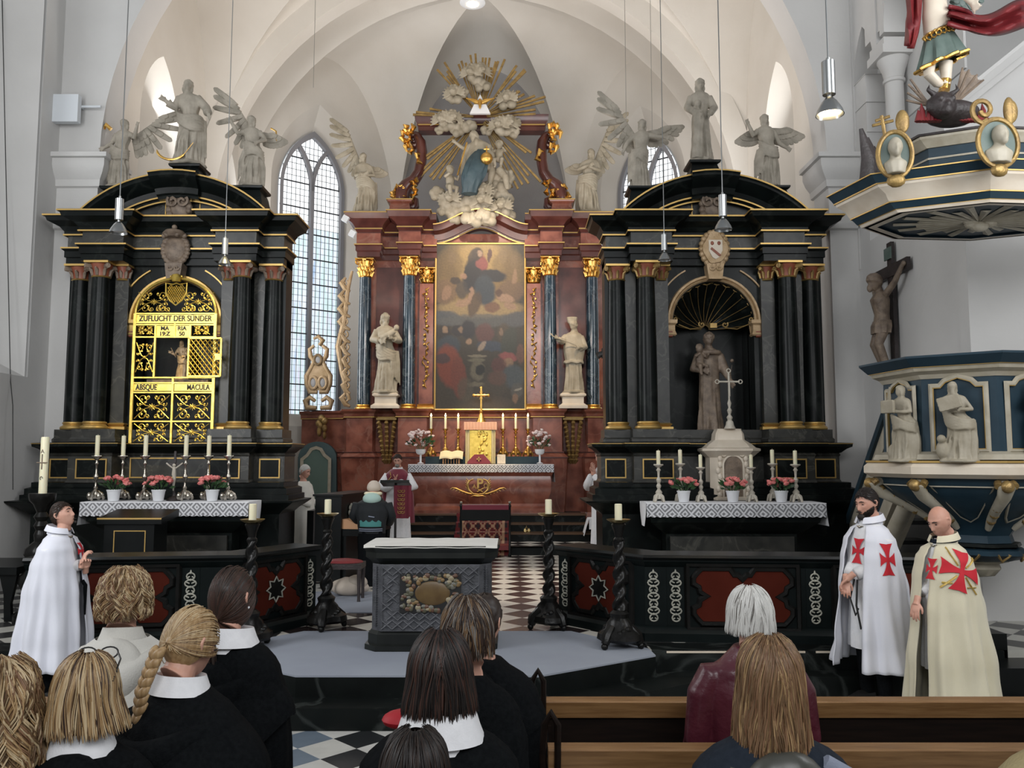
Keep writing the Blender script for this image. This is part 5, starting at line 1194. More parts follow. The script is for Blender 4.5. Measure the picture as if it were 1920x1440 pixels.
pnt = thing('altar_painting', 'tall dark oil painting of a figure rising in golden light over a crowd', 'painting', (XH, YH-.06, zbH))
pb.build('canvas', pm, pnt, smooth=0)
b = MB(); b.mould([(px0, pv0), (px1, pv0), (px1, pv1), (px0, pv1)], [(0, -.03), (0, -.10), (.03, -.11), (.045, -.08), (.045, .02)], lambda p, q, h: (p, h, q), closed=True); b.build('picture_frame', 'goldl', pnt, smooth=25)
# ---- gilt corbels, plinths and side figures
def corbel(px):
    x = hx(px, 820); b = MB(); zt_, zb2 = hz(785), hz(858)
    b.mould([(x-.2, -.0), (x-.2, -.3), (x+.2, -.3), (x+.2, -.0)], [(-.02, zt_-.06), (.03, zt_-.04), (.03, zt_), (-.1, zt_+.01)])
    for k in range(9):
        t = k/8; z = lerp(zt_-.05, zb2, t); w_ = .17*(1-.6*t)
        for s in (-1, 0, 1): b.tube([(x+s*w_, -.10-.16*(1-t), z), (x+s*w_*1.1, -.16-.16*(1-t), z-.06), (x+s*w_*.7, -.12-.12*(1-t), z-.14)], [.03, .05, .02], 7)
    return b.build('gilt_corbel', 'goldd', HA)
corbel(728); corbel(1073)
b = MB(); x = hx(595, 800)
for k in range(8): b.ball((x+.08*sin(k*2), .4-.0, hz(783+4.6*k)), (.09-.006*k, .08, .09), 8, 6)
b.build('gilt_mask', 'goldd', HA)
def plinth(px, nm, lb):
    x = XH+hx(px, 750); b = MB(); zb2, zt_ = hz(768), hz(739)
    b.mould([(-.24, .12), (-.24, -.22), (.24, -.22), (.24, .12)], [(.08, 0), (.08, .06), (.0, .12), (0, zt_-zb2-.10), (.05, zt_-zb2-.07), (.05, zt_-zb2-.03), (.0, zt_-zb2), (-.24, zt_-zb2)])
    o = b.build(nm, 'cream', loc=(x, YH-.22, zbH+zb2), smooth=25); tag(o, lb, 'plinth'); return x, zbH+zt_
x, z = plinth(728, 'statue_plinth', 'cream stone plinth under the bearded man with a child, left of the painting')
st = thing('bearded_man_statue', 'pale stone bearded man cradling a child, standing between the left blue columns', 'statue', (x-.03, YH-.26, z+.03))
Hs = S(728, 587, YH-.26).z-z
def ex(mb, H):
    mb.tube([(-.04*H, -.15*H, .66*H), (.06*H, -.17*H, .70*H), (.13*H, -.17*H, .75*H)], [.04*H, .045*H, .035*H], 10); mb.ball((.155*H, -.17*H, .79*H), (.035*H, .035*H, .04*H), 12, 8)
    mb.tube([(-.05*H, -.14*H, .64*H), (-.02*H, -.16*H, .58*H)], .022*H, 8)
statue_body(Hs*.98, 9, .025, .135, .125, (((-.10, 0, .78), (-.16, -.02, .66), (-.03, -.15, .63), .04), ((.10, 0, .78), (.165, -.03, .64), (.10, -.15, .66), .04)), hd=(.3, 0, .55), beard=True, hair=2, extra=ex).build('figure', 'statue', st, remesh=.014)
x, z = plinth(1072, 'statue_plinth', 'cream stone plinth under the mitred bishop, right of the painting')
st = thing('bishop_statue', 'pale warm-lit bishop with mitre and staff between the right blue columns', 'statue', (x+.03, YH-.26, z+.03))
Hs = S(1072, 600, YH-.26).z-z
def ex(mb, H):
    mb.tube([(-.30*H, -.16*H, .76*H), (.12*H, -.15*H, .60*H)], .010*H, 6); mb.tube([(-.30*H, -.16*H, .765*H), (-.33*H, -.16*H, .80*H)], .014*H, 6)
    for z in (.40, .42): mb.tube([(.135*H*cos(a), .11*H*sin(a), z*H+.008*H*sin(6*a)) for a in [i*pi/12 for i in range(24)]], .010*H, 6, closed=True)
    mb.lathe([(.052*H, .965*H), (.060*H, 1.0*H), (.066*H, 1.05*H)], 12, c=(-.02*H, -.015*H), rf=lambda t_, r_, z_: r_*(1+.2*cos(2*t_)))
    robe(mb, [(.42*H, .01*H, 0, .125*H, .10*H, .06), (.6*H, .01*H, 0, .15*H, .115*H, .04), (.78*H, 0, 0, .12*H, .09*H, .02), (.84*H, 0, 0, .05*H, .05*H, 0)], 4, 60, 16)
statue_body(Hs*.97, 4, -.0, .13, .125, (((-.10, 0, .78), (-.17, -.06, .70), (-.23, -.14, .73), .04), ((.10, 0, .78), (.15, -.03, .62), (.06, -.14, .60), .05)), hd=(.3, 0, -.85), sash=False, extra=ex, fold=.7).build('figure', 'statue', st, remesh=.014)
# angels on the outer cornices
for px, vb, vt, nm, lb, sd, arms, hd, w1, w2 in ((683, 402, 288, 'angel_statue', 'pale stone kneeling angel with a raised wing, left end of the red high altar', 11, (((-.10, 0, .78), (-.14, -.06, .62), (.02, -.15, .62)), ((.10, 0, .78), (.15, -.04, .62), (.0, -.15, .60))), (.15, 0, .6), ((-.08, .1, .76), (-.02, 0, .55), (-.22, 0, .10)), ((.1, .1, .80), (.08, 0, .02), (.06, 0, -.05))),
      (1105, 400, 280, 'angel_statue', 'pale stone angel with hands at its breast, right end of the red high altar', 12, (((-.10, 0, .78), (-.16, -.06, .66), (.0, -.15, .70)), ((.10, 0, .78), (.16, -.06, .64), (.03, -.15, .66))), (-.15, 0, -.6), ((.09, .1, .76), (.03, 0, .55), (.22, 0, .10)), ((-.1, .1, .80), (-.08, 0, .02), (-.07, 0, -.05)))):
    zb2 = S(px, vb, YH-.1).z; H = S(px, vt, YH-.1).z-zb2; t = thing(nm, lb, 'statue', (S(px, 350, YH-.1).x, YH-.02, zb2+.03))
    statue_body(H, sd, .05*(1 if px < 900 else -1), .17, .13, arms, hd=hd, hair=2).build('figure', 'statue', t, remesh=.014)
    for w_, L in ((w1, .95), (w2, .5)): b = MB(); wing(b, [v*H for v in w_[0]], w_[1], w_[2], 10, L*H, H*1.3, droop=1.3); b.build('wing', 'statue', t)
# ---- upper storey: beam and two S-scroll consoles
up = MB(); zbm0, zbm1 = hz(243), hz(215)
xb = hx(1022, 230)-.0; pr = [(0, zbm0), (.0, zbm0+.10), (.03, zbm0+.12), (.03, zbm0+.16), (.07, zbm0+.24), (.09, zbm1), (0, zbm1)]
up.mould([(-xb, .35), (-xb, .05), (xb, .05), (xb, .35)], pr); up.box(-xb+.01, xb-.01, .06, .35, zbm0, zbm1); up.build('upper_beam', 'redd', HA, smooth=25)
b = MB(); b.mould([(-xb, .05), (xb, .05)], [(0.032, zbm0+.115), (.04, zbm0+.115), (.04, zbm0+.145), (.032, zbm0+.145)]); b.build('gilt_line', 'goldl', HA, smooth=0)
for s in (-1, 1):
    def q(u, v): return (s*abs(hx(901+abs(u-901), v)), hz(v))
    pts2 = [q(1035-6+x_, 262+y_) for x_, y_ in [(-c*1.0, d) for c, d in spiral(0, 0, 3, 13, 0, 470, 20)]]
    path = [q(1024, 256), q(1017, 268), q(1015, 285), q(1016, 305), q(1020, 325), q(1030, 340), q(1041, 348), q(1050, 360), q(1052, 378), q(1044, 392), q(1034, 394), q(1026, 386), q(1026, 376), q(1033, 371)]
    b = MB(); rr = [.10, .13, .135, .13, .13, .14, .16, .19, .20, .17, .13, .10, .08, .05]
    b.tube([(x, -.02, z) for x, z in path], rr, 12, flat=1.5); b.tube([(x, -.02, z) for x, z in pts2], [.05]*10+[.08]*(len(pts2)-10), 10, flat=1.4)
    b.build('scroll_console', 'redd', HA)
    b = MB(); rnd = random.Random(5+s)
    for (u, v, n, rad) in ((1036, 248, 8, 9), (1042, 262, 8, 10), (1036, 285, 7, 8), (1024, 348, 4, 6), (1056, 368, 9, 12), (1058, 385, 6, 8), (1030, 366, 4, 8), (1014, 300, 3, 10)):
        for k in range(n):
            a = rnd.uniform(0, 2*pi); x, z = q(u+rad*.6*cos(a), v+rad*.6*sin(a)); x2, z2 = q(u+rad*cos(a+.8), v+rad*sin(a+.8)*1.2); x3, z3 = q(u+rad*.7*cos(a+1.6), v+rad*1.3*sin(a+1.6))
            b.tube([(x, -.18, z), (x2, -.24, z2), (x3, -.2, z3)], [.04, .06, .02], 7)
    b.build('gilt_foliage', 'gold', HA)
    x, z = q(1052, 395); b = MB(); zt_ = hz(381); zb2 = hz(409)
    b.mould([(x-.22, .3), (x-.22, -.3), (x+.22, -.3), (x+.22, .3)], [(.10, zb2), (.10, zb2+.05), (.02, zb2+.12), (0, zt_-.1), (.06, zt_-.06), (.07, zt_), (-.2, zt_+.01)]); b.build('console_pedestal', 'redm', HA, smooth=25)
    b = MB(); b.mould([(x-.22, .3), (x-.22, -.3), (x+.22, -.3), (x+.22, .3)], [(.07, zt_-.03), (.085, zt_-.03), (.085, zt_-.005), (.07, zt_-.005)]); b.build('gilt_line', 'goldl', HA, smooth=0)
# ---- glory: rays, clouds with cherubs, throned figure
GY = YH-.12
def G(u, v): p = S(u, v, GY); return p.x-XH, p.z-zbH
GL = thing('carved_glory', 'carved glory of gilt rays, stone clouds and cherub heads crowning the high altar', 'carving', (XH, GY, zbH))
b = MB(); c0 = G(900, 218); q = random.Random(11); ang = []
for base_a, L0, n in ((90, 1.0, 5), (74, .95, 3), (108, .96, 4), (128, .98, 4), (52, .98, 4), (35, .85, 3), (20, 1.05, 3), (8, .95, 2), (172, .85, 1), (178, 1.15, 2), (-35, 1.0, 2), (-52, 1.35, 4), (-62, 1.2, 2), (-128, 1.35, 5), (-140, 1.0, 2), (82, .9, 2), (98, .95, 2)):
    for k in range(n):
        a = radians(base_a+(k-n/2)*3.4+q.uniform(-1, 1)); L = 1.58*L0*q.uniform(.82, 1.04); w = .026
        d = Vector((cos(a), 0, sin(a))); nrm = Vector((-sin(a), 0, cos(a))); o = Vector((c0[0], .06+q.uniform(-.03, .03), c0[1]))
        p1 = o+d*.16; p2 = o+d*L
        vs = [p1-nrm*w*.3, p1+nrm*w*.3, p2+nrm*w, p2-nrm*w]; b.add([v+Vector((0, -.02, 0)) for v in vs]+[v+Vector((0, .02, 0)) for v in vs], [(0, 1, 2, 3), (4, 7, 6, 5), (0, 4, 5, 1), (1, 5, 6, 2), (2, 6, 7, 3), (3, 7, 4, 0)])
b.build('gilt_rays', 'goldd', GL, smooth=0)
clouds = [(893, 148, .24, 2), (905, 165, .22, 0), (852, 185, .24, 1), (950, 195, .26, 1), (868, 178, .18, 0), (840, 235, .25, 2), (858, 248, .2, 0), (930, 238, .18, 0), (945, 245, .24, 2), (965, 232, .18, 0), (880, 240, .2, 0), (962, 252, .17, 0), (825, 247, .14, 0), (912, 248, .16, 0)]
low = [(845, 385, .24, 1), (862, 398, .2, 0), (878, 392, .26, 0), (903, 388, .22, 1), (905, 370, .2, 1), (925, 392, .2, 0), (935, 365, .24, 0), (935, 345, .2, 0), (940, 398, .24, 1), (955, 408, .15, 0), (822, 370, .19, 0), (855, 412, .18, 0), (835, 400, .17, 0), (952, 335, .17, 0), (950, 350, .15, 0), (920, 360, .2, 0), (880, 408, .16, 0), (950, 378, .16, 0)]
for i, L in enumerate((clouds, low)):
    b = MB(); hd = MB()
    for k, (u, v, r, ch) in enumerate(L):
        x, z = G(u, v); cloud(b, (x, -.08-.12*i, z), r*(.84 if not i else 1), 5, k+9*i)
        for j in range(ch): cherub_head(b, TR(x+(j-.5*(ch-1))*.26, -.30-.14*i, z+.06+.05*j, rz=(.4 if j else -.3), s=1.0))
    b.build('cloud_bank', 'statue', GL, remesh=.016)
x, z = G(900, 421); b = MB(); cloud(b, (x, -.42, z), .26, 6, 4); cloud(b, (x-.2, -.42, z), .2, 4, 5); cloud(b, (x+.2, -.42, z), .2, 4, 6); cherub_head(b, TR(x, -.55, z, s=.9)); b.build('cloud_pendant', 'statue', GL, remesh=.016)
x, z = G(901, 205); b = MB(); 
b.xz([(x-.24, z-.22), (x+.24, z-.22), (x+.14, z+.0), (x-.14, z+.0)], -.28, -.20); b.xz([(x-.07, z+.1), (x+.07, z+.1), (x, z+.24)], -.28, -.20)
plabel(b.build('white_triangle', 'pot', GL, smooth=0), 'white triangle')
b = MB()
for s in (-1, 1): b.tube([(x, -.30, z+.02), (x+s*.14, -.32, z+.07), (x+s*.33, -.30, z+.14)], [.05, .05, .01], 8, flat=.6)
b.tube([(x, -.32, z-.12), (x, -.34, z+.02), (x, -.33, z+.1)], [.02, .05, .03], 8); plabel(b.build('dove', 'gold', GL), 'gilt dove')
# the seated figure
TF = thing('enthroned_figure_carving', 'carved bearded figure in a blue mantle enthroned on clouds above the painting', 'carving', (XH, GY-.3, zbH))
def g3(u, v): x, z = G(u, v); return x, z
b = MB(); hx_, hz_ = g3(890, 268)
head(b, TR(hx_, -.05, hz_, rz=-.5, rx=.2, s=1.15), 24, 20, ears=False); hair_cap(b, TR(hx_, -.05, hz_, rz=-.5, rx=.2, s=1.15), .02, -.3, .35, -.8, 24, 12, .01); b.ball((hx_+.06, -.14, hz_-.15), (.06, .05, .10), 10, 8)
x0, z0_ = g3(898, 300); robe(b, [(hz(330)-0, x0-.0, .05, .30, .2, .06), (z0_, x0, .0, .27, .2, .05), (hz(283), x0+.02, 0, .22, .16, .03), (hz(275), x0-.02, 0, .08, .08, 0)], 3, 60, 20)
xa, za = g3(875, 292); arm(b, (x0-.16, -.0, hz(285)), (xa-.05, -.1, za+.02), (xa-.22, -.18, za+.12), 1.5); xa, za = g3(912, 318); arm(b, (x0+.18, 0, hz(287)), (xa+.16, -.08, za+.05), (xa+.04, -.22, za), 1.5)
for s in (-1, 1):
    b.tube([(x0+s*.22, .0, hz(285)), (x0+s*.30, .02, hz(305)), (x0+s*.32, .02, hz(335)), (x0+s*.25, .0, hz(360))], [.08, .10, .10, .05], 10)
b.build('figure', 'statue', TF, remesh=.014)
b = MB(); P = []
for j in range(20):
    t = j/19; u, v = lerp(903, 882, t), lerp(296, 376, t); x, z = g3(u, v); w_ = .12+.12*sin(pi*min(1, t*1.1))+.06*t
    P.append([(x+w_*(1+folds(2*pi*i/40, t*4, .12, 3))*cos(2*pi*i/40), -.12-.22*sin(pi*t*.9)+.14*sin(2*pi*i/40)*(1+folds(2*pi*i/40, t*4, .12, 3)), z) for i in range(40)])
b.grid(P, closed_u=True, cap=True); plabel(b.build('blue_mantle', 'bluedr', TF), 'blue mantle')
b = MB(); x, z = g3(914, 318); b.ball((x, -.42, z), .14, 20, 14); b.tube([(x, -.42, z+.12), (x, -.42, z+.28)], .02, 6); b.tube([(x-.06, -.42, z+.22), (x+.06, -.42, z+.22)], .018, 6); plabel(b.build('globe', 'gold', TF), 'gilt globe')
b = MB(); xa, za = g3(874, 300); xb2, zb3 = g3(861, 345); b.tube([(xa+.05, -.28, za+.2), (xb2, -.30, zb3)], .02, 6); b.build('sceptre', 'gold', TF)
b = MB(); x, z = g3(846, 372); putto(b, TR(x, -.1, z, s=1.05, rz=.7)); b.build('putto', 'statue', TF, remesh=.014); b = MB(); x, z = g3(936, 318); putto(b, TR(x, .0, z, s=.95, rz=-.2)); x, z = g3(944, 345); b.tube([(x-.1, -.1, z+.2), (x+.05, -.2, z), (x+.1, -.2, z-.3)], [.1, .08, .05], 10)
b.build('putto', 'statue', TF, remesh=.014)
# ---- pierced carving at the left flank and the twin-medallion ornament
def side_orn(s, lb):
    b = MB(); t = thing('pierced_carving', lb, 'carving', (XH, YH-.1, zbH)); n = 30
    def q(u, v): return (s*abs(hx(u, v)), .12, hz(v))
    for v0 in range(520, 760, 24):
        w_ = 6+4*sin((v0-520)/240*pi*2.2)
        b.tube([q(655-w_*1.2, v0), q(646-w_, v0+10), q(650-w_*.4, v0+22), q(656, v0+26)], [.03, .07, .06, .03], 8)
        P = spiral(0, 0, .01, .09, 0, 420, 14); c = q(650-w_*.5, v0+12); b.tube([(c[0]+a, .1, c[2]+d) for a, d in P], .022, 6)
    b.tube([q(660, 508), q(652, 540), q(645, 600), q(634, 650), q(641, 700), q(655, 750)], [.03, .05, .06, .07, .05, .04], 8)
    b.build('openwork', 'ochre', t); return t
side_orn(-1, 'tall pierced gilt carving at the outer left edge of the high altar columns')
side_orn(1, 'tall pierced gilt carving at the outer right edge of the high altar columns')
t = thing('twin_medallion_carving', 'carved stand with two oval medallions in front of the left window', 'carving', (S(597, 700, YH).x, YH+.35, zbH+hz(768)))
def q(u, v): p = S(u, v, YH+.35); return p.x-t.location.x, 0, p.z-t.location.z
b = MB()
for s in (-1, 1):
    def e(u, v, y=0): p = q(597, v); return (p[0]+s*u/81.6, y, p[2])
    b.tube([e(4, 765), e(22, 764), e(25, 752), e(16, 745), e(6, 752)], [.05, .07, .07, .06, .04], 8)
    b.tube([e(2, 735), e(16, 735), e(22, 720), e(23, 705), e(14, 690), e(8, 678), e(15, 668), e(17, 655), e(8, 648)], [.05, .06, .06, .06, .05, .06, .06, .05, .04], 8)
    b.tube([e(9+7.5*cos(k*pi/8), 718-11*sin(k*pi/8), -.05) for k in range(16)], .035, 7, closed=True)
    b.tube([e(8*cos(k*pi/8)*.9, 675-9*sin(k*pi/8), -.05) for k in range(16)], .035, 7, closed=True)
p = q(597, 712); b.xz([(p[0]-.22, p[2]-.25), (p[0]+.22, p[2]-.25), (p[0]+.25, p[2]+.1), (p[0], p[2]+.5), (p[0]-.25, p[2]+.1)], -.02, .05)
p = q(599, 648); b.tube([p, (p[0]+.08, 0, p[2]+.12), (p[0]-.04, 0, p[2]+.22), (p[0]-.14, 0, p[2]+.16)], [.05, .06, .05, .03], 8)
b.build('frame', 'ochre', t, smooth=50)
b = MB()
for s in (-1, 1): p = q(597+s*9, 718); b.ball((p[0], -.04, p[2]), (.075, .03, .115), 14, 8)
p = q(597, 675); b.ball((p[0], -.04, p[2]), (.08, .03, .09), 14, 8); b.build('medallion', 'stone', t)
# ---- green door in the left wing
dr = thing('vestry_door', 'arched sage green door with a cream moulded panel in the high altar wing', 'door', (XH, YH-.02, zbH))
def q(u, v): p = S(u, v, YH+.35); return (p.x-XH, p.z-zbH)
pl = [q(560, 990), q(632, 990), q(632, 870)]+[(q(596, 860)[0]+(q(632, 860)[0]-q(596, 860)[0])*cos(radians(a)), q(596, 860)[1]+(q(596, 828)[1]-q(596, 860)[1])*sin(radians(a))) for a in range(0, 181, 15)]
b = MB(); b.prism(pl, .30, .46, lambda p, q_, h: (p, h, q_)); b.build('frame', 'greenf', dr, smooth=0)
def pan(g): return [q(566+g, 990), q(621-g, 990), q(621-g, 917), q(614-g, 908) if 0 else q(622-g, 860+g), q(612-g, 852+g), q(604, 841+g), q(595, 838+g), q(586, 841+g), q(577+g, 852+g), q(567+g, 860+g)]
b = MB(); b.prism(pan(0), .27, .30, lambda p, q_, h: (p, h, q_)); b.build('leaf', 'greend', dr, smooth=0)
b = MB(); P = pan(1.5); b.mould(P, [(-.035, -.27), (-.035, -.235), (.035, -.235), (.035, -.27)], lambda p, q_, h: (p, -h, q_), closed=True); b.build('moulding', 'creamp', dr, smooth=0)
# ---- mensa
YM = 17.75
ms = thing('high_altar_table', 'dark red marble altar block with a gilt wreath monogram below the lace cloth', 'altar table', (S(902, 900, YM).x, YM, .995))
mz = lambda v: S(902, v, YM).z-.995
hwm = 132/87.3
b = MB(); b.mould([(-hwm, .95), (-hwm, 0), (hwm, 0), (hwm, .95)], [(.03, 0), (.03, .06), (-.05, .10), (-.10, .14), (-.12, mz(945)), (-.03, mz(925)), (-.01, mz(905)), (-.03, mz(893)), (.0, mz(890)), (.04, mz(885)), (.05, mz(873)), (-.3, mz(872))]); b.box(-1.2, 1.2, .3, .95, mz(880), mz(871.5))
b.build('block', 'redm', ms, smooth=30)
b = MB(); b.box(-1.25, 1.25, .55, .95, mz(871), mz(856)); b.build('gradine', 'teald', ms, smooth=0)
def eq(u, v): return ((u-897)/87.3+(897-902)/87.3, -.05, mz(v))
b = MB()
for s in (-1, 1):
    def e(u, v): x, y, z = eq(897+s*u, v); return (x, y, z)
    b.tube([e(0, 927), e(10, 925.5), e(18, 918), e(20, 908), e(16, 901), e(9, 898)], [.014, .02, .024, .022, .018, .008], 6)
    b.tube([e(4, 927), e(18, 925), e(30, 921), e(40, 916), e(48, 914.5), e(52, 917)], [.01, .018, .022, .018, .014, .006], 6)
    for k in range(5): b.tube([e(20+6*k, 923.5-1.6*k), e(24+6*k, 927-2*k)], [.010, .004], 5); b.tube([e(19-.3*k, 918-4*k), e(24-.3*k, 912-4*k)], [.01, .004], 5)
    b.tube([e(0, 930), e(8, 929), e(14, 931)], [.012, .012, .004], 5)
b.build('wreath', 'goldl', ms)
zz1 = mz(909); text('P', 'goldl', ms, (eq(900, 908)[0], -.06, mz(907)), .28, .01, name='monogram_letter', bold=.006); text('A', 'goldl', ms, (eq(889.5, 908)[0], -.06, mz(912.5)), .12, .008, name='monogram_letter'); text('Ω', 'goldl', ms, (eq(911, 908)[0], -.06, mz(911.5)), .13, .008, name='monogram_letter')
b = MB()
for s in (-1, 1): b.tube([eq(900-s*7, 915), eq(900+s*5, 922)], .012, 5)
b.build('monogram_cross', 'goldl', ms)
cloth_top('altar_cloth', 'white lace-edged cloth on the red high altar table', -hwm-.04, hwm+.04, -.06, .5, mz(871)+.004, .155, (ms.location.x, YM, .995), side=.38)
zt0 = .995+mz(870)+.005; zgr = .995+mz(856)
def onm(u, v=860, Y=YM+.75): return S(u, v, Y).x
g0 = candlestick('candlestick', 'lit candle in a gilt candlestick, outermost on the left of the high altar', 'gilt candlesticks on the high altar', .62, 'gold', 2, .26, .026)
g0.location = (onm(808), YM+.72, zgr)
for u, lb in ((835, 'lit candle in a gilt candlestick, middle of the left three on the high altar'), (859, 'lit candle in a gilt candlestick just left of the tabernacle'), (943, 'lit candle in a gilt candlestick just right of the tabernacle'), (967, 'lit candle in a gilt candlestick, middle of the right three on the high altar'), (990, 'lit candle in a gilt candlestick, outermost on the right of the high altar')):
    dup(g0, (onm(u), YM+.72, zgr), 0, lb)
f1 = potted('flower_vase', 'pale pink and white bouquet in a white footed vase, left of the high altar candles', 'bouquets on the high altar', 'pale', .29, 3, 1); f1.scale = (1.12, 1.12, 1.12); f1.location = (onm(789, 860, YM+.45), YM+.42, zt0)
f2 = dup(f1, (onm(1012, 860, YM+.45), YM+.42, zt0), 1.3, 'pale pink and white bouquet in a white footed vase, right of the high altar candles')
# tabernacle
tn = thing('tabernacle', 'gold tabernacle under a pale rose cloth canopy on the high altar', 'tabernacle', (onm(901, 860, YM+.5), YM+.5, zt0)); tz = lambda v: S(901, v, YM+.4).z-zt0
b = MB(); b.box(-.28, .28, 0, .4, 0, tz(797)); b.build('cabinet', 'goldcl', tn, smooth=0)
b = MB(); b.xz([(-.24, .02), (.24, .02), (.24, tz(806)), (-.24, tz(806))], -.03, 0); rr = random.Random(2)
for k in range(24): b.ball((rr.uniform(-.15, .15), -.035, rr.uniform(.12, tz(812))), (.03, .02, .045), 7, 5)
b.build('gilt_door', 'gilt', tn, smooth=40)
b = MB(); n = 60; b.grid([[(-.36+.72*i/n, -.10-.02*sin(i*1.1)*t, lerp(tz(791), tz(806), t)) for i in range(n+1)] for t in (0, .5, 1)]); b.grid([[(s_*.36, lerp(-.10, .4, k/6), lerp(tz(791), tz(806), t)) for k in range(7)] for s_ in (-1,) for t in (0, 1)]); b.grid([[(.36, lerp(-.10, .4, k/6), lerp(tz(791), tz(806), t)) for k in range(7)] for t in (0, 1)]); b.box(-.36, .36, -.1, .4, tz(791)-.02, tz(791))
b.build('canopy', 'curtain', tn, smooth=60)
for s in (-1, 1):
    b = MB(); b.grid([[(s*lerp(.24, .33, i/14), -.06-.02*sin(i*1.4), lerp(0, tz(804), j/3)+0) for i in range(15)] for j in range(4)]); plabel(b.build('side_curtain', 'paper', tn, smooth=60), 'pale yellow curtain')
cx_ = thing('altar_cross', 'gold standing cross on top of the high altar tabernacle', 'cross', (onm(902, 790, YM+.6), YM+.6, zt0+tz(791))); H = S(902, 727, YM+.6).z-cx_.location.z
b = MB(); b.lathe([(.11, 0), (.10, .03), (.06, .10), (.05, .16), (.03, .2), (.045, .24), (.02, .28)], 14); b.tube([(0, 0, .2), (0, 0, H)], .022, 6); b.tube([(-.15, 0, H*.78), (.15, 0, H*.78)], .022, 6)
for x, z in ((-.16, H*.78), (.16, H*.78), (0, H)): b.ball((x, 0, z), (.035, .02, .035), 8, 6)
for k in range(8): b.tube([(0, 0, H*.78), (.10*cos(k*pi/4+.39), 0, H*.78+.10*sin(k*pi/4+.39))], [.015, .003], 5)
b.build('cross', 'gold', cx_)
# burse with cross, missal on its stand, small box
bz = thing('chalice_burse', 'dark red veil with a gold cross in front of the tabernacle', 'veil', (onm(898, 868, YM+.2), YM+.2, zt0)); b = MB(); b.prism([(-.25, 0), (.25, 0), (.25, .04), (.10, .20), (-.10, .20), (-.25, .04)], -.05, .12, lambda p, q, h: (p, h+q*.3, q)); b.build('veil', 'wine', bz, smooth=0)
b = MB(); b.box(-.012, .012, -.065, -.045, .05, .15); b.box(-.05, .05, -.065, -.045, .09, .112); plabel(b.build('gold_cross', 'goldl', bz, smooth=0), 'gold cross')
bk = thing('missal_stand', 'open book lying on a small wooden stand, left of the tabernacle', 'book stand', (onm(846, 868, YM+.25), YM+.25, zt0)); b = MB(); b.box(-.20, .20, -.05, .2, .10, .12)
for s in (-1, 1): b.box(s*.17-.015, s*.17+.015, -.05, .2, 0, .1)
for k in range(5): b.box(-.12+.06*k-.008, -.12+.06*k+.008, -.05, -.03, .0, .1)
b.build('stand', 'pew', bk, smooth=0)
b = MB(); P = []
for j, (y, z) in enumerate(((-.08, .13), (.2, .26))): P.append([(-.25+.5*i/16, y, z+.03*abs(sin(pi*(i/16)*2))) for i in range(17)])
b.grid(P); P2 = [[(x, y, z-.035) for x, y, z in r] for r in P]; b.grid(P2); b.grid([P[0], P2[0]]); b.build('open_book', 'paper', bk, smooth=50)
b = MB(); b.box(-.09, .09, -.05, .05, 0, .2); tag(b.build('altar_box', mat('checked_card', (.55, .47, .38), .7, c2=(.66, .60, .50), ns=30), loc=(onm(940, 868, YM+.3), YM+.3, zt0), smooth=0), 'small pale checked box right of the tabernacle', 'box')
# candle-lit side lectern cloth
# ================================================================ tables, lights and flowers of the side altars
def mensa(px0, px1, Y0, v, lb, cl):
    s0 = S(px0, v, Y0); s1 = S(px1, v, Y0); cx = (s0.x+s1.x)/2; hw = (s1.x-s0.x)/2; zt = s0.z
    t = thing('side_altar_table', lb, 'altar table', (cx, Y0, .35)); h = zt-.35-.006
    b = MB(); b.mould([(-hw+.02, .6), (-hw+.02, 0), (hw-.02, 0), (hw-.02, .6)], [(-.25, 0), (-.25, .04), (-.28, .08), (-.28, h-.42), (-.16, h-.34), (-.05, h-.25), (-.03, h-.17), (.0, h-.15), (.0, h-.02), (-.3, h)]); b.build('black_slab', 'black', t, smooth=25)
    b = MB(); b.box(-hw+.35, hw-.35, .235, .6, .10, h-.45); b.build('marble_front', 'gmar', t, smooth=0)
    cloth_top('altar_cloth', cl, -hw, hw, 0, .55, h+.004, .17, (cx, Y0, .35), side=.30); return zt+.004
YT = 10.9
zmL = mensa(150, 466, YT, 941, 'black marble altar table in front of the golden grille altar', 'white lace cloth on the left black side altar table')
zmR = mensa(1212, 1549, YT, 943, 'black marble altar table in front of the friar altar', 'white lace cloth on the right black side altar table')
ord_ = ('outermost left', 'second from the left', 'third from the left', 'third from the right', 'second from the right', 'outermost right')
a = candlestick('candlestick', 'x', 'silver candlesticks on the left side altar table', .60, 'silver', 0, .27, .028); b_ = candlestick('candlestick', 'x', 'ivory candlesticks on the right side altar table', .50, 'ivs', 1, .18, .026)
for i, (u, y) in enumerate(((180, .2), (229, .38), (271, .2), (347, .2), (390, .38), (428, .2))):
    o = a if i == 0 else copy_tree(a); o.location = (S(u, 900, YT+y).x, YT+y, zmL); o['label'] = 'unlit candle in a scrolled silver candlestick, %s on the left side altar' % ord_[i]
for i, (u, y, s_) in enumerate(((1235, .18, 1), (1276, .4, 1.02), (1314, .2, .92), (1409, .2, .92), (1449, .4, 1.02), (1492, .18, 1))):
    o = b_ if i == 0 else copy_tree(b_); o.location = (S(u, 900, YT+y).x, YT+y, zmR); o.scale = (s_,)*3; o['label'] = 'unlit candle in an ivory candlestick, %s on the right side altar' % ord_[i]
wh = ('left of its crucifix, nearest the standing man', 'in the middle', 'rightmost')
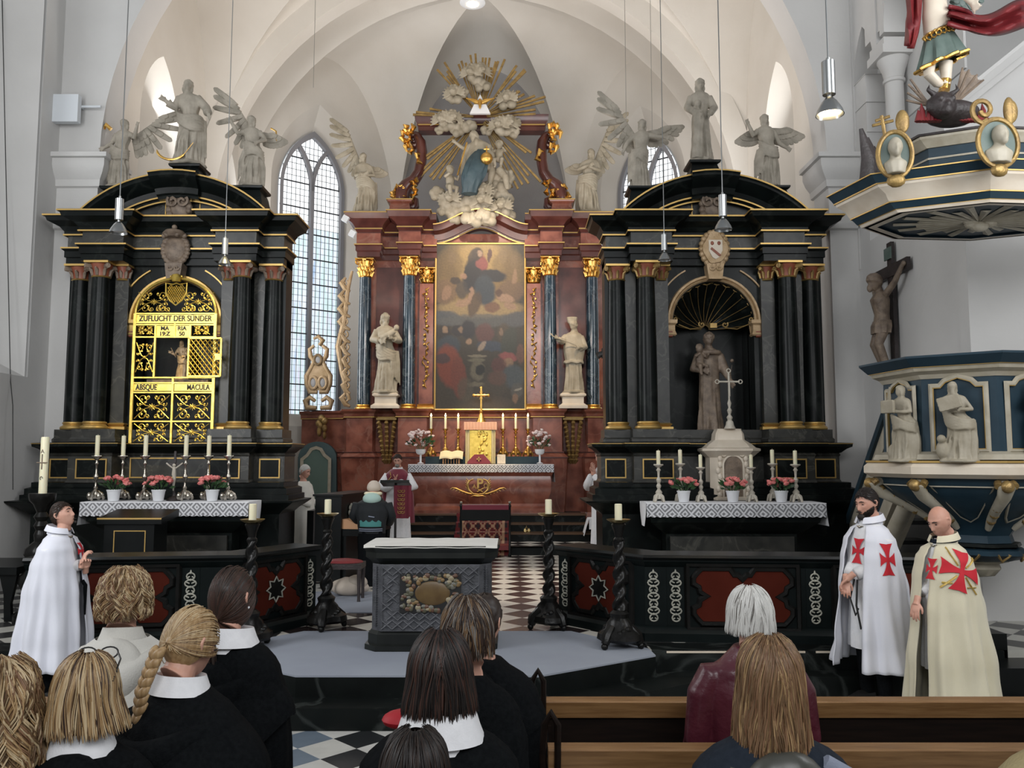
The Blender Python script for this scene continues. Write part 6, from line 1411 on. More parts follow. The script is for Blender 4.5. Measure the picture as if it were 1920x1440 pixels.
for us, zz_, sd, gp in (((213, 297, 398), zmL, 'left', 'potted flowers on the left side altar'), ((1282, 1374, 1465), zmR, 'right', 'potted flowers on the right side altar')):
    for i, u in enumerate(us):
        f = potted('potted_begonia', 'pink flowers in a white pot, %s of three on the %s side altar' % (('leftmost', 'middle one', 'rightmost')[i], sd), gp, 'pink', .185 if sd == 'left' else .175, 20+i+(9 if sd == 'left' else 0)); f.location = (S(u, 930, YT+.13).x, YT+.13, zz_)
t = thing('table_crucifix', 'small dark crucifix with a pale figure behind the flowers of the left side altar', 'crucifix', (S(326, 935, YT+.3).x, YT+.3, zmL)); b = MB(); H = .66
b.lathe([(.10, 0), (.08, .03), (.03, .06), (.02, .1)], 12); b.box(-.014, .014, -.01, .01, .05, H); b.box(-.12, .12, -.01, .01, H-.19, H-.16); b.build('cross', 'demon', t)
b = MB(); z = H-.17; b.ball((0, -.03, z-.02), .024); b.tube([(0, -.025, z-.04), (.0, -.03, z-.14), (.01, -.03, z-.2), (0, -.035, z-.3), (0, -.03, z-.36)], [.02, .03, .02, .016, .008], 8)
for s in (-1, 1): b.tube([(0, -.025, z-.07), (s*.06, -.02, z-.03), (s*.11, -.02, z+.01)], .010, 6)
b.build('corpus', 'ivs', t)
# reading desk in front of the left altar
p = S(242, 962, 10.0); t = thing('reading_desk', 'dark wooden reading desk with gilt edges before the left side altar table', 'lectern', (p.x, 10.0, .35)); h = p.z-.35
b = MB(); b.box(-.36, .36, 0, .04, 0, .1); b.box(-.30, .30, .02, .4, 0, h-.10); b.prism([(-.02, h-.13), (-.02, h-.06), (.5, h+.02), (.5, h-.07)], -.37, .40, lambda p, q, h_: (h_, p, q)); b.build('desk', 'blackp', t, smooth=0)
b = MB(); b.box(-.37, .40, -.026, -.018, h-.075, h-.055); b.mould([(-.17, .35), (.19, .35), (.19, h-.22), (-.17, h-.22)], [(0, -.02), (0, -.026), (.012, -.026), (.012, -.02)], lambda p, q, h_: (p, .0+h_+.04, q), closed=True); b.build('gilt_edge', 'goldl', t, smooth=0)
# ================================================================ communion rails
def ornament(parent, f, s, z0, z1, w=.055):
    b = MB(); n = 7; H = (z1-z0)/n
    for i in range(n):
        z = z0+H*(i+.5); ww = w*(1.0 if i % 2 else .72)
        for q in (-1, 1):
            b.tube([f(s+q*ww*sin(a), z+H*.5*cos(a), .012) for a in (0, .5, 1.0, 1.57, 2.1, 2.6, 3.14)], .0075, 5)
            b.tube([f(s+q*.01, z, .012), f(s+q*ww*.9, z+H*.25*(1 if i % 2 else -1), .012)], .007, 5)
        b.ball(f(s, z+H*.5, .012), .013, 6, 5)
    b.tube([f(s, z1, .012), f(s, z1+.03, .012)], [.014, .004], 5); return b.build('fretwork_strip', 'ivory', parent)
def rail(name, label, pts, deco):
    t = thing(name, label, 'communion rail', (0, 0, .35)); zt = .84; P = pts
    b = MB(); b.mould(P, [(-.30, 0), (.06, 0), (.06, .08), (.03, .12), (.0, .14), (0, .72), (.02, .74), (.05, .78), (.05, .80), (-.30, .80)], cap=True); b.build('body', 'navyg', t, smooth=20)
    b = MB(); b.mould(P, [(-.34, .80), (.07, .80), (.085, .82), (.07, .845), (-.34, .845), (-.34, .80)], cap=True); b.build('rail_top', 'blackp', t, smooth=20)
    for k, items in enumerate(deco):
        f0, L = frame(P[k], P[k+1]); f = lambda s, z, h, f0=f0: f0(s, z, -h)
        for it in items:
            if it[0] == 'o':
                s = it[1]*L; b = MB(); c = [f(s-.085, .15, .004), f(s+.085, .15, .004), f(s+.085, .72, .004), f(s-.085, .72, .004)]; d = [f(s-.085, .15, -.01), f(s+.085, .15, -.01), f(s+.085, .72, -.01), f(s-.085, .72, -.01)]
                b.add(c+d, [(0, 1, 2, 3), (0, 4, 5, 1), (1, 5, 6, 2), (2, 6, 7, 3), (3, 7, 4, 0)]); b.build('fretwork_panel', 'navyg', t, smooth=0); ornament(t, f, s, .19, .67)
            else:
                s = it[1]*L; w = it[2]; z0, z1 = .19, .69; zc = (z0+z1)/2; hh = (z1-z0)/2
                q = [(0, -.14), (.05, -.19), (.09, -.19), (.13, -hh+.0), (w-.07, -hh), (w-.03, -hh+.04), (w, -hh+.08), (w, -.13), (w-.05, -.10), (w-.06, -.05), (w-.14, 0)]
                q = [(x, -max(abs(y), 0) if y < 0 else 0) for x, y in q]; out = q+[(x, -y) for x, y in q[::-1][1:]]; out = out+[(-x, y) for x, y in out[::-1][1:-1]]
                b = MB(); b.prism(out, .006, .014, lambda a, c, h: f(s+a, zc+c, h)); b.build('red_panel', 'redp', t, smooth=0)
                b = MB(); b.mould(out, [(-.012, .004), (.0, .026), (.03, .030), (.05, .008)], lambda a, c, h: f(s+a, zc+c, h), closed=True, flip=1); b.mould([(-w-.06, -hh-.05), (w+.06, -hh-.05), (w+.06, hh+.04), (-w-.06, hh+.04)], [(0, 0), (0, .03), (.03, .035), (.05, 0)], lambda a, c, h: f(s+a, zc+c, h), closed=True, flip=1)
                b.build('panel_moulding', 'bwood', t, smooth=20)
                if len(it) > 3:
                    st_ = [((.085 if i % 2 else .13)*cos(pi*i/8), (.085 if i % 2 else .13)*sin(pi*i/8)) for i in range(16)]
                    b = MB(); b.prism([(x*1.08, y*1.08) for x, y in st_], .014, .02, lambda a, c, h: f(s+a, zc+c, h)); b.build('star_field', 'bwood', t, smooth=0)
                    b = MB(); b.tube([f(s+x, zc+y, .024) for x, y in st_], .009, 5, closed=True); b.build('star', 'ivory', t)
    return t
rail('communion_rail', 'black communion rail with red panels and ivory fretwork, left of the free-standing altar', [(-4.72, 8.15), (-2.72, 8.42), (-2.18, 9.35)],
     [(('o', .17), ('p', .465, .41), ('o', .765), ('o', .91), ), (('p', .43, .36, 1), ('o', .90))])
rail('communion_rail', 'black communion rail with red panels and ivory fretwork, right of the free-standing altar', [(.52, 9.35), (1.34, 8.42), (4.25, 8.20)],
     [(('o', .09), ('p', .50, .36, 1)), (('o', .025), ('o', .10), ('p', .325, .46), ('o', .565), ('p', .80, .42))])
# ================================================================ twisted candle stands
def stand():
    t = thing('candle_stand', 'x', 'candle stand', group='twisted black candle stands'); b = MB()
    b.lathe([(.16, .06), (.20, .09), (.19, .14), (.13, .18), (.11, .24), (.085, .28), (.095, .32), (.06, .35)], 24, rf=lambda th, r, z: r*(1+(.14*cos(3*th)+.05*sin(9*th))*(1 if z < .26 else .2)))
    for k in range(3):
        a = 2*pi*k/3-pi/2; b.tube([(.10*cos(a), .10*sin(a), .20), (.17*cos(a), .17*sin(a), .12), (.20*cos(a), .20*sin(a), .05)], [.04, .055, .04], 8); b.ball((.205*cos(a), .205*sin(a), .03), .034, 10, 7)
        for j in range(4): b.ball((.13*cos(a+.5+.3*j), .13*sin(a+.5+.3*j), .12+.02*j), .035, 7, 5)
    b.build('carved_foot', 'bwood', t)
    b = MB(); P = []
    for j in range(97):
        z = .35+.66*j/96; row = []
        for i in range(20):
            th = 2*pi*i/20; k = 1+.30*cos(2*(th-z*21)); r = .045*k*(1+.25*(1-j/96)); row.append((r*cos(th), r*sin(th), z))
        P.append(row)
    b.grid(P, closed_u=True, cap=True); b.build('twisted_shaft', 'bwood', t, smooth=80)
    b = MB(); b.lathe([(.045, 1.0), (.05, 1.02), (.036, 1.04), (.045, 1.09), (.06, 1.13), (.072, 1.16), (.055, 1.18)], 20); b.build('cup', 'bwood', t)
    b = MB(); b.lathe([(.03, 1.175), (.07, 1.18), (.108, 1.20), (.118, 1.212), (.104, 1.205), (.03, 1.195)], 24); b.build('drip_pan', 'brass', t)
    b = MB(); b.lathe([(.036, 1.19), (.036, 1.355), (.03, 1.36), (.02, 1.357)], 18); b.build('candle', 'wax', t); return t
s0 = stand()
for i, (u, Y, lb) in enumerate(((612, 9.0, 'twisted black candle stand left of the free-standing altar, the farther of two'), (470, 8.12, 'twisted black candle stand on the left, the nearer one behind the ponytailed woman'), (1029, 9.0, 'twisted black candle stand right of the aisle, the farther of two'), (1161, 8.12, 'twisted black candle stand on the right, the nearer one by the rail corner'))):
    o = s0 if i == 0 else copy_tree(s0); o.location = (S(u, 1100, Y).x, Y, .352); o.rotation_euler = (0, 0, .4*i); o['label'] = lb
# paschal candle on its turned stand
p = S(80, 925, 9.4); t = thing('paschal_candle_stand', 'tall black turned stand at the far left carrying the big paschal candle', 'candle stand', (p.x, 9.4, .35)); h = p.z-.35
b = MB(); b.lathe([(.24, 0), (.24, .08), (.17, .14), (.14, .3), (.2, .42), (.19, .5), (.10, .58), (.12, .66), (.16, .74), (.15, .8), (.06, .88), (.07, .95), (.05, 1.0), (.075, 1.05), (.05, 1.1), (.08, 1.15), (.05, 1.2), (.09, h-.12), (.13, h-.08), (.14, h-.03), (.14, h)], 24, rf=lambda a, r, z: r*(1+.05*sin(8*a)*(z < .85))); b.build('turned_post', 'bwood', t)
t = thing('paschal_candle', 'thick tall cream paschal candle with brown markings at the far left', 'candle', (p.x, 9.4, p.z)); b = MB(); b.lathe([(.044, 0), (.044, .62), (.038, .635), (.01, .63)], 20); b.build('wax_column', 'wax', t)
b = MB(); b.tube([(-.06, -.046, .345), (.06, -.046, .345)], .006, 5); b.tube([(0, -.046, .27), (0, -.046, .44)], .006, 5); b.tube([(.012*cos(a), -.046, .17+.02*sin(a)) for a in [i*.7 for i in range(7)]], .005, 5); b.build('cross_marking', 'brownc', t)
text('A', 'brownc', t, (0, -.046, .47), .06, .002, name='alpha_marking')
# ================================================================ free-standing altar
YF = 7.95; p = S(808, 1022, YF); FA = thing('free_standing_altar', 'grey relief altar block with set stones and a white cloth on the carpeted platform', 'altar', (p.x, YF, .352)); h = p.z-.352; c_ = .10
def octa(hw, d, c=.1): return [(-hw, d), (-hw, c), (-hw+c, 0), (hw-c, 0), (hw, c), (hw, d), (hw-c, d+.1), (-hw+c, d+.1)]
b = MB(); b.mould(octa(.60, .62), [(-.6, 0), (.03, 0), (.03, .05), (.0, .06), (.0, .15), (-.04, .20), (-.6, .2)], closed=True); b.build('base', 'altb', FA, smooth=20)
b = MB(); b.mould(octa(.565, .60), [(0, .18), (0, h-.18)], closed=True); b.build('block', 'altg', FA, smooth=20)
b = MB(); b.mould(octa(.60, .62), [(-.6, h-.2), (-.04, h-.19), (-.01, h-.15), (.03, h-.12), (.03, h-.07), (.05, h-.03), (.05, h-.005), (-.6, h-.004)], closed=True); b.build('slab', 'altb', FA, smooth=20)
b = MB(); zz0, zz1 = .22, h-.2; gx_, gz_ = .128, .12
for i in range(-5, 6):
    for j in range(0, 7):
        x, z = i*gx_*.8+(.051 if j % 2 else 0), zz0+.02+j*.083
        if abs(x) > .43 or z > zz1-.02 or (abs(x) < .31 and zz0+.09 < z < zz1-.06 and j in (2, 3, 4, 5)): continue
        for a in range(4): an = pi/4+a*pi/2; b.tube([(x, -.006, z), (x+.074*cos(an), -.006, z+.060*sin(an))], [.011, .006], 5)
        b.ball((x, -.004, z), .014, 6, 4)
for s in (-1, 1):
    b.tube([(s*.455, -.004, zz0), (s*.455, -.004, zz1)], .008, 5); b.tube([(s*.52, .045, zz0), (s*.52, .045, zz1)], .012, 5)
    for k in range(26): b.ball((s*.515, .045, zz0+.01+k*(zz1-zz0)/26), (.028, .012, .006), 6, 4)
b.build('lattice_relief', 'altg', FA)
b = MB(); b.box(-.29, .29, -.012, .0, .35, .72); b.build('stone_field', 'dark', FA, smooth=0)
q = random.Random(8); cm = [mat('pebble_'+n, c, .4) for n, c in (('cream', (.26, .22, .14)), ('brown', (.10, .05, .03)), ('olive', (.08, .075, .045)), ('grey', (.13, .125, .105)), ('ochre', (.19, .12, .05)))]
bb = [MB() for _ in cm]
for k in range(150):
    x, z = q.uniform(-.27, .27), q.uniform(.37, .70)
    if ((x-.02)/.18)**2+((z-.535)/.125)**2 < 1: continue
    bb[q.randrange(5)].ball((x, -.016, z), (q.uniform(.018, .034), .014, q.uniform(.016, .030)), 9, 6)
for k, x in enumerate(bb): o = x.build('pebble_inlay', cm[k], FA); o['kind'] = 'stuff'
b = MB(); b.ball((.02, -.008, .535), (.17, .02, .115), 28, 16); b.build('amber_oval', 'amber', FA)
b = MB(); n = 40; b.grid([[(lerp(-.63, .63, i/n), y, h+zf+.003*sin(i*.6)) for i in range(n+1)] for y, zf in ((.66, .004), (.3, .006), (.0, .004), (-.045, .002), (-.052, -.022))]); b.grid([[(s*.635, lerp(-.045, .66, k/6), h+.003-.03*j) for k in range(7)] for j in (0, 1) for s in (1,)]); tag(b.build('altar_cloth', 'linen', loc=FA.location, smooth=60), 'plain off-white cloth on the free-standing grey altar', 'altar cloth')
# ================================================================ chancel furniture
t = thing('upright_piano', 'black upright piano seen end-on behind the left candle stand', 'piano', (S(640, 950, 12.1).x, 12.1, .35), rz=-.17); b = MB(); hp = S(600, 927, 12.1).z-.35
b.box(-.40, 0, 0, 1.45, .03, hp-.03); b.build('case', 'blackp', t, smooth=0); b = MB(); b.box(-.43, .03, -.03, 1.48, hp-.03, hp); b.build('lid', 'blackp', t, smooth=0)
b = MB(); b.box(0, .30, .04, 1.40, hp-.60, hp-.50); b.box(0, .06, .06, .12, .03, hp-.6); b.build('key_bed', 'blackp', t, smooth=0)
b = MB(); b.prism([(0, hp-.50), (.30, hp-.50), (.30, hp-.46), (.06, hp-.36), (0, hp-.36)], .05, 1.38, lambda p, q, h_: (p, h_, q)); plabel(b.build('fallboard', 'tan', t, smooth=0), 'tan wooden fallboard')
b = MB()
for k in range(8): a = k*pi/4; b.ball((.02, .35+.07*cos(a), hp-.28+.10*sin(a)), (.02, .03, .04), 7, 5)
b.ball((.02, .35, hp-.28), (.02, .04, .05)); b.build('carved_rosette', 'ivory', t)
for y in (.1, 1.35):
    b = MB(); b.lathe([(.03, 0), (.04, .05), (.03, .4), (.045, hp-.6)], 10, c=(.26, y)); b.build('leg', 'blackp', t)
t = thing('piano_stool', 'dark wooden stool with a red upholstered seat behind the free-standing altar', 'stool', (S(645, 1060, 10.75).x, 10.75, .358)); b = MB(); b.box(-.25, .25, -.17, .17, .40, .47); b.build('seat_frame', 'demon', t, smooth=0); b = MB(); b.ball((0, 0, .475), (.25, .17, .045), 20, 8); b.build('seat', 'maroon', t)
for x in (-.22, .22):
    for y in (-.14, .14): b = MB(); b.lathe([(.022, 0), (.018, .05), (.026, .3), (.03, .41)], 10, c=(x, y)); b.build('leg', 'demon', t)
p = S(656, 1100, 11.1); b = MB(); b.ball((0, 0, .11), (.26, .15, .12), 20, 12, f=lambda v: v*(1+.12*noise.noise(v*9))); b.ball((.1, -.04, .17), (.14, .1, .1), 14, 10); tag(b.build('cloth_bag', 'beanie', loc=(p.x, 11.1, .36)), 'crumpled pale cloth bag on the floor behind the piano stool', 'bag')
# bench and rug before the high altar
t = thing('kneeling_desk', 'black prie-dieu with a crimson padded rail before the high altar steps', 'kneeler', (S(910, 1000, 15.45).x, 15.45, .35)); b = MB()
for x in (-.45, .45): b = MB(); b.lathe([(.03, 0), (.035, .04), (.02, .06), (.022, .9), (.03, .93), (.015, .97), (.03, 1.0)], 10, c=(x, 0)); b.build('post', 'blackp', t); b = MB(); b.ball((x, 0, .99), .028, 8, 6); b.build('finial', 'silver', t)
b = MB(); b.box(-.45, .45, -.03, .03, .66, .86); b.build('back_panel', 'blackp', t, smooth=0); b = MB(); b.box(-.43, .43, -.04, .06, .86, .95); b.build('padded_rail', 'wine', t, smooth=0)
b = MB(); b.box(-.45, .45, .0, .4, .12, .2); b.build('knee_board', 'maroon', t, smooth=0)
rg = [M['rugr'], mat('rug_cream', (.42, .26, .16), .9), mat('rug_dark', (.035, .02, .022), .9)]
t = thing('oriental_rug', 'red patterned oriental runner over the high altar steps', 'rug', (S(904, 990, 16.7).x, 0, 0)); b = MB(); path = [(15.5, .352), (15.66, .352), (15.66, .512), (16.73, .515), (16.73, .672), (17.08, .675), (17.08, .838), (17.43, .842), (17.43, 1.003), (17.7, 1.005)]
L = 0; pts = []
for (y0, z0_), (y1, z1_) in zip(path, path[1:]):
    n = max(2, int(sqrt((y1-y0)**2+(z1_-z0_)**2)/.028))
    for k in range(n): pts.append((lerp(y0, y1, k/n), lerp(z0_, z1_, k/n)))
nx = 60; o = 0
for j, (y, z) in enumerate(pts): b.v += [(-.56+1.12*i/nx, y, z+.006) for i in range(nx+1)]
for j in range(len(pts)-1):
    for i in range(nx):
        a = j*(nx+1)+i; x = -.56+1.12*(i+.5)/nx; e = abs(abs(x)-.42); m = 0
        if e < .025: m = 1
        elif abs(x) > .44: m = 2 if int((x*30)) % 3 and (j % 5) > 1 else 0
        else:
            d = abs(((x*5) % 1)-.5)*8+abs((j % 9)-4.5); m = 1 if 3 < d < 4.4 else (2 if d < 2.2 or d > 7 else 0)
        b.f.append((a, a+1, a+nx+2, a+nx+1)); b.m.append(m)
b.build('runner', rg, t, smooth=0)
b = MB(); p = S(987, 977, 17.0); 
for k in range(3): b.lathe([(.02, 0), (.038, .01), (.034, .04), (.01, .07), (.012, .08)], 10, c=(.05*cos(k*2.1), .05*sin(k*2.1)))
b.tube([(-.02, 0, .06), (0, 0, .11), (.02, 0, .06)], .008, 5); b.tube([(0, 0, .1), (0, 0, .13)], .006, 5); tag(b.build('altar_bells', 'brass', loc=(p.x, 17.0, .665)), 'small brass altar bells standing on the high altar steps', 'bells')
t = thing('covered_bench', 'low bench under a white cloth at the right of the high altar steps', 'bench', (S(1128, 990, 16.6).x, 16.6, .50)); b = MB(); b.box(-.1, .45, .0, .4, 0, .44); b.build('bench', 'blackp', t, smooth=0)
b = MB(); b.grid([[(-.33+x, y, z) for y in (-.03, .2, .43)] for x, z in ((-.02, .12), (.03, .3), (.08, .46), (.4, .47), (.78, .465))]); b.grid([[(-.25+.7*i/12, -.035-.015*sin(i*1.5)*t_, .465-.17*t_-.04*(12-i)/12*t_) for i in range(13)] for t_ in (0, .5, 1)]); b.build('cloth', 'white', t, smooth=60)
b = MB(); b.box(-.05, .05, 0, .5, 0, 1.0); tag(b.build('black_side_stall', 'blackp', loc=(S(582, 960, 12.9).x, 12.9, .35), smooth=0), 'narrow black choir stall end between the left altar and the piano', 'stall')
t = thing('music_lectern', 'slim black lectern with a dark red banner before the praying priest', 'lectern', (S(742, 920, 15.1).x, 15.1, .35)); hl = S(742, 908, 15.1).z-.35
b = MB(); b.tube([(0, 0, .02), (0, 0, hl)], .022, 8); b.lathe([(.2, 0), (.2, .02), (.04, .03)], 20); b.build('pole', 'dark', t); b = MB(); b.prism([(-.26, hl-.02), (.26, hl-.02), (.26, hl+.0), (-.26, hl+.0)], -.14, .22, lambda p, q, h_: (p, h_, q+h_*-.22+.02)); b.box(-.26, .26, -.16, -.13, hl+.03, hl+.08); b.build('desk', 'altb', t, smooth=0)
b = MB(); n = 20; b.grid([[(-.03+.32*i/n, -.04-.012*sin(i*.8), hl-.02-.56*j/4-(.03 if 2 < i < 18 and j == 4 else 0)) for i in range(n+1)] for j in range(5)]); b.build('banner', 'wine', t, smooth=60)
b = MB()
for k in range(6):
    z = hl-.12-.075*k
    for s in (-1, 1): b.tube([(.11+s*a*1.2, -.062, z+c) for a, c in spiral(.02, 0, .008, .034, 0, 400, 10)], .006, 5)
b.build('gold_embroidery', 'goldl', t)
# spotlights fixed beside the high altar
b = MB(); b.box(-.05, .1, -.05, .1, -.10, .10); b.lathe([(.05, 0), (.075, .14)], 12, T=TR(-.02, 0, 0, ry=-2.0)); p = S(1133, 662, 17.2); tag(b.build('spotlight', 'dark', loc=p), 'black spotlight facing the bishop statue', 'spotlight')
for px, v in ((647, 412), (660, 440), (1145, 412), (1133, 455)):
    p = S(px, v, YH-.6); b = MB(); b.box(-.07, .07, -.05, .05, -.05, .09, T=TR(ry=.5 if px < 900 else -.5)); b.tube([(0, 0, 0), (0, .25, .05)], .015, 6)
    tag(b.build('spotlight', 'offw', loc=p, smooth=0), 'small white spotlight at the %s %s corner of the red high altar' % ('upper' if v == 412 else 'lower', 'left' if px < 900 else 'right'), 'spotlight')
# ================================================================ pendant lamps
def pendant(u, vb, vt_, Y, lit, lb, ch=0):
    p = S(u, vb, Y); z1 = S(u, vt_, Y).z; h = z1-p.z; t = thing('pendant_lamp', lb, 'pendant lamp', p, group=None); sc = 1.0
    r = h*.115; b = MB(); b.lathe([(r, h*.38), (r, h)], 16); b.lathe([(r*.35, h*.30), (r*.35, h*.38)], 10); b.tube([(0, 0, h), (0, 0, h+.03)], r*.3, 6); b.build('cylinder', 'chrome', t)
    b = MB(); b.lathe([(r*2.15, 0), (r*1.9, h*.10), (r*1.2, h*.24), (r*.6, h*.32)], 24, cap=False); b.lathe([(r*2.05, 0.002), (r*1.8, h*.10), (r*1.1, h*.24), (r*.5, h*.31)], 24, cap=False); b.build('reflector', 'chrome', t)
    b = MB(); b.ball((0, 0, h*.07), (r*1.55, r*1.55, h*.05), 16, 8); b.build('bulb', 'lit' if lit else 'lens', t)
    b = MB(); b.tube([(0, 0, h), (0, 0, 13.0-p.z if Y > 13 else 11.5-p.z)], .006, 5); b.build('cable', 'chrome', t)
    if lit: L = bpy.data.lights.new('lamp_light', 'SPOT'); L.energy = 45; L.color = (1, .8, .5); L.spot_size = 1.7; L.spot_blend = .7; lo = bpy.data.objects.new('lamp_light', L); COL.objects.link(lo); lo.location = (0, 0, -.02); lo.parent = t
pendant(222, 437, 373, 8.6, 0, 'unlit metal pendant lamp in front of the left black altar pediment, the larger one')
pendant(421, 496, 447, 11.2, 0, 'unlit metal pendant lamp before the right half of the left black altar, the smaller one')
pendant(1246, 488, 440, 11.2, 0, 'unlit metal pendant lamp before the left half of the right black altar, the smaller one')
pendant(1356, 431, 366, 8.6, 0, 'unlit metal pendant lamp in front of the right altar keystone, the larger one')
pendant(1556, 216, 116, 5.6, 1, 'lit metal pendant lamp at upper right beside the pulpit canopy')
for u in (590, 1172, 1220):
    p = S(u, 60, 16.5); b = MB(); b.tube([(0, 0, -2.4 if u != 590 else -1.2), (0, 0, 3)], .006, 5); tag(b.build('lamp_cable', 'chrome', loc=p), {590: 'thin lamp cable hanging above the left window', 1172: 'thin lamp cable at right, the left one of a pair', 1220: 'thin lamp cable at right, the right one of a pair'}[u], 'cable')
t = thing('ceiling_lamp', 'round white ceiling lamp glowing at the vault crown', 'ceiling lamp', S(886, 8, 16.0)); b = MB(); b.lathe([(.25, .06), (.26, .03), (.20, .0), (.13, .0)], 28); b.build('dish', 'offw', t); b = MB(); b.ball((0, 0, 0), (.12, .12, .03), 16, 8); b.build('bulb', 'lit', t)
# ================================================================ pews
def pew(lb, x0, x1, Y, z, scroll=None):
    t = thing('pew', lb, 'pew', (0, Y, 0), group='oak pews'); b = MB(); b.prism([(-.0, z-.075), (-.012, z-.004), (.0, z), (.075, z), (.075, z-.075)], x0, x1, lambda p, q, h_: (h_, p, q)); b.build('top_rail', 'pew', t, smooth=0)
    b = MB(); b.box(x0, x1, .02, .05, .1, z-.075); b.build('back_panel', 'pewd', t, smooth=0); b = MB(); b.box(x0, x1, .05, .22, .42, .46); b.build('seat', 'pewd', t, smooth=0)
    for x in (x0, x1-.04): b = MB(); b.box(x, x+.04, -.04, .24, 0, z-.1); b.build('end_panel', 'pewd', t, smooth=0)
    if scroll is not None:
        b = MB(); b.tube([(scroll, .02, z-.35), (scroll-.012, .0, z-.02), (scroll-.005, -.02, z+.10), (scroll+.02, -.03, z+.145), (scroll+.045, -.03, z+.10), (scroll+.045, -.02, z-.02), (scroll+.04, .02, z-.35)], [.012, .013, .014, .015, .014, .013, .012], 8); plabel(b.build('end_scroll', 'pewd', t), 'polished dark scroll')
pew('oak pew on the right, long brown top rail in front of the two robed men', .14, 5.1, 3.95, 1.03, .10)
pew('oak pew on the right, the nearer one behind the woman in burgundy', .14, 5.1, 3.30, 1.035, .13)
pew('oak pew on the left, the farther one before the white robed man', -5.2, -1.15, 3.95, 1.03)
pew('oak pew on the left, the nearer one in the bottom left corner', -5.2, -1.15, 3.25, .98)
t = thing('wall_bench', 'black bench against the left wall at the edge of the picture', 'bench', (S(10, 1080, 9.3).x, 9.3, .35)); b = MB(); b.box(-.7, .12, 0, .9, .52, .60); b.build('seat', 'blackp', t, smooth=0)
for y in (.05, .8): b = MB(); b.prism([(-.02, 0), (.06, 0), (.04, .2), (.08, .4), (.10, .52), (-.1, .52), (-.04, .3)], y, y+.05, lambda p, q, h_: (p, h_, q)); b.build('leg', 'blackp', t, smooth=0)
# ================================================================ pulpit, sounding board, wall crucifix
PC = (4.80, 8.62); zb = 1.35; PRZ = radians(8)
PU = thing('pulpit', 'blue and cream octagonal pulpit with gilt mouldings and carved saints, on the right wall', 'pulpit', (PC[0], PC[1], 1.35), rz=0)
def ngon(r, n=8, rot=PRZ): return [(r*cos(2*pi*i/n+pi/8+rot), r*sin(2*pi*i/n+pi/8+rot)) for i in range(n)]
def om(name, prof, mats, parent, n=8, sm=25, rot=PRZ):
    b = MB(); b.mould(ngon(1.0, n, rot), [(r-1.0*cos(pi/n), z) for r, z in prof], closed=True); b.v = [tuple(v) for v in b.v]; return b.build(name, mats, parent, smooth=sm)
z_ = lambda v, Y=7.8: S(1800, v, Y).z-1.35
ztop = z_(662); zr0 = z_(898); zr1 = z_(868)
om('drum', [(0.1, zr1), (.82, zr1), (.82, z_(850)), (.80, z_(846)), (.78, z_(700)), (.1, z_(700))], 'teald', PU)
om('cream_moulding', [(.5, z_(862)), (.90, z_(862)), (.88, z_(852)), (.80, z_(846)), (.5, z_(845))], 'creamp', PU)
om('upper_moulding', [(.5, z_(706)), (.79, z_(704)), (.82, z_(696)), (.88, z_(690)), (.90, z_(682)), (.5, z_(680))], 'creamp', PU)
om('rim', [(.4, z_(683)), (.92, z_(682)), (.95, z_(676)), (1.0, z_(666)), (1.0, ztop), (.4, ztop)], 'teald', PU)
om('cream_torus', [(.1, zr0), (.93, zr0), (.99, zr0+.04), (.99, zr1-.04), (.95, zr1), (.5, zr1)], 'cream', PU)
om('gilt_line', [(.85, z_(683)), (.912, z_(683)), (.912, z_(680.5)), (.85, z_(680.5))], 'goldl', PU); om('gilt_line', [(.85, zr1), (.97, zr1), (.97, zr1+.02), (.85, zr1+.02)], 'goldl', PU)
om('bowl', [(.1, zr0), (.86, zr0), (.84, z_(912)), (.76, z_(935)), (.54, z_(965)), (.36, z_(992)), (.29, z_(1015)), (.31, z_(1030)), (.1, z_(1031))], 'teald', PU)
om('neck_ring', [(.1, z_(1030)), (.36, z_(1031)), (.37, z_(1037)), (.33, z_(1040)), (.1, z_(1041))], 'black', PU)
b = MB(); b.lathe([(.28, z_(1068)), (.36, z_(1064)), (.46, z_(1052)), (.42, z_(1043)), (.30, z_(1040))], 40, rf=lambda t, r, z: r*(1+.05*cos(10*t))); b.build('leaf_ring', 'teald', PU)
b = MB()
for k in range(10): a = 2*pi*k/10+pi/10; b.tube([(.30*cos(a), .30*sin(a), z_(1042)), (.45*cos(a-.13), .45*sin(a-.13), z_(1052)), (.40*cos(a), .40*sin(a), z_(1064)), (.45*cos(a+.13), .45*sin(a+.13), z_(1052)), (.30*cos(a), .30*sin(a), z_(1042))], .014, 6)
b.build('gilt_leaf_edge', 'goldd', PU)
b = MB(); b.lathe([(.02, z_(1105)), (.14, z_(1100)), (.2, z_(1085)), (.18, z_(1075)), (.28, z_(1068))], 24, rf=lambda t, r, z: r*(1+.08*cos(6*t))); b.build('drop_finial', 'creamp', PU)
fr = ngon(1.0)
def panelf(k):
    a = Vector(fr[k]); c = Vector(fr[(k+1) % 8]); d = (c-a).normalized(); n = Vector((d.y, -d.x)); m = (a+c)/2; m = n*0.80
    return lambda s, z, h: (m.x+d.x*s+n.x*h, m.y+d.y*s+n.y*h, z)
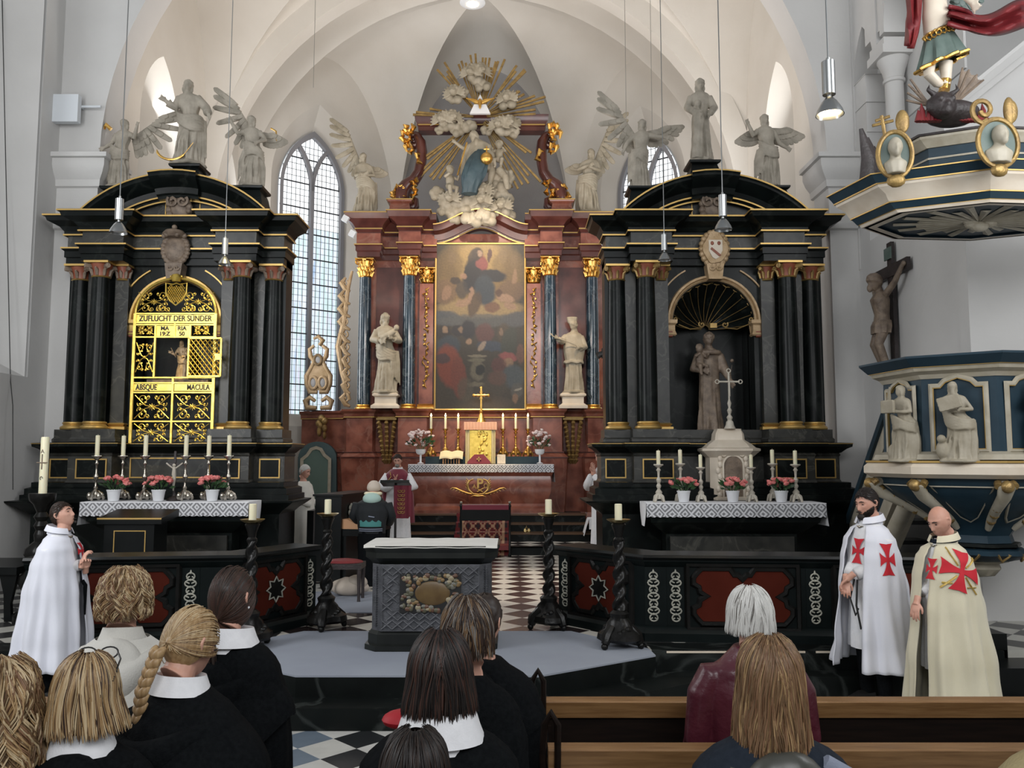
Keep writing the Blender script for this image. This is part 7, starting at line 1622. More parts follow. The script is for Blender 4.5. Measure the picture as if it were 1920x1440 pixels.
for k in (3, 4, 5, 6):
    f = panelf(k); w = .22; z0, z1 = z_(842), z_(722); pl = [(-w, z0), (w, z0), (w, z1), (w*.7, z1), (w*.5, z1+.05), (0, z1+.09), (-w*.5, z1+.05), (-w*.7, z1), (-w, z1)]
    b = MB(); b.mould(pl, [(-.0, -.03), (.0, .02), (.02, .025), (.04, .0)], lambda p, q, h: f(p, q, h), closed=True); b.build('panel_frame', 'creamp', PU, smooth=20)
    b = MB(); b.mould(pl, [(-.008, -.03), (-.008, .012), (.002, .012), (.002, -.03)], lambda p, q, h: f(p, q, h), closed=True); b.build('gilt_line', 'goldl', PU, smooth=0)
    f2 = panelf(k); b = MB(); w = .26; z0, z1 = z_(985), z_(915)
    sl = lambda p, q, h: tuple(Vector(f2(p*(1-.5*(z1-q)/(z1-z0)), q, h+.04-.42*max(0, (z1-q)/(z1-z0))**1.3)))
    b.mould([(-w*.5, z0+.05), (0, z0), (w*.5, z0+.05), (w, z1), (-w, z1)], [(0, 0), (0, .02), (.012, .02), (.012, 0)], sl, closed=True); b.build('bowl_panel_line', 'creamp', PU, smooth=0)
for k in range(8):
    a = atan2(fr[k][1], fr[k][0]); 
    if sin(a) > .4: continue
    r = lambda q: (q*cos(a), q*sin(a)); b = MB()
    b.tube([(*r(.86), z_(902)), (*r(.99), z_(915)), (*r(.90), z_(932)), (*r(.68), z_(955)), (*r(.48), z_(978)), (*r(.36), z_(1000))], [.05, .075, .06, .05, .045, .03], 10); b.build('volute_bracket', 'creamp', PU)
    b = MB()
    for q in range(6): b.ball((*r(1.02-.11*q), z_(912+14*q)), (.06-.003*q,)*3, 8, 6)
    for s in (-1, 1): b.tube([(r(.95)[0]-s*sin(a)*.06, r(.95)[1]+s*cos(a)*.06, z_(905)), (r(1.0)[0]-s*sin(a)*.07, r(1.0)[1]+s*cos(a)*.07, z_(912))], .035, 8)
    b.build('gilt_garland', 'goldd', PU)
# saints on the ring
def saint(k, lb, sd, hd, ex, arms):
    f = panelf(k); p = f(.2 if k == 3 else 0, 0, .10); t = thing('saint_statue', lb, 'statue', (PC[0]+p[0], PC[1]+p[1], 1.35+zr1+.025)); v = S(1800, 716, 7.8).z-(1.35+zr1); a = atan2(p[1], p[0])+pi/2; t.rotation_euler = (0, 0, a)
    statue_body(v*.98, sd, .03, .19, .145, arms, hd=hd, hair=2, extra=ex, beard='bearded' in lb).build('figure', 'statue', t, remesh=.010)
def exb(mb, H):
    mb.box(.0, .20, -.20*1, -.17, .62*H, .80*H, T=TR(-.0, 0, 0, ry=-.25)); mb.ball((-.17*H, -.10*H, .13*H), (.08*H, .08*H, .12*H), 12, 8); mb.ball((-.17*H, -.15*H, .27*H), .055*H, 12, 8)
saint(4, 'cream carved bearded saint with open book and lion on the pulpit front panel', 15, (.2, 0, .2), exb, (((-.10, 0, .78), (-.16, -.04, .64), (-.02, -.15, .62)), ((.10, 0, .78), (.17, -.04, .64), (.08, -.16, .64))))
saint(3, 'cream carved saint shading the eyes with a raised hand, at the left pulpit corner', 16, (-.1, 0, -.6), lambda mb, H: (mb.box(-.1, .06, -.2, -.17, .62*H, .80*H), mb.ball((-.15*H, -.08*H, .1*H), (.06*H, .06*H, .11*H), 10, 8)), (((-.10, 0, .78), (-.19, -.06, .74), (-.12, -.12, .92)), ((.10, 0, .78), (.15, -.04, .64), (.04, -.14, .64))))
saint(5, 'cream carved saint on the right pulpit panel, cut by the picture edge', 17, (.1, 0, .3), None, (((-.10, 0, .78), (-.18, -.06, .70), (-.22, -.12, .80)), ((.10, 0, .78), (.15, -.04, .64), (.05, -.15, .64))))
# stairs running back along the wall
st = thing('pulpit_stair', 'steep blue and cream pulpit stair with balustrade falling to the left behind the knight', 'stair', (0, 0, 0))
p0, p1 = S(1700, 700, 9.2), S(1606, 965, 11.3); p2, p3 = S(1726, 830, 9.0), S(1652, 1035, 10.6)
def slab(name, off0, off1, m, x0=-.10, x1=.18):
    b = MB(); vs = []
    for p in (p0, p1):
        for o in (off0, off1):
            for x in (x0, x1): vs.append((p.x+x, p.y, p.z+o))
    b.add(vs, [(0, 1, 3, 2), (4, 6, 7, 5), (0, 4, 5, 1), (2, 3, 7, 6), (0, 2, 6, 4), (1, 5, 7, 3)]); return b.build(name, m, st, smooth=0)
slab('handrail', -.12, .0, 'teald', -.14, .2); slab('cream_band', -.36, -.12, 'creamp'); slab('blue_panel', -.95, -.36, 'teald', -.06, .15); slab('stringer', -1.22, -.95, 'creamp', -.12, .2)
b = MB(); q0, q1 = S(1722, 900, 8.9), S(1655, 1040, 9.9); b.tube([q0, q0.lerp(q1, .5), q1], .085, 12); b.build('cream_post', 'creamp', st)
for k in range(6): b = MB(); y = 9.3+.36*k; z = 1.95-.27*k; b.box(4.55, 5.2, y, y+.38, z-.05, z); b.build('step', 'blackp', st, smooth=0)
b = MB(); 
b.box(4.35, 4.68, 8.0, 8.4, 0, .50); b.box(4.35, 4.86, 7.6, 8.0, 0, .28)
b.build('lower_stair', 'blackp', smooth=0); o = COL.objects['lower_stair']; tag(o, 'black stair blocks on the floor behind the cream robed man', 'stair')
# ---- sounding board
SBC = (4.62, 8.0); SB = thing('sounding_board', 'octagonal blue and cream canopy above the pulpit with a relief sunburst underneath', 'pulpit canopy', (SBC[0], SBC[1], 4.47)); SB.scale = (1, .62, .6)
zb0 = 0
def os_(name, prof, m): return om(name, [(r, zb0+z) for r, z in prof], m, SB)
os_('underside', [(.05, .04), (.98, .04), (.98, .0), (1.02, .0)], 'teald')
os_('lower_band', [(.9, .0), (1.04, .0), (1.06, .05), (.9, .06)], 'cream'); os_('blue_band', [(.9, .05), (1.08, .05), (1.13, .15), (.9, .16)], 'teald')
os_('cream_cove', [(.9, .15), (1.13, .15), (1.15, .18), (1.18, .28), (1.26, .37), (1.27, .42), (.9, .43)], 'cream'); os_('blue_cornice', [(.9, .42), (1.28, .42), (1.34, .56), (.9, .57)], 'teald'); os_('top_cover', [(.2, .57), (1.3, .57), (1.3, .585), (.2, .60)], 'creamp')
for r, z in ((1.345, .56), (1.28, .42), (1.135, .15), (1.06, .05)): os_('gilt_line', [(r-.02, z-.008), (r+.006, z-.008), (r+.006, z+.010), (r-.02, z+.010)], 'goldl')
b = MB()
for k in range(28): a = 2*pi*k/28; L = .82 if k % 2 else .6; c, s = cos(a), sin(a); b.add([(c*.1-s*.02, s*.1+c*.02, zb0+.03), (c*.1+s*.02, s*.1-c*.02, zb0+.03), (c*L+s*.05, s*L-c*.05, zb0+.03), (c*L-s*.05, s*L+c*.05, zb0+.03), (c*.1, s*.1, zb0), (c*L, s*L, zb0)], [(0, 4, 5, 3), (1, 2, 5, 4), (2, 3, 5), (0, 1, 4)])
cloud(b, (0, 0, zb0+.01), .16, 6, 2); b.build('sunburst_relief', 'creamp', SB, smooth=0)
z1 = .58
os_('drum', [(.1, z1), (.66, z1), (.64, z1+.10), (.62, z1+.12), (.62, z1+.55), (.1, z1+.55)], 'teald'); os_('drum_line', [(.5, z1+.36), (.63, z1+.36), (.63, z1+.39), (.5, z1+.39)], 'creamp'); os_('drum_cornice', [(.1, z1+.55), (.64, z1+.55), (.68, z1+.62), (.72, z1+.68), (.72, z1+.72), (.1, z1+.73)], 'creamp'); os_('drum_top', [(.1, z1+.725), (.74, z1+.725), (.74, z1+.76), (.1, z1+.77)], 'demon')
ztp = 4.47+(z1+.77)*.6
def medallion(u, v, rx, rz, Yd, lb, extra, face=0.0):
    p = S(u, v, Yd); t = thing('portrait_medallion', lb, 'medallion', p, rz=face); b = MB(); b.tube([(rx*cos(2*pi*i/32), 0, rz*sin(2*pi*i/32)) for i in range(32)], .022, 8, closed=True)
    b.ball((0, 0, -rz-.03), (.08, .05, .06), 8, 6); b.build('oval_frame', 'goldd', t); b = MB(); b.xz([(rx*cos(2*pi*i/32), rz*sin(2*pi*i/32)) for i in range(32)], 0, .03); b.build('field', 'skirt', t, smooth=0)
    b = MB(); hs = rz*.0042*1000/1.9; head(b, TR(0, -.03, rz*.25, s=rz*3.9), 20, 16, ears=False, nl=.02); robe(b, [(-rz*.85, 0, 0, rx*.55, .07, .08), (-rz*.4, 0, 0, rx*.68, .07, .05), (-rz*.12, 0, 0, rx*.3, .05, 0)], 2, 40, 10); b.ball((0, -.08, rz*.02), (rx*.18, .04, rz*.22), 10, 8)
    b.build('bust', 'creamp', t, remesh=.009); b = MB(); extra(b, rx, rz); b.build('attributes', 'goldd', t)
def at1(b, rx, rz):
    b.ball((rx*.55, .02, rz*1.45), (rx*.42, .03, rz*.52), 14, 10, T=None); b.tube([(-rx*.55, .0, rz*.9), (-rx*.7, 0, rz*1.75)], .016, 6)
    for q, w in ((1.4, .16), (1.6, .11)): b.tube([(-rx*.64-w*.55, 0, rz*q-.01), (-rx*.64+w*.55, 0, rz*q+.02)], .014, 6)
def at2(b, rx, rz):
    for q, s in ((0, 1), (.12, .8)): b.ball((rx*(.75+q), .02, rz*1.4), (rx*.3, .03, rz*.6*s), 14, 10)
    b.tube([(-rx*.65+x, 0, rz*1.35+z) for x, z in spiral(0, 0, .03, .12, 200, 620, 18)]+[(-rx*.5, 0, rz*.95)], .022, 7)
medallion(1678, 290, .14, .21, 7.15, 'oval gilt-framed relief bust of a veiled figure with papal cross, left on the canopy', at1, -.25)
medallion(1871, 268, .185, .215, 7.0, 'oval gilt-framed relief bust of a bearded man with crozier, right on the canopy', at2, .1)
b = MB()
for k in range(3): b.tube([(.0+.09*k, .1*k, 0), (.02+.09*k, .1*k, .25), (-.05+.1*k, .1*k, .55-.05*k)], [.09, .08, .02], 8, flat=.4)
p = S(1628, 345, 7.75); tag(b.build('medallion_back', 'demon', loc=p), 'dark side-on medallion and wing at the left end of the canopy', 'medallion')
# ---- archangel over a demon
AG = thing('archangel_statue', 'painted archangel with billowing crimson cloak and green skirt atop the canopy', 'statue', (SBC[0]-.42, SBC[1]-.32, ztp)); 
Y0 = AG.location.y
def A(u, v, dy=0): p = S(u, v, Y0+dy); return Vector((p.x-AG.location.x, dy, p.z-AG.location.z))
b = MB(); P = []
hipL, hipR = A(1735, 70), A(1782, 52); hemL, hemR = A(1725, 133), A(1808, 103)
for j in range(9):
    t_ = j/8; l = hipL.lerp(hemL, t_); r = hipR.lerp(hemR, t_); c = (l+r)/2; hw = (r-l)/2; row = []
    for i in range(48):
        th = 2*pi*i/48; k = 1+(.04+.13*t_)*sin(9*th+1); row.append(tuple(c+hw*cos(th)*k+Vector((0, (.6+.0)*hw.length*sin(th)*k, 0))))
    P.append(row)
b.grid(P, closed_u=True); b.build('skirt', 'skirt', AG)
b = MB(); b.tube([Vector(p)+Vector((0, 0, .004)) for p in P[-1]], .020, 6, closed=True, flat=1.0); b.tube([Vector(p) for p in P[0]], .022, 6, closed=True)
for i in range(24, 48, 3): c = Vector(P[0][i]); b.tube([c+Vector((.03*cos(a), -.03, .03*sin(a)-.03)) for a in (0, 1, 2, 3, 4, 5)], .009, 5, closed=True)
b.build('gilt_trim', 'gold', AG)
b = MB(); P = []
for j, (l, r) in enumerate(((A(1733, 68), A(1782, 48)), (A(1730, 30), A(1777, 22)), (A(1731, 8), A(1774, 4)), (A(1728, -30), A(1778, -34)), (A(1745, -55), A(1765, -58)))):
    c = (l+r)/2; hw = (r-l)/2; P.append([tuple(c+hw*cos(2*pi*i/24)+Vector((0, hw.length*.7*sin(2*pi*i/24), 0))) for i in range(24)])
b.grid(P, closed_u=True, cap=True); head(b, TR(*A(1755, -85), s=1.0), 20, 16); arm(b, A(1735, -45), A(1715, -10), A(1722, -60), 1.4); arm(b, A(1775, -45), A(1800, -20), A(1822, 5, -.1), 1.4); b.build('breastplate_body', 'cream', AG, remesh=.012)
b = MB(); b.tube([A(1742, 122), A(1742, 140, -.05), A(1758, 156), A(1770, 160)], [.06, .05, .045, .03], 10); b.tube([A(1773, 118), A(1774, 140), A(1772, 160)], [.065, .05, .05], 10); b.build('legs', 'cream', AG)
b = MB(); b.tube([A(1773, 150), A(1770, 172), A(1764, 176, -.12)], [.055, .05, .03], 8); b.build('gilt_boot', 'gold', AG)
b = MB(); P = []
for j in range(20):
    t_ = j/19; u = lerp(1778, 1921, t_); vt = 15+8*t_+26*sin(t_*5.0)*t_; vb = 52+14*sin(t_*4.2-.8)+4*t_; P.append([tuple(A(u, lerp(vt, vb, i/12), -.12+.10*sin(i*.9+t_*3)+.1*t_)) for i in range(13)])
b.grid(P); P = []
for j in range(14):
    t_ = j/13; u0 = 1694+6*sin(t_*3)+6*t_; u1 = 1730-2*t_-16*t_**3; P.append([tuple(A(lerp(u0, u1, i/12), lerp(-30, 92-12*abs(i/12-.55), t_), -.02+.07*sin(i*1.3+t_*2))) for i in range(13)])
b.grid(P); o = b.build('cloak', 'maroon', AG, smooth=80); sd = o.modifiers.new('thickness', 'SOLIDIFY'); sd.thickness = .03
b = MB(); wing(b, A(1785, 5, .15), (.1, 0, .5), (.35, 0, .1), 9, .8, 1.2); b.build('wing', 'skirt', AG)
DM = thing('demon_carving', 'dark horned demon with ribbed bat wings and flames under the archangel', 'carving', (AG.location.x, Y0-.05, ztp))
D = lambda u, v, dy=0: Vector((S(u, v, Y0-.05+dy).x-DM.location.x, dy, S(u, v, Y0-.05+dy).z-DM.location.z))
b = MB(); c = D(1766, 198, -.15); b.ball(c, (.125, .11, .13), 20, 14); b.ball(c+Vector((0, -.09, -.03)), (.035, .05, .04)); b.ball(c+Vector((0, -.07, -.08)), (.06, .06, .05))
for s in (-1, 1): b.ball(c+Vector((s*.055, -.085, .03)), .032, 10, 8); b.tube([c+Vector((s*.08, -.02, .10)), c+Vector((s*.14, -.03, .14)), c+Vector((s*.12, -.03, .20))], [.03, .02, .004], 7); b.ball(c+Vector((s*.12, 0, 0)), (.03, .03, .06), 8, 6)
b.ball(c+Vector((.15, .12, -.03)), (.26, .18, .12), 16, 10); b.build('body', 'demon', DM, remesh=.01)
for (x0, v0, n, m) in ((1722, 228, 7, 1), (1800, 228, 9, 1)):
    b = MB()
    for k in range(n): u = x0+k*6; hh = (22+14*sin(k*2.1)+(26 if x0 == 1800 and k == 2 else 0)); b.tube([D(u, v0, -.1), D(u+1, v0-hh*.6, -.1), D(u-1, v0-hh, -.1)], [.035, .025, .003], 6)
    b.build('flames', 'maroon', DM)
for nm, root, tips in (('bat_wing', (1790, 195), ((1805, 127), (1817, 131), (1832, 140), (1844, 150))), ('bat_wing', (1742, 198), ((1707, 148), (1703, 158), (1701, 174), (1699, 188)))):
    b = MB(); r = D(*root, .0); T_ = [D(*q, .0) for q in tips]; left = root[0] < 1760
    for q in T_: b.tube([r, q], [.014, .010], 6)
    if not left:
        vs = [r]+T_; m = MB(); pts_ = []
        for a_, c_2 in zip(T_, T_[1:]): pts_ += [a_, (a_+c_2)/2+(r-(a_+c_2)/2)*.08]
        pts_.append(T_[-1]); m = [r+Vector((0, .004, 0))]+[p+Vector((0, .004, 0)) for p in pts_]; k2 = [p+Vector((0, .012, 0)) for p in m]; n = len(m)
        b.add(m+k2, [(0, i, i+1) for i in range(1, n-1)]+[(n, n+i+1, n+i) for i in range(1, n-1)])
    b.build(nm, 'brownc', DM, smooth=30)
# ---- big crucifix on the right wall
CX = thing('wall_crucifix', 'large dark wooden crucifix on the right wall beside the pulpit', 'crucifix', (XR-.03, 11.2, 0))
zc = lambda v, Y=11.2: S(1680, v, Y).z
b = MB(); b.box(-.05, .0, -.065, .065, zc(700)-.9, zc(455)); b.build('upright', 'demon', CX, smooth=0)
b = MB(); b.box(-.06, -.01, -.52, .50, zc(520), zc(498)); b.build('crossbeam', 'demon', CX, smooth=0)
b = MB(); b.box(-.075, -.06, -.10, .10, zc(487), zc(465)); plabel(b.build('title_plate', 'skirt', CX, smooth=0), 'grey scroll plate'); b = MB(); x = -.18
H = zc(530)-zc(700)
b.tube([(x, 0, zc(548)), (x-.02, 0, zc(562)), (x+.0, 0, zc(590)), (x-.01, 0, zc(612))], [.075, .125, .095, .11], 16, flat=1.2); b.tube([(x, 0, zc(552)), (x-.05, -.01, zc(538))], [.05, .045], 10)
head(b, TR(x-.09, -.02, zc(530), rz=-1.45, rx=.45, s=1.0), 24, 20, neck=False); hair_cap(b, TR(x-.09, -.02, zc(530), rz=-1.45, rx=.45, s=1.0), .02, -.3, .4, -.8, 20, 10, .01); b.ball((x-.16, -.02, zc(541)), (.04, .04, .06), 10, 8)
for s in (-1, 1):
    b.tube([(x, s*.13, zc(556)), (x+.05, s*.30, zc(538)), (x+.09, s*.45, zc(512))], [.05, .042, .03], 10); b.ball((x+.10, s*.47, zc(509)), (.03, .05, .04), 10, 8)
    b.tube([(x, s*.06, zc(614)), (x-.09, s*.06, zc(646)), (x-.0, s*.045, zc(680)), (x+.02, s*.03, zc(692)), (x-.07, s*.03, zc(701))], [.085, .065, .055, .035, .025], 12)
b.build('corpus', 'brownc', CX, remesh=.010); b = MB(); robe(b, [(zc(626), x-.02, 0, .12, .15, .12), (zc(612), x-.01, 0, .13, .155, .08), (zc(602), x, 0, .115, .14, .05)], 3, 40, 10); b.build('loincloth', 'brownc', CX)
# ================================================================ people
HM = {n: mat('hair_'+n, a, .45, c2=c, ns=90, stretch=(1, 1, .05), spec=.4) for n, a, c in (
 ('blonde', (.28, .17, .075), (.42, .28, .14)), ('pale_blonde', (.46, .34, .19), (.55, .43, .27)), ('dark_blonde', (.12, .07, .035), (.2, .12, .06)), ('brown', (.035, .018, .011), (.055, .03, .02)), ('black', (.008, .006, .0055), (.014, .010, .009)),
 ('dark_brown', (.016, .010, .008), (.03, .018, .013)), ('reddish', (.045, .018, .012), (.06, .028, .02)), ('grey', (.14, .125, .11), (.22, .2, .18)), ('white', (.58, .57, .54), (.70, .69, .66)), ('auburn', (.16, .08, .04), (.25, .14, .075)))}
def hair_fall(parent, T, zend, mats, n=900, flare=.0, th=.02, gap=.9, wave=.0, wf=3, seed=0, ragged=.02, tuck=0, part=.0, r=.0013, shell='dark_brown', fl2=0):
    "hair falling from the crown round the head; strands over a solid under-shell"
    q = random.Random(seed); zt = .118
    def pt(a, z, o):
        if z > 0: k = sqrt(max(0, 1-(z/(zt+o))**2)); k = k**.9
        else: k = 1+flare*(-z)/.15-tuck*max(0, (-z-.06))/.1
        rx, ry = (.0765+o)*k, (.096+o)*k
        if z < 0 and sin(a) > 0: ry *= 1-.12*min(1, -z/.12)
        x, y = rx*cos(a), ry*sin(a)+.008
        return Vector((x+fl2*max(0, -z)**1.5, y, z))
    L = zt+.02-zend; sh = MB(); P = []
    for j in range(18):
        z = lerp(zt+.012, zend+.01, (j/17)**1.2); P.append([pt(a, z, th*.7) for a in [-pi/2+gap+(2*pi-2*gap)*i/40 for i in range(41)]])
    sh.grid(P); P = []
    for j in range(9): z = lerp(zt+.012, .045, j/8); P.append([pt(2*pi*i/40, z, th*.6) for i in range(40)])
    sh.grid(P, closed_u=True); hs = sh.build('hair', HM[shell], parent, smooth=180); hs.matrix_local = T
    n = int(n*1.9); bs = [MB() for _ in mats]
    for s in range(n):
        a = -pi/2+q.uniform(gap*.85, 2*pi-gap*.85); o = th*q.uniform(.75, 1.15); ze = zend+q.uniform(-1, 1)*ragged; cl = 2.2*sin(a*5+seed)+1.2*sin(a*13); ph = cl+q.uniform(-.4, .4); pts = []; m = 15
        z0 = zt+o-.004-q.random()**2*.05
        for j in range(m):
            t = j/(m-1); z = lerp(z0, ze, t); aa = a+(wave*.75*sin(wf*t*pi+ph)+.05*sin(ph+t*4))*min(1, t*2)+part*(1-t)**2*(1 if cos(a) > 0 else -1)
            p = pt(aa, z, o+wave*.045*sin(wf*t*pi*1.3+ph*1.7)); pts.append(p)
        bs[int(q.random()**1.0*len(mats)) % len(mats)].tube(pts, [r*.6]+[r*q.uniform(1, 2.2)]*(m-2)+[r*.3], 4, cap=False)
    for k, b in enumerate(bs):
        if b.v: o = b.build('hair_strands', HM[mats[k]], hs, smooth=180); o['kind'] = 'stuff'
    return hs
def hair_gather(parent, T, tie, mats, n=700, seed=0, r=.0013, gap=.75, shell='dark_brown'):
    q = random.Random(seed); b0 = MB(); hair_cap(b0, Matrix.Identity(4), .012, -.35, .42, -.8, 36, 16, .001); hs = b0.build('hair', HM[shell], parent, smooth=180); hs.matrix_local = T
    bs = [MB() for _ in mats]; tie = Vector(tie)
    for s in range(n):
        a = -pi/2+q.uniform(gap*.7, 2*pi-gap*.7); z = q.uniform(-.25, .98); k = math.asin(z); p0 = head_shape((cos(k)*cos(a), cos(k)*sin(a), z)); pts = []
        for j in range(12):
            t = j/11; v = p0.lerp(tie, t); d = v.copy(); d.z = v.z; nrm = Vector((v.x/.0765, (v.y)/.094, v.z/.118)); l = nrm.length
            surf = Vector((nrm.x*.0765, nrm.y*.094, nrm.z*.118))/max(l, .001)
            v = surf*1.15 if (l < 1.15) else v
            pts.append(v)
        bs[q.randrange(len(mats))].tube(pts, [r*q.uniform(1, 2)]*12, 4, cap=False)
    for k, b in enumerate(bs): o = b.build('hair_strands', HM[mats[k]], hs, smooth=180); o['kind'] = 'stuff'
    return hs
def fuzz(parent, T, n, mats, kind='hair', seed=0, hl=.50, L=.022):
    "short strands growing from the scalp or the jaw"
    q = random.Random(seed); bs = [MB() for _ in mats]; c = 0
    while c < n:
        th, z = q.uniform(0, 2*pi), q.uniform(-.98, 1); fr = max(0, -sin(th)); k = math.asin(z)
        if kind == 'hair': ok = z > (-.15+(hl+.15)*fr**.55 if fr else -.15-.45*sin(th)**.8)+q.uniform(-.04, .06)
        else: ok = fr > .02 and z < -.62+.50*(1-fr)**.7+q.uniform(-.05, .05) and not (fr > .93 and z > -.66)
        if not ok: continue
        c += 1; p = head_shape((cos(k)*cos(th), cos(k)*sin(th), z)); nn_ = Vector((cos(k)*cos(th), cos(k)*sin(th), z))
        d = (Vector((0, .75, -.55)) if kind == 'hair' else Vector((0, -.2, -1)))+Vector((q.uniform(-.4, .4), q.uniform(-.3, .3), q.uniform(-.2, .2))); d = (d-nn_*d.dot(nn_)).normalized(); o = .006 if kind == 'hair' else .002
        bs[q.randrange(len(mats))].tube([p+nn_*o*.3, p+nn_*(o+.005)+d*L*.5, p+nn_*(o+.003)+d*L], [.0016, .0018, .0005], 4, cap=False)
    for k, b in enumerate(bs): o = b.build('hair_strands' if kind == 'hair' else 'beard', HM[mats[k]], parent, smooth=180); o.matrix_local = T; o['kind'] = 'stuff'
def mk(label, u, vt, Y, zf, face, cat='person'):
    p = S(u, vt, Y); s = (p.z-zf)/1.735; t = thing('person', label, cat, (p.x, Y, zf), rz=face); t.scale = (s, s, s); return t
def skin(t, T=None, hands=(), m='skin', feat=True, n=44):
    T = T or TR(0, 0, 1.60); b = MB(); head(b, T, n, 36, nl=.02); b.tube([T @ Vector((0, .03, -.16)), (0, .02, 1.44), (0, .01, 1.40)], [.058, .062, .066], 14)
    for h in hands: hand(b, *h[:1], **h[1])
    o = b.build('body', m, t, remesh=.0045)
    if feat:
        e = MB(); brows(e, T); e.build('eyebrows', 'beard', t); e = MB(); eyes(e, T); e.build('eyes', 'beard', t)
    return T
def coat(t, keys, m, name='cloak', seed=0, nn=(5, 9, 14), open_=None, fz=1.6, sub=0):
    b = MB(); robe(b, keys, seed, 110, 44, fz=fz, nn=nn, open_=open_); o = b.build(name, m, t, smooth=180)
    if open_: sd = o.modifiers.new('thickness', 'SOLIDIFY'); sd.thickness = .008
    return o
BK = [(.02, 0, 0, .265, .21, .10), (.6, 0, 0, .265, .205, .085), (1.0, 0, 0, .268, .195, .06), (1.2, 0, .0, .258, .182, .035), (1.33, 0, .0, .222, .150, .02), (1.395, 0, .0, .165, .12, .01), (1.435, 0, .01, .095, .09, 0), (1.455, 0, .01, .075, .078, 0)]
def wide(K, k, ky=None, dz=0): return [(z+dz, cx, cy, rx*k, ry*(ky or k), f) for z, cx, cy, rx, ry, f in K]
def collar(t, m='white', h=.06, r=.082, z=1.43, tilt=0):
    b = MB(); P = []
    for rr, zz_ in ((r*1.1, z-.03), (r*1.0, z), (r*.92, z+h), (r*.96, z+h+.004), (r*1.08, z+h*.5), (r*1.24, z-.005)): P.append([(rr*cos(a), .015+rr*sin(a), zz_+(.012*sin(a))) for a in [2*pi*i/36 for i in range(36)]])
    b.grid(P, closed_u=True); return b.build('collar', m, t, smooth=60)
def hood(t, m, z=1.33, w=.19, d=.16, dp=.19, seed=0, lining=None):
    "a hood hanging down the back"
    b = MB(); P = []
    for j in range(16):
        f = j/15; a = pi*(.02+.96*f); row = []
        for i in range(14):
            th = 2*pi*i/14; R_ = .008+.062*sin(pi*f)**.8; c = Vector((w*.82*cos(a), -.05+dp*1.18*sin(a)**.8, z+.055-.13*sin(a)**1.4)); n_ = Vector((cos(a), sin(a), .35)).normalized()
            row.append(c+n_*R_*cos(th)+Vector((0, 0, 1))*R_*1.35*sin(th)+Vector((0, 0, -.0)))
        P.append(row)
    b.grid(P, closed_u=True, cap=True); k = w/.19; R2 = []
    for j in range(10):
        t_ = j/9; R2.append([((lerp(.285, .11, t_**1.8)*k)*(1+.035*sin(7*a+seed)*(1-t_))*cos(a), .01+(lerp(.225, .10, t_**1.8)*k)*(1+.035*sin(7*a+seed)*(1-t_))*sin(a), lerp(z-.15-.09*max(0, sin(a))+.03*cos(2*a)+.012*sin(5*a+seed), z+.10, t_)) for a in [2*pi*i/72 for i in range(72)]])
    b.grid(R2, closed_u=True); b.ball((0, .125, z-.03), (w*.72, .075, .15), 24, 14, f=lambda v: v+Vector((0, .006*sin(v.x*60+seed), 0)))
    return b.build('hood', m, t, smooth=180)
B_ = pi   # facing the altar, away from the viewer
# --- left group
t = mk('person seen from behind with streaked blonde bob and glasses pushed up on the head', 166, 1222, 2.55, 0, B_+.12); T = skin(t); hair_fall(t, T, -.098, ['blonde', 'pale_blonde', 'dark_blonde', 'blonde', 'brown'], 620, .34, .024, .8, .03, 2, 1, .022, fl2=-.25, shell='dark_blonde')
coat(t, wide(BK, 1.05), 'coat', seed=1); collar(t, z=1.42, h=.06, r=.09); hood(t, 'coat', seed=1)
b = MB()
for s in (-1, 1): b.tube([(s*.036+.030*cos(a), -.062-.01*sin(a), .118+.020*sin(a)) for a in [i*pi/8 for i in range(16)]], .0028, 5, closed=True); b.tube([(s*.067, -.06, .118), (s*.090, -.02, .098), (s*.094, .05, .03)], .0032, 5)
b.tube([(-.008, -.07, .125), (.008, -.07, .125)], .003, 5); o = b.build('glasses', 'dark', t); o.matrix_local = T @ TR(0, -.0, .008, rx=.2)
t = mk('person in a cream hooded cloak with short wavy blonde hair, before the white caped man', 237, 1065, 3.6, 0, B_+.1); T = skin(t); hair_fall(t, T, -.065, ['blonde', 'pale_blonde', 'dark_blonde', 'auburn'], 520, .04, .030, .75, .20, 4, 2, .02, tuck=.35, shell='dark_blonde', r=.0016)
coat(t, wide(BK, .98), 'linen', seed=2); collar(t, 'linen', h=.05); hood(t, 'linen', seed=2, z=1.34)
b = MB(); b.box(-.004, .004, .20, .215, .6, 1.18); b.build('seam', 'beanie', t) if 0 else None
t = mk('person with a long light brown braid and white collar over a black hooded cloak', 352, 1133, 2.9, 0, B_-.55); T = skin(t, TR(0, -.015, 1.595, rx=.22)); hair_gather(t, T, (-.02, .115, .0), ['blonde', 'dark_blonde', 'blonde', 'pale_blonde'], 620, 3, shell='blonde')
b = MB()
for k in range(13):
    z = 1.585-.030*k; x = -.012+.0045*k; y = .118+.010*k*(k < 4)+.04*(k > 3)-.0*k
    for s in (-1, 1):
        A, B, C = Vector((x+s*.024*(1-.03*k), y-.006, z+.022)), Vector((x+s*.016, y+.024, z)), Vector((x-s*.014, y+.006, z-.024)); b.tube([A*(1-u)**2+B*2*u*(1-u)+C*u*u for u in [i/8 for i in range(9)]], [(.007+.012*sin(pi*i/8))*(1-.03*k) for i in range(9)], 10)
b.build('braid', HM['blonde'], t); b = MB(); b.tube([(.043, .155, 1.20), (.045, .16, 1.17), (.05, .16, 1.12)], [.008, .014, .003], 8); b.build('braid_end', HM['dark_blonde'], t); b = MB(); b.tube([(.042, .155, 1.215), (.043, .156, 1.20)], .012, 8); b.build('hair_tie', 'silver', t)
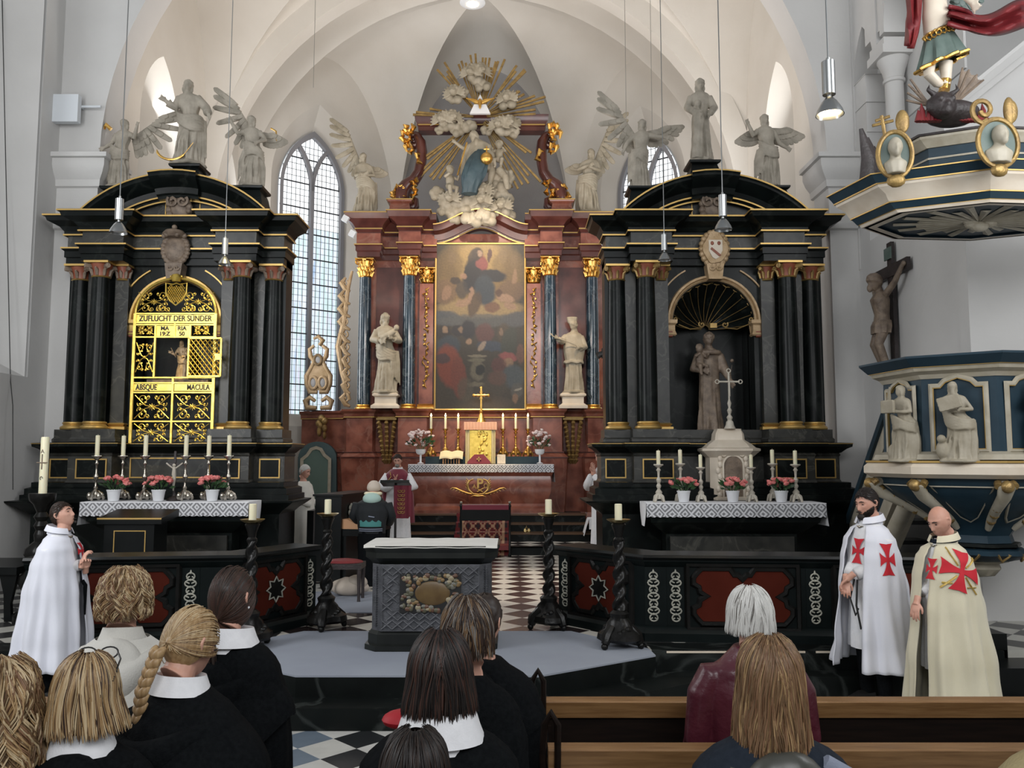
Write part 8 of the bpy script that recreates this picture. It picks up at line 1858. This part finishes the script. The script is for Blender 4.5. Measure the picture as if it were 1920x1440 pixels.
coat(t, wide(BK, 1.12), 'coat', seed=3); collar(t, z=1.435, h=.055, r=.088); hood(t, 'coat', z=1.30, w=.24, dp=.22, seed=3)
t = mk('person with dark hair tied in a low ponytail, pearl earring and black cloak', 437, 1060, 3.5, 0, B_-.35); T = skin(t); hair_gather(t, T, (0, .10, -.085), ['dark_brown', 'brown', 'reddish'], 420, 4)
b = MB(); q = random.Random(4)
for k in range(60): a, e = q.uniform(-.03, .03), q.uniform(-.01, .01); b.tube([(0, .115, 1.515), (a*.8, .15+e, 1.47), (a*1.4, .15+e, 1.42), (a*1.8+.01, .14+e, 1.33+q.uniform(-.03, .02))], [.006, .008, .006, .001], 5, cap=False)
b.build('ponytail', HM['dark_brown'], t); b = MB(); b.ball((-.082, .0, 1.565), .0075, 10, 7); b.ball((.082, .0, 1.565), .0075, 10, 7); b.build('pearl_earring', 'pot', t)
coat(t, wide(BK, 1.02), 'coat', seed=4); collar(t, z=1.415, h=.065, r=.105); hood(t, 'coat', seed=4, z=1.26, w=.2)
t = mk('person with long wavy light brown hair, cut off by the left picture edge', 4, 1236, 2.45, 0, B_+.2); T = skin(t); hair_fall(t, T, -.24, ['auburn', 'blonde', 'dark_blonde', 'pale_blonde'], 460, .16, .034, .8, .24, 4, 5, .03, shell='dark_blonde', r=.0018); coat(t, BK, 'coat', seed=5)
# --- middle group
t = mk('person with short dark hair and visible ear, black hooded coat, by the pew end', 908, 1110, 3.62, 0, B_-.45); T = skin(t, feat=False); b = MB(); hair_cap(b, T, .014, -.15, .42, -.72, 40, 20, .004, 2); b.build('hair', HM['dark_brown'], t, smooth=180)
coat(t, wide(BK, 1.20, 1.1, -.02), 'coat', seed=6); hood(t, 'coat', seed=6, z=1.30, w=.2)
t = mk('person with grey-streaked brown bob standing before the stone altar front', 876, 1114, 3.1, 0, B_+.15); T = skin(t); hair_fall(t, T, -.068, ['brown', 'dark_brown', 'grey', 'dark_brown', 'dark_blonde'], 560, .10, .022, .8, .06, 2, 6, .03, part=.3, shell='brown')
coat(t, wide(BK, .9, .9, -.02), 'coat', seed=7); b = MB(); P = []
b.ball((-.0, 0, 0), (.085, .07, .034), 16, 8); o = b.build('red_armband', 'red', t, loc=(.235, .02, 1.285))
t = mk('person with a straight black bob and wide white collar in a black cloak', 826, 1180, 2.58, 0, B_+.05); T = skin(t); hair_fall(t, T, -.108, ['black', 'dark_brown', 'black', 'reddish'], 640, .22, .026, .8, .03, 2, 7, .02, part=.25, shell='black'); coat(t, wide(BK, 1.12), 'coat', seed=8); collar(t, z=1.40, h=.085, r=.12); hood(t, 'coat', seed=8, z=1.27, w=.22, dp=.2)
t = mk('small dark haired person, only the crown of the head visible at the bottom', 779, 1362, 2.1, 0, B_); T = skin(t, feat=False); hair_fall(t, T, -.10, ['black', 'dark_brown'], 420, .05, .022, .8, .05, 2, 8, .02, shell='black'); coat(t, BK, 'coat', seed=9)
# --- right group
t = mk('person with white bobbed hair in a burgundy quilted jacket between the oak pews', 1404, 1097, 3.58, 0, B_+.05); T = skin(t); hair_fall(t, T, -.068, ['white']*6+['grey'], 620, .14, .024, .8, .04, 2, 9, .014, shell='white', part=.2)
b = MB(); K = [(.75, 0, 0, .22, .15, .02), (1.0, 0, 0, .20, .145, .015), (1.25, 0, 0, .215, .14, .01), (1.36, 0, 0, .20, .12, 0), (1.42, 0, 0, .12, .095, 0), (1.47, 0, .01, .075, .08, 0)]; robe(b, K, 1, 60, 30)
for s in (-1, 1): b.tube([(s*.13, 0, 1.335), (s*.185, 0, 1.335), (s*.225, .0, 1.26), (s*.25, -.0, 1.06), (s*.235, -.12, .99), (s*.10, -.24, 1.04)], [.06, .068, .068, .062, .056, .045], 16)
b.build('quilted_jacket', 'burg', t, remesh=.008)
b = MB(); robe(b, [(.02, 0, 0, .13, .12, .04), (.5, 0, 0, .17, .14, .03), (.8, 0, 0, .19, .14, .02)], 2, 40, 10); b.build('trousers', 'coat', t)
t = mk('person with long light brown hair in a navy hooded coat with shiny dark lining', 1440, 1190, 2.6, 0, B_+.05); T = skin(t); hair_fall(t, T, -.20, ['auburn', 'dark_blonde', 'dark_blonde', 'auburn', 'blonde'], 640, .13, .026, .75, .06, 3, 10, .06, part=.3, shell='dark_blonde', fl2=.0)
coat(t, wide(BK, 1.16, 1.05, -.02), 'navyc', seed=10); hood(t, 'olive', seed=10, z=1.29, w=.20, dp=.2); b = MB(); b.tube([(-.13, .10, 1.36), (-.20, .08, 1.30), (-.245, .06, 1.2), (-.27, .04, 1.05)], [.03, .05, .06, .05], 12, flat=.5); b.build('pale_scarf', 'greyc', t)
t = mk('person in a mustard cloth jacket, cut off by the right picture edge', 2003, 1190, 2.25, 0, B_+.1); T = skin(t); hair_fall(t, T, -.12, ['black', 'dark_brown'], 300, .1, .022, .8, .05, 2, 11, shell='black'); coat(t, wide(BK, 1.03), 'yell', seed=11)
# --- robed knights
def surf(keys, seed, nn, fz, th, z, o=.006):
    cx, cy, rx, ry, fo = interp(keys, z); k = 1+folds(th, z*fz, fo, seed, nn); return Vector((cx+(rx*k+o)*cos(th), cy+(ry*k+o)*sin(th), z))
def patty(parent, keys, seed, nn, th0, zc, L, m, fz=1.6, ang=0, name='red_cross', slim=1.0, o=.007):
    b = MB()
    for k in range(4):
        an = ang+k*pi/2; Lk = L*(1.0 if k % 2 else slim); P = []
        for j in range(9):
            t = j/8; w = L*(.10+.34*t**1.8); row = []
            for i in range(7):
                s = (i/6*2-1)*w; a = Lk*t*(1-.06*(1-abs(i/6*2-1))*t); x = a*cos(an)-s*sin(an); z = a*sin(an)+s*cos(an)
                cx, cy, rx, ry, fo = interp(keys, zc+z); row.append(surf(keys, seed, nn, fz, th0+x/((rx+ry)/2), zc+z, o))
            P.append(row)
        b.grid(P)
    return b.build(name, m, parent, smooth=180)
CK = [(.17, 0, .03, .33, .33, .15), (.5, 0, .03, .295, .30, .13), (.9, 0, .02, .265, .255, .07), (1.15, 0, .01, .25, .21, .025), (1.30, 0, .0, .228, .165, .012), (1.385, 0, .0, .175, .125, .0), (1.43, 0, .01, .105, .095, 0), (1.45, 0, .01, .08, .085, 0)]
NN = (8, 13, 19)
def knight(lb, u, vt, Y, face, m, sc=1.0, op=.30, dz=0, hx_=0):
    t = mk(lb, u, vt, Y, 0, face); K = [(z+(dz if z < .2 else 0), cx, cy, rx*sc, ry*sc, f) for z, cx, cy, rx, ry, f in CK]
    coat(t, K, m, 'cape', seed=int(u), nn=NN, open_=op); b = MB(); P = []
    for rr, zz_ in ((.098, 1.425), (.092, 1.46), (.094, 1.505), (.100, 1.50), (.118, 1.455)): P.append([(rr*cos(a), .015+rr*1.05*sin(a), zz_+.02*sin(a)) for a in [-pi/2+.28+(2*pi-.56)*i/30 for i in range(31)]])
    b.grid(P); o = b.build('cape_collar', m, t, smooth=60)
    b = MB(); robe(b, [(.45, 0, .0, .20, .17, .08), (.9, 0, 0, .185, .145, .05), (1.02, 0, -.01, .185, .16, .03), (1.25, 0, 0, .18, .125, .02), (1.40, 0, 0, .13, .10, 0), (1.46, 0, .01, .07, .07, 0)], 3, 70, 20); b.build('tunic', 'white', t)
    b = MB(); 
    for s in (-1, 1): b.tube([(s*.09, .02, .95), (s*.09, 0, .5), (s*.09, .02, .08)], [.095, .075, .055], 14)
    b.build('trousers', 'coat', t)
    for s in (-1, 1):
        b = MB(); b.tube([(s*.09, .06, .045), (s*.09, -.06, .045), (s*.095, -.17, .03)], [.045, .048, .03], 12); b.build('boot', 'dark', t)
    b = MB(); b.tube([(-.03, -.095, 1.415), (0, -.105, 1.41), (.03, -.095, 1.415)], .006, 6); b.ball((0, -.105, 1.41), (.012, .008, .012)); b.build('clasp', 'silver', t); return t, K, int(u)
def sleeves(t, m, el, wr):
    b = MB()
    for s in (-1, 1): b.tube([(s*.17, 0, 1.33), (s*el[0], el[1], el[2]), (s*wr[0], wr[1], wr[2])], [.06, .055, .05], 14)
    b.build('sleeves', m, t, smooth=180)
RX = lambda x, y, z, rx=0, ry=0, rz=0, s=.95: TR(x, y, z, rx, ry, rz, s)
def short_hair(t, T, m, low=-.08, amp=.003, front=.56, back=-.58, off=.009, sd=1):
    fuzz(t, T, 1500, [m, {'black': 'dark_brown', 'dark_brown': 'brown'}.get(m, m)], 'hair', sd)
    b = MB(); hair_cap(b, T, off, low, front, back, 44, 24, amp, sd); b.build('hair', HM[m], t, smooth=180)
t, K, sd = knight('man in a long white cape looking upward in profile at the far left', 117, 938, 7.7, pi/2-.12, 'cape', 1.0, .18, dz=.10)
T = skin(t, TR(0, -.01, 1.60, rx=-.42), [(RX(-.02, -.235, 1.18, rx=.3, rz=.9), dict(curl=1.0, side=1)), (RX(.02, -.245, 1.13, rx=.5, rz=-.9), dict(curl=1.0, side=-1))]); short_hair(t, T, 'dark_brown', amp=.006); sleeves(t, 'white', (.13, -.02, 1.14), (.02, -.20, 1.16))
b = MB(); b.ball((0, -.098, -.075), (.024, .008, .005)); b.ball((0, -.095, -.105), (.014, .01, .012)); o = b.build('goatee', 'beard', t); o.matrix_local = T
patty(t, K, sd, NN, -pi/2+.30, 1.28, .075, 'cross', slim=.8); b = MB(); b.tube([(.03, -.21, 1.02), (.03, -.24, .98), (.035, -.245, .72)], [.016, .018, .008], 8); b.build('dark_tassel', 'coat', t)
t, K, sd = knight('bearded man in a white cape with two red crosses, hands folded', 1626, 912, 7.50, -pi/2+.42, 'cape', 1.0, .42, dz=.13)
T = skin(t, TR(0, -.01, 1.60, rx=.16), [(RX(-.03, -.24, .99, rx=2.5, rz=.7), dict(curl=.6, side=1)), (RX(.03, -.26, 1.02, rx=2.3, rz=-.9), dict(curl=.7, side=-1))], 'skinr'); short_hair(t, T, 'black', amp=.004); sleeves(t, 'white', (.13, -.03, 1.12), (.03, -.19, 1.04))
fuzz(t, T, 1500, ['black', 'dark_brown'], 'beard', 2, L=.026); b = MB(); b.ball((0, -.103, -.057), (.03, .008, .006)); b.ball((0, -.088, -.098), (.036, .022, .026)); o = b.build('beard_mass', 'beard', t, smooth=180); o.matrix_local = T
patty(t, K, sd, NN, -.35, 1.17, .125, 'cross', slim=.5); TKK = [(.45, 0, .0, .20, .17, .08), (.9, 0, 0, .185, .145, .05), (1.02, 0, -.01, .185, .16, .03), (1.25, 0, 0, .18, .125, .02), (1.40, 0, 0, .13, .10, 0)]
patty(t, TKK, 3, (7, 11, 17), -pi/2+.05, 1.22, .10, 'cross', fz=3.0, slim=.55, o=.012); b = MB(); b.tube([(.05, -.20, 1.0), (.06, -.23, .80), (.09, -.22, .62)], .008, 6); b.tube([(.02, -.20, 1.0), (.01, -.24, .85), (.05, -.23, .72), (.07, -.22, .78)], .007, 6); b.build('belt_cord', 'dark', t)
t, K, sd = knight('bald man in a long cream cape with a large red cross on the shoulder', 1764, 945, 6.85, -pi/2+.38, 'capec', 1.03, .16, dz=-.13)
T = skin(t, TR(0, -.02, 1.60, rx=.34), [(RX(-.02, -.28, .98, rx=2.6, rz=.3), dict(curl=.5, side=1))], 'skinr', n=52)
b = MB(); b.tube([(.085*cos(a), .015+.088*sin(a), 1.455+.015*sin(a)) for a in [i*pi/12 for i in range(24)]], .022, 8, closed=True); b.build('dark_neckerchief', 'navyc', t)
patty(t, K, sd, NN, -.42, 1.235, .155, 'cross', ang=-.28, slim=.95, o=.012); TH = -.42
b = MB()
for an in (.5, 2.1, -1.05, -2.45):
    pts = []
    for j in range(6): a = .05+.15*j/5; x, z = a*cos(an), a*sin(an); pts.append(surf(K, sd, NN, 1.6, TH+x/.23, 1.235+z, .006))
    b.tube(pts, .009, 5, flat=.5)
    if an < 0: x, z = .14*cos(an), .14*sin(an); b.tube([surf(K, sd, NN, 1.6, TH+(x+q)/.23, 1.235+z, .006) for q in (-.035, 0, .035)], .008, 5, flat=.5)
b.build('tan_crosses', 'goldcl', t); patty(t, K, sd, NN, -pi/2+.2, 1.24, .08, 'cross', slim=.5, o=.01); sleeves(t, 'white', (.10, -.03, 1.14), (.02, -.17, 1.04))
# --- clergy and musician
t = mk('priest in white alb and dark red chasuble praying behind the black lectern', 746, 850, 15.95, .50, 0)
T = skin(t, TR(0, -.015, 1.60, rx=.22), [(RX(-.018, -.28, 1.20, rx=.35, ry=.0, rz=1.4), dict(curl=.1, side=-1)), (RX(.018, -.28, 1.20, rx=.35, rz=-1.4), dict(curl=.1, side=1))], 'skinr'); short_hair(t, T, 'dark_brown')
b = MB(); b.ball((0, -.085, -.085), (.045, .03, .035), 12, 8); o = b.build('beard', HM['grey'], t); o.matrix_local = T
coat(t, [(.0, 0, 0, .27, .22, .08), (.6, 0, 0, .24, .19, .06), (1.1, 0, 0, .2, .15, .03), (1.35, 0, 0, .18, .12, 0), (1.43, 0, 0, .09, .09, 0)], 'white', 'alb', 3)
b = MB()
for s in (-1, 1): b.tube([(s*.18, 0, 1.33), (s*.30, -.04, 1.10), (s*.20, -.2, 1.10), (s*.04, -.27, 1.18)], [.075, .10, .095, .06], 14)
b.build('wide_sleeves', 'white', t, smooth=180); collar(t, 'white', .05, .09, 1.42)
coat(t, [(.42, 0, .09, .31, .12, .05), (.9, 0, .08, .30, .12, .03), (1.15, 0, .04, .27, .13, .02), (1.33, 0, .0, .24, .15, .0), (1.40, 0, 0, .17, .125, 0), (1.44, 0, 0, .11, .10, 0)], 'wine', 'chasuble', 4)
b = MB(); b.grid([[surf([(1.0, 0, .04, .27, .16, .0), (1.33, 0, .0, .24, .155, .0), (1.40, 0, 0, .17, .13, 0), (1.44, 0, 0, .11, .105, 0)], 0, (7, 11, 17), 1, -pi/2+lerp(-.5, .5, i/12)*(.5+.6*j/8), lerp(1.43, 1.22+.05*abs(i/6-1), j/8), .01) for i in range(13)] for j in range(9)]); b.build('chasuble_front', 'wine', t, smooth=180)
b = MB(); b.tube([(-.16, -.14, 1.22), (0, -.17, 1.20), (.16, -.14, 1.22)], .010, 6); b.tube([(-.13, -.11, 1.38), (-.10, -.15, 1.30), (-.16, -.14, 1.22)], .008, 6); b.build('gold_trim', 'goldl', t)
t = mk('person in a beige cap and black sweater bending at the piano, seen from behind', 699, 899, 12.0, .35, B_); t.scale = (1.02, 1.0, t.scale[2]*1.0)
T = skin(t, TR(0, -.10, 1.58, rx=.3), feat=False); b = MB(); hair_cap(b, T, .022, -.3, .30, -.5, 36, 16, .001); b.build('knit_cap', 'beanie', t, smooth=180)
coat(t, [(.85, 0, 0, .19, .14, .02), (1.0, 0, .02, .20, .15, .02), (1.2, 0, 0, .235, .16, .02), (1.34, 0, -.02, .215, .15, .01), (1.42, 0, -.05, .13, .12, 0), (1.46, 0, -.07, .08, .09, 0)], 'hoodie', 'sweater', 5); coat(t, [(.0, 0, 0, .16, .12, .03), (.5, 0, 0, .18, .13, .03), (.9, 0, 0, .19, .14, .02)], 'coat', 'trousers', 6)
b = MB()
for s in (-1, 1): b.tube([(s*.21, 0, 1.34), (s*.27, -.03, 1.12), (s*.22, -.18, 1.0), (s*.12, -.3, 1.02)], [.07, .065, .055, .045], 12)
b.build('sleeves', 'hoodie', t, smooth=180); b = MB(); b.ball((0, .05, 1.42), (.13, .10, .10), 18, 12); b.build('mint_hood', 'mint', t); b = MB(); b.tube([(.10*cos(a), -.05+.10*sin(a), 1.50) for a in [i*pi/10 for i in range(20)]], .03, 8, closed=True); b.build('cream_scarf', 'wax', t)
b = MB(); K5 = [(.85, 0, 0, .19, .14, .02), (1.0, 0, .02, .20, .15, .02), (1.2, 0, 0, .235, .16, .02)]
b.grid([[surf(K5, 5, (5, 9, 14), 1.6, pi/2+lerp(-.8, .8, i/12), lerp(.97, 1.06+.02*sin(i*2), j/3), .008) for i in range(13)] for j in range(4)]); b.build('teal_patch', 'teal', t); b = MB()
for z in (.93, .90): b.tube([surf(K5, 5, (5, 9, 14), 1.6, pi/2+lerp(-.9, .9, i/12), z, .01) for i in range(13)], .007, 5)
b.tube([surf(K5, 5, (5, 9, 14), 1.6, pi/2+lerp(-.1, .25, i/4), 1.14-.004*i, .01) for i in range(5)], .009, 5); b.build('grey_stripe', 'greyc', t)
t = mk('white haired altar server in a white robe standing left before the green door', 571, 870, 14.6, .35, pi/2-.3); T = skin(t, TR(0, -.01, 1.6, rx=.2), m='skinr'); short_hair(t, T, 'white', low=-.15, back=-.6)
b = MB(); b.tube([(.036+.022*cos(a), -.098, .0+.018*sin(a)) for a in [i*pi/6 for i in range(12)]], .002, 4, closed=True); b.tube([(.058, -.09, .003), (.08, 0, .01)], .002, 4); o = b.build('glasses', 'dark', t); o.matrix_local = T
coat(t, [(.0, 0, 0, .25, .22, .07), (.8, 0, 0, .22, .19, .04), (1.2, 0, 0, .22, .16, .03), (1.34, 0, 0, .2, .13, .0), (1.43, 0, 0, .09, .09, 0)], 'linen', 'alb', 6); sleeves(t, 'linen', (.22, -.03, 1.08), (.12, -.22, 1.02))
t = mk('grey haired altar server in white with hands before the mouth, right of the table', 1129, 840, 15.0, .35, -pi/2+.5); T = skin(t, TR(0, -.02, 1.6, rx=.2), [(RX(-.02, -.17, 1.36, rx=.1, rz=1.2), dict(curl=.3, side=-1)), (RX(.02, -.17, 1.36, rx=.1, rz=-1.2), dict(curl=.3, side=1))], 'skinr'); short_hair(t, T, 'grey')
coat(t, [(.0, 0, 0, .22, .2, .07), (.8, 0, 0, .19, .17, .04), (1.2, 0, 0, .19, .15, .03), (1.34, 0, 0, .18, .12, .0), (1.43, 0, 0, .09, .09, 0)], 'white', 'alb', 7); b = MB()
for s in (-1, 1): b.tube([(s*.17, 0, 1.32), (s*.22, -.12, 1.14), (s*.05, -.19, 1.30)], [.06, .09, .045], 12)
b.build('sleeves', 'white', t, smooth=180)
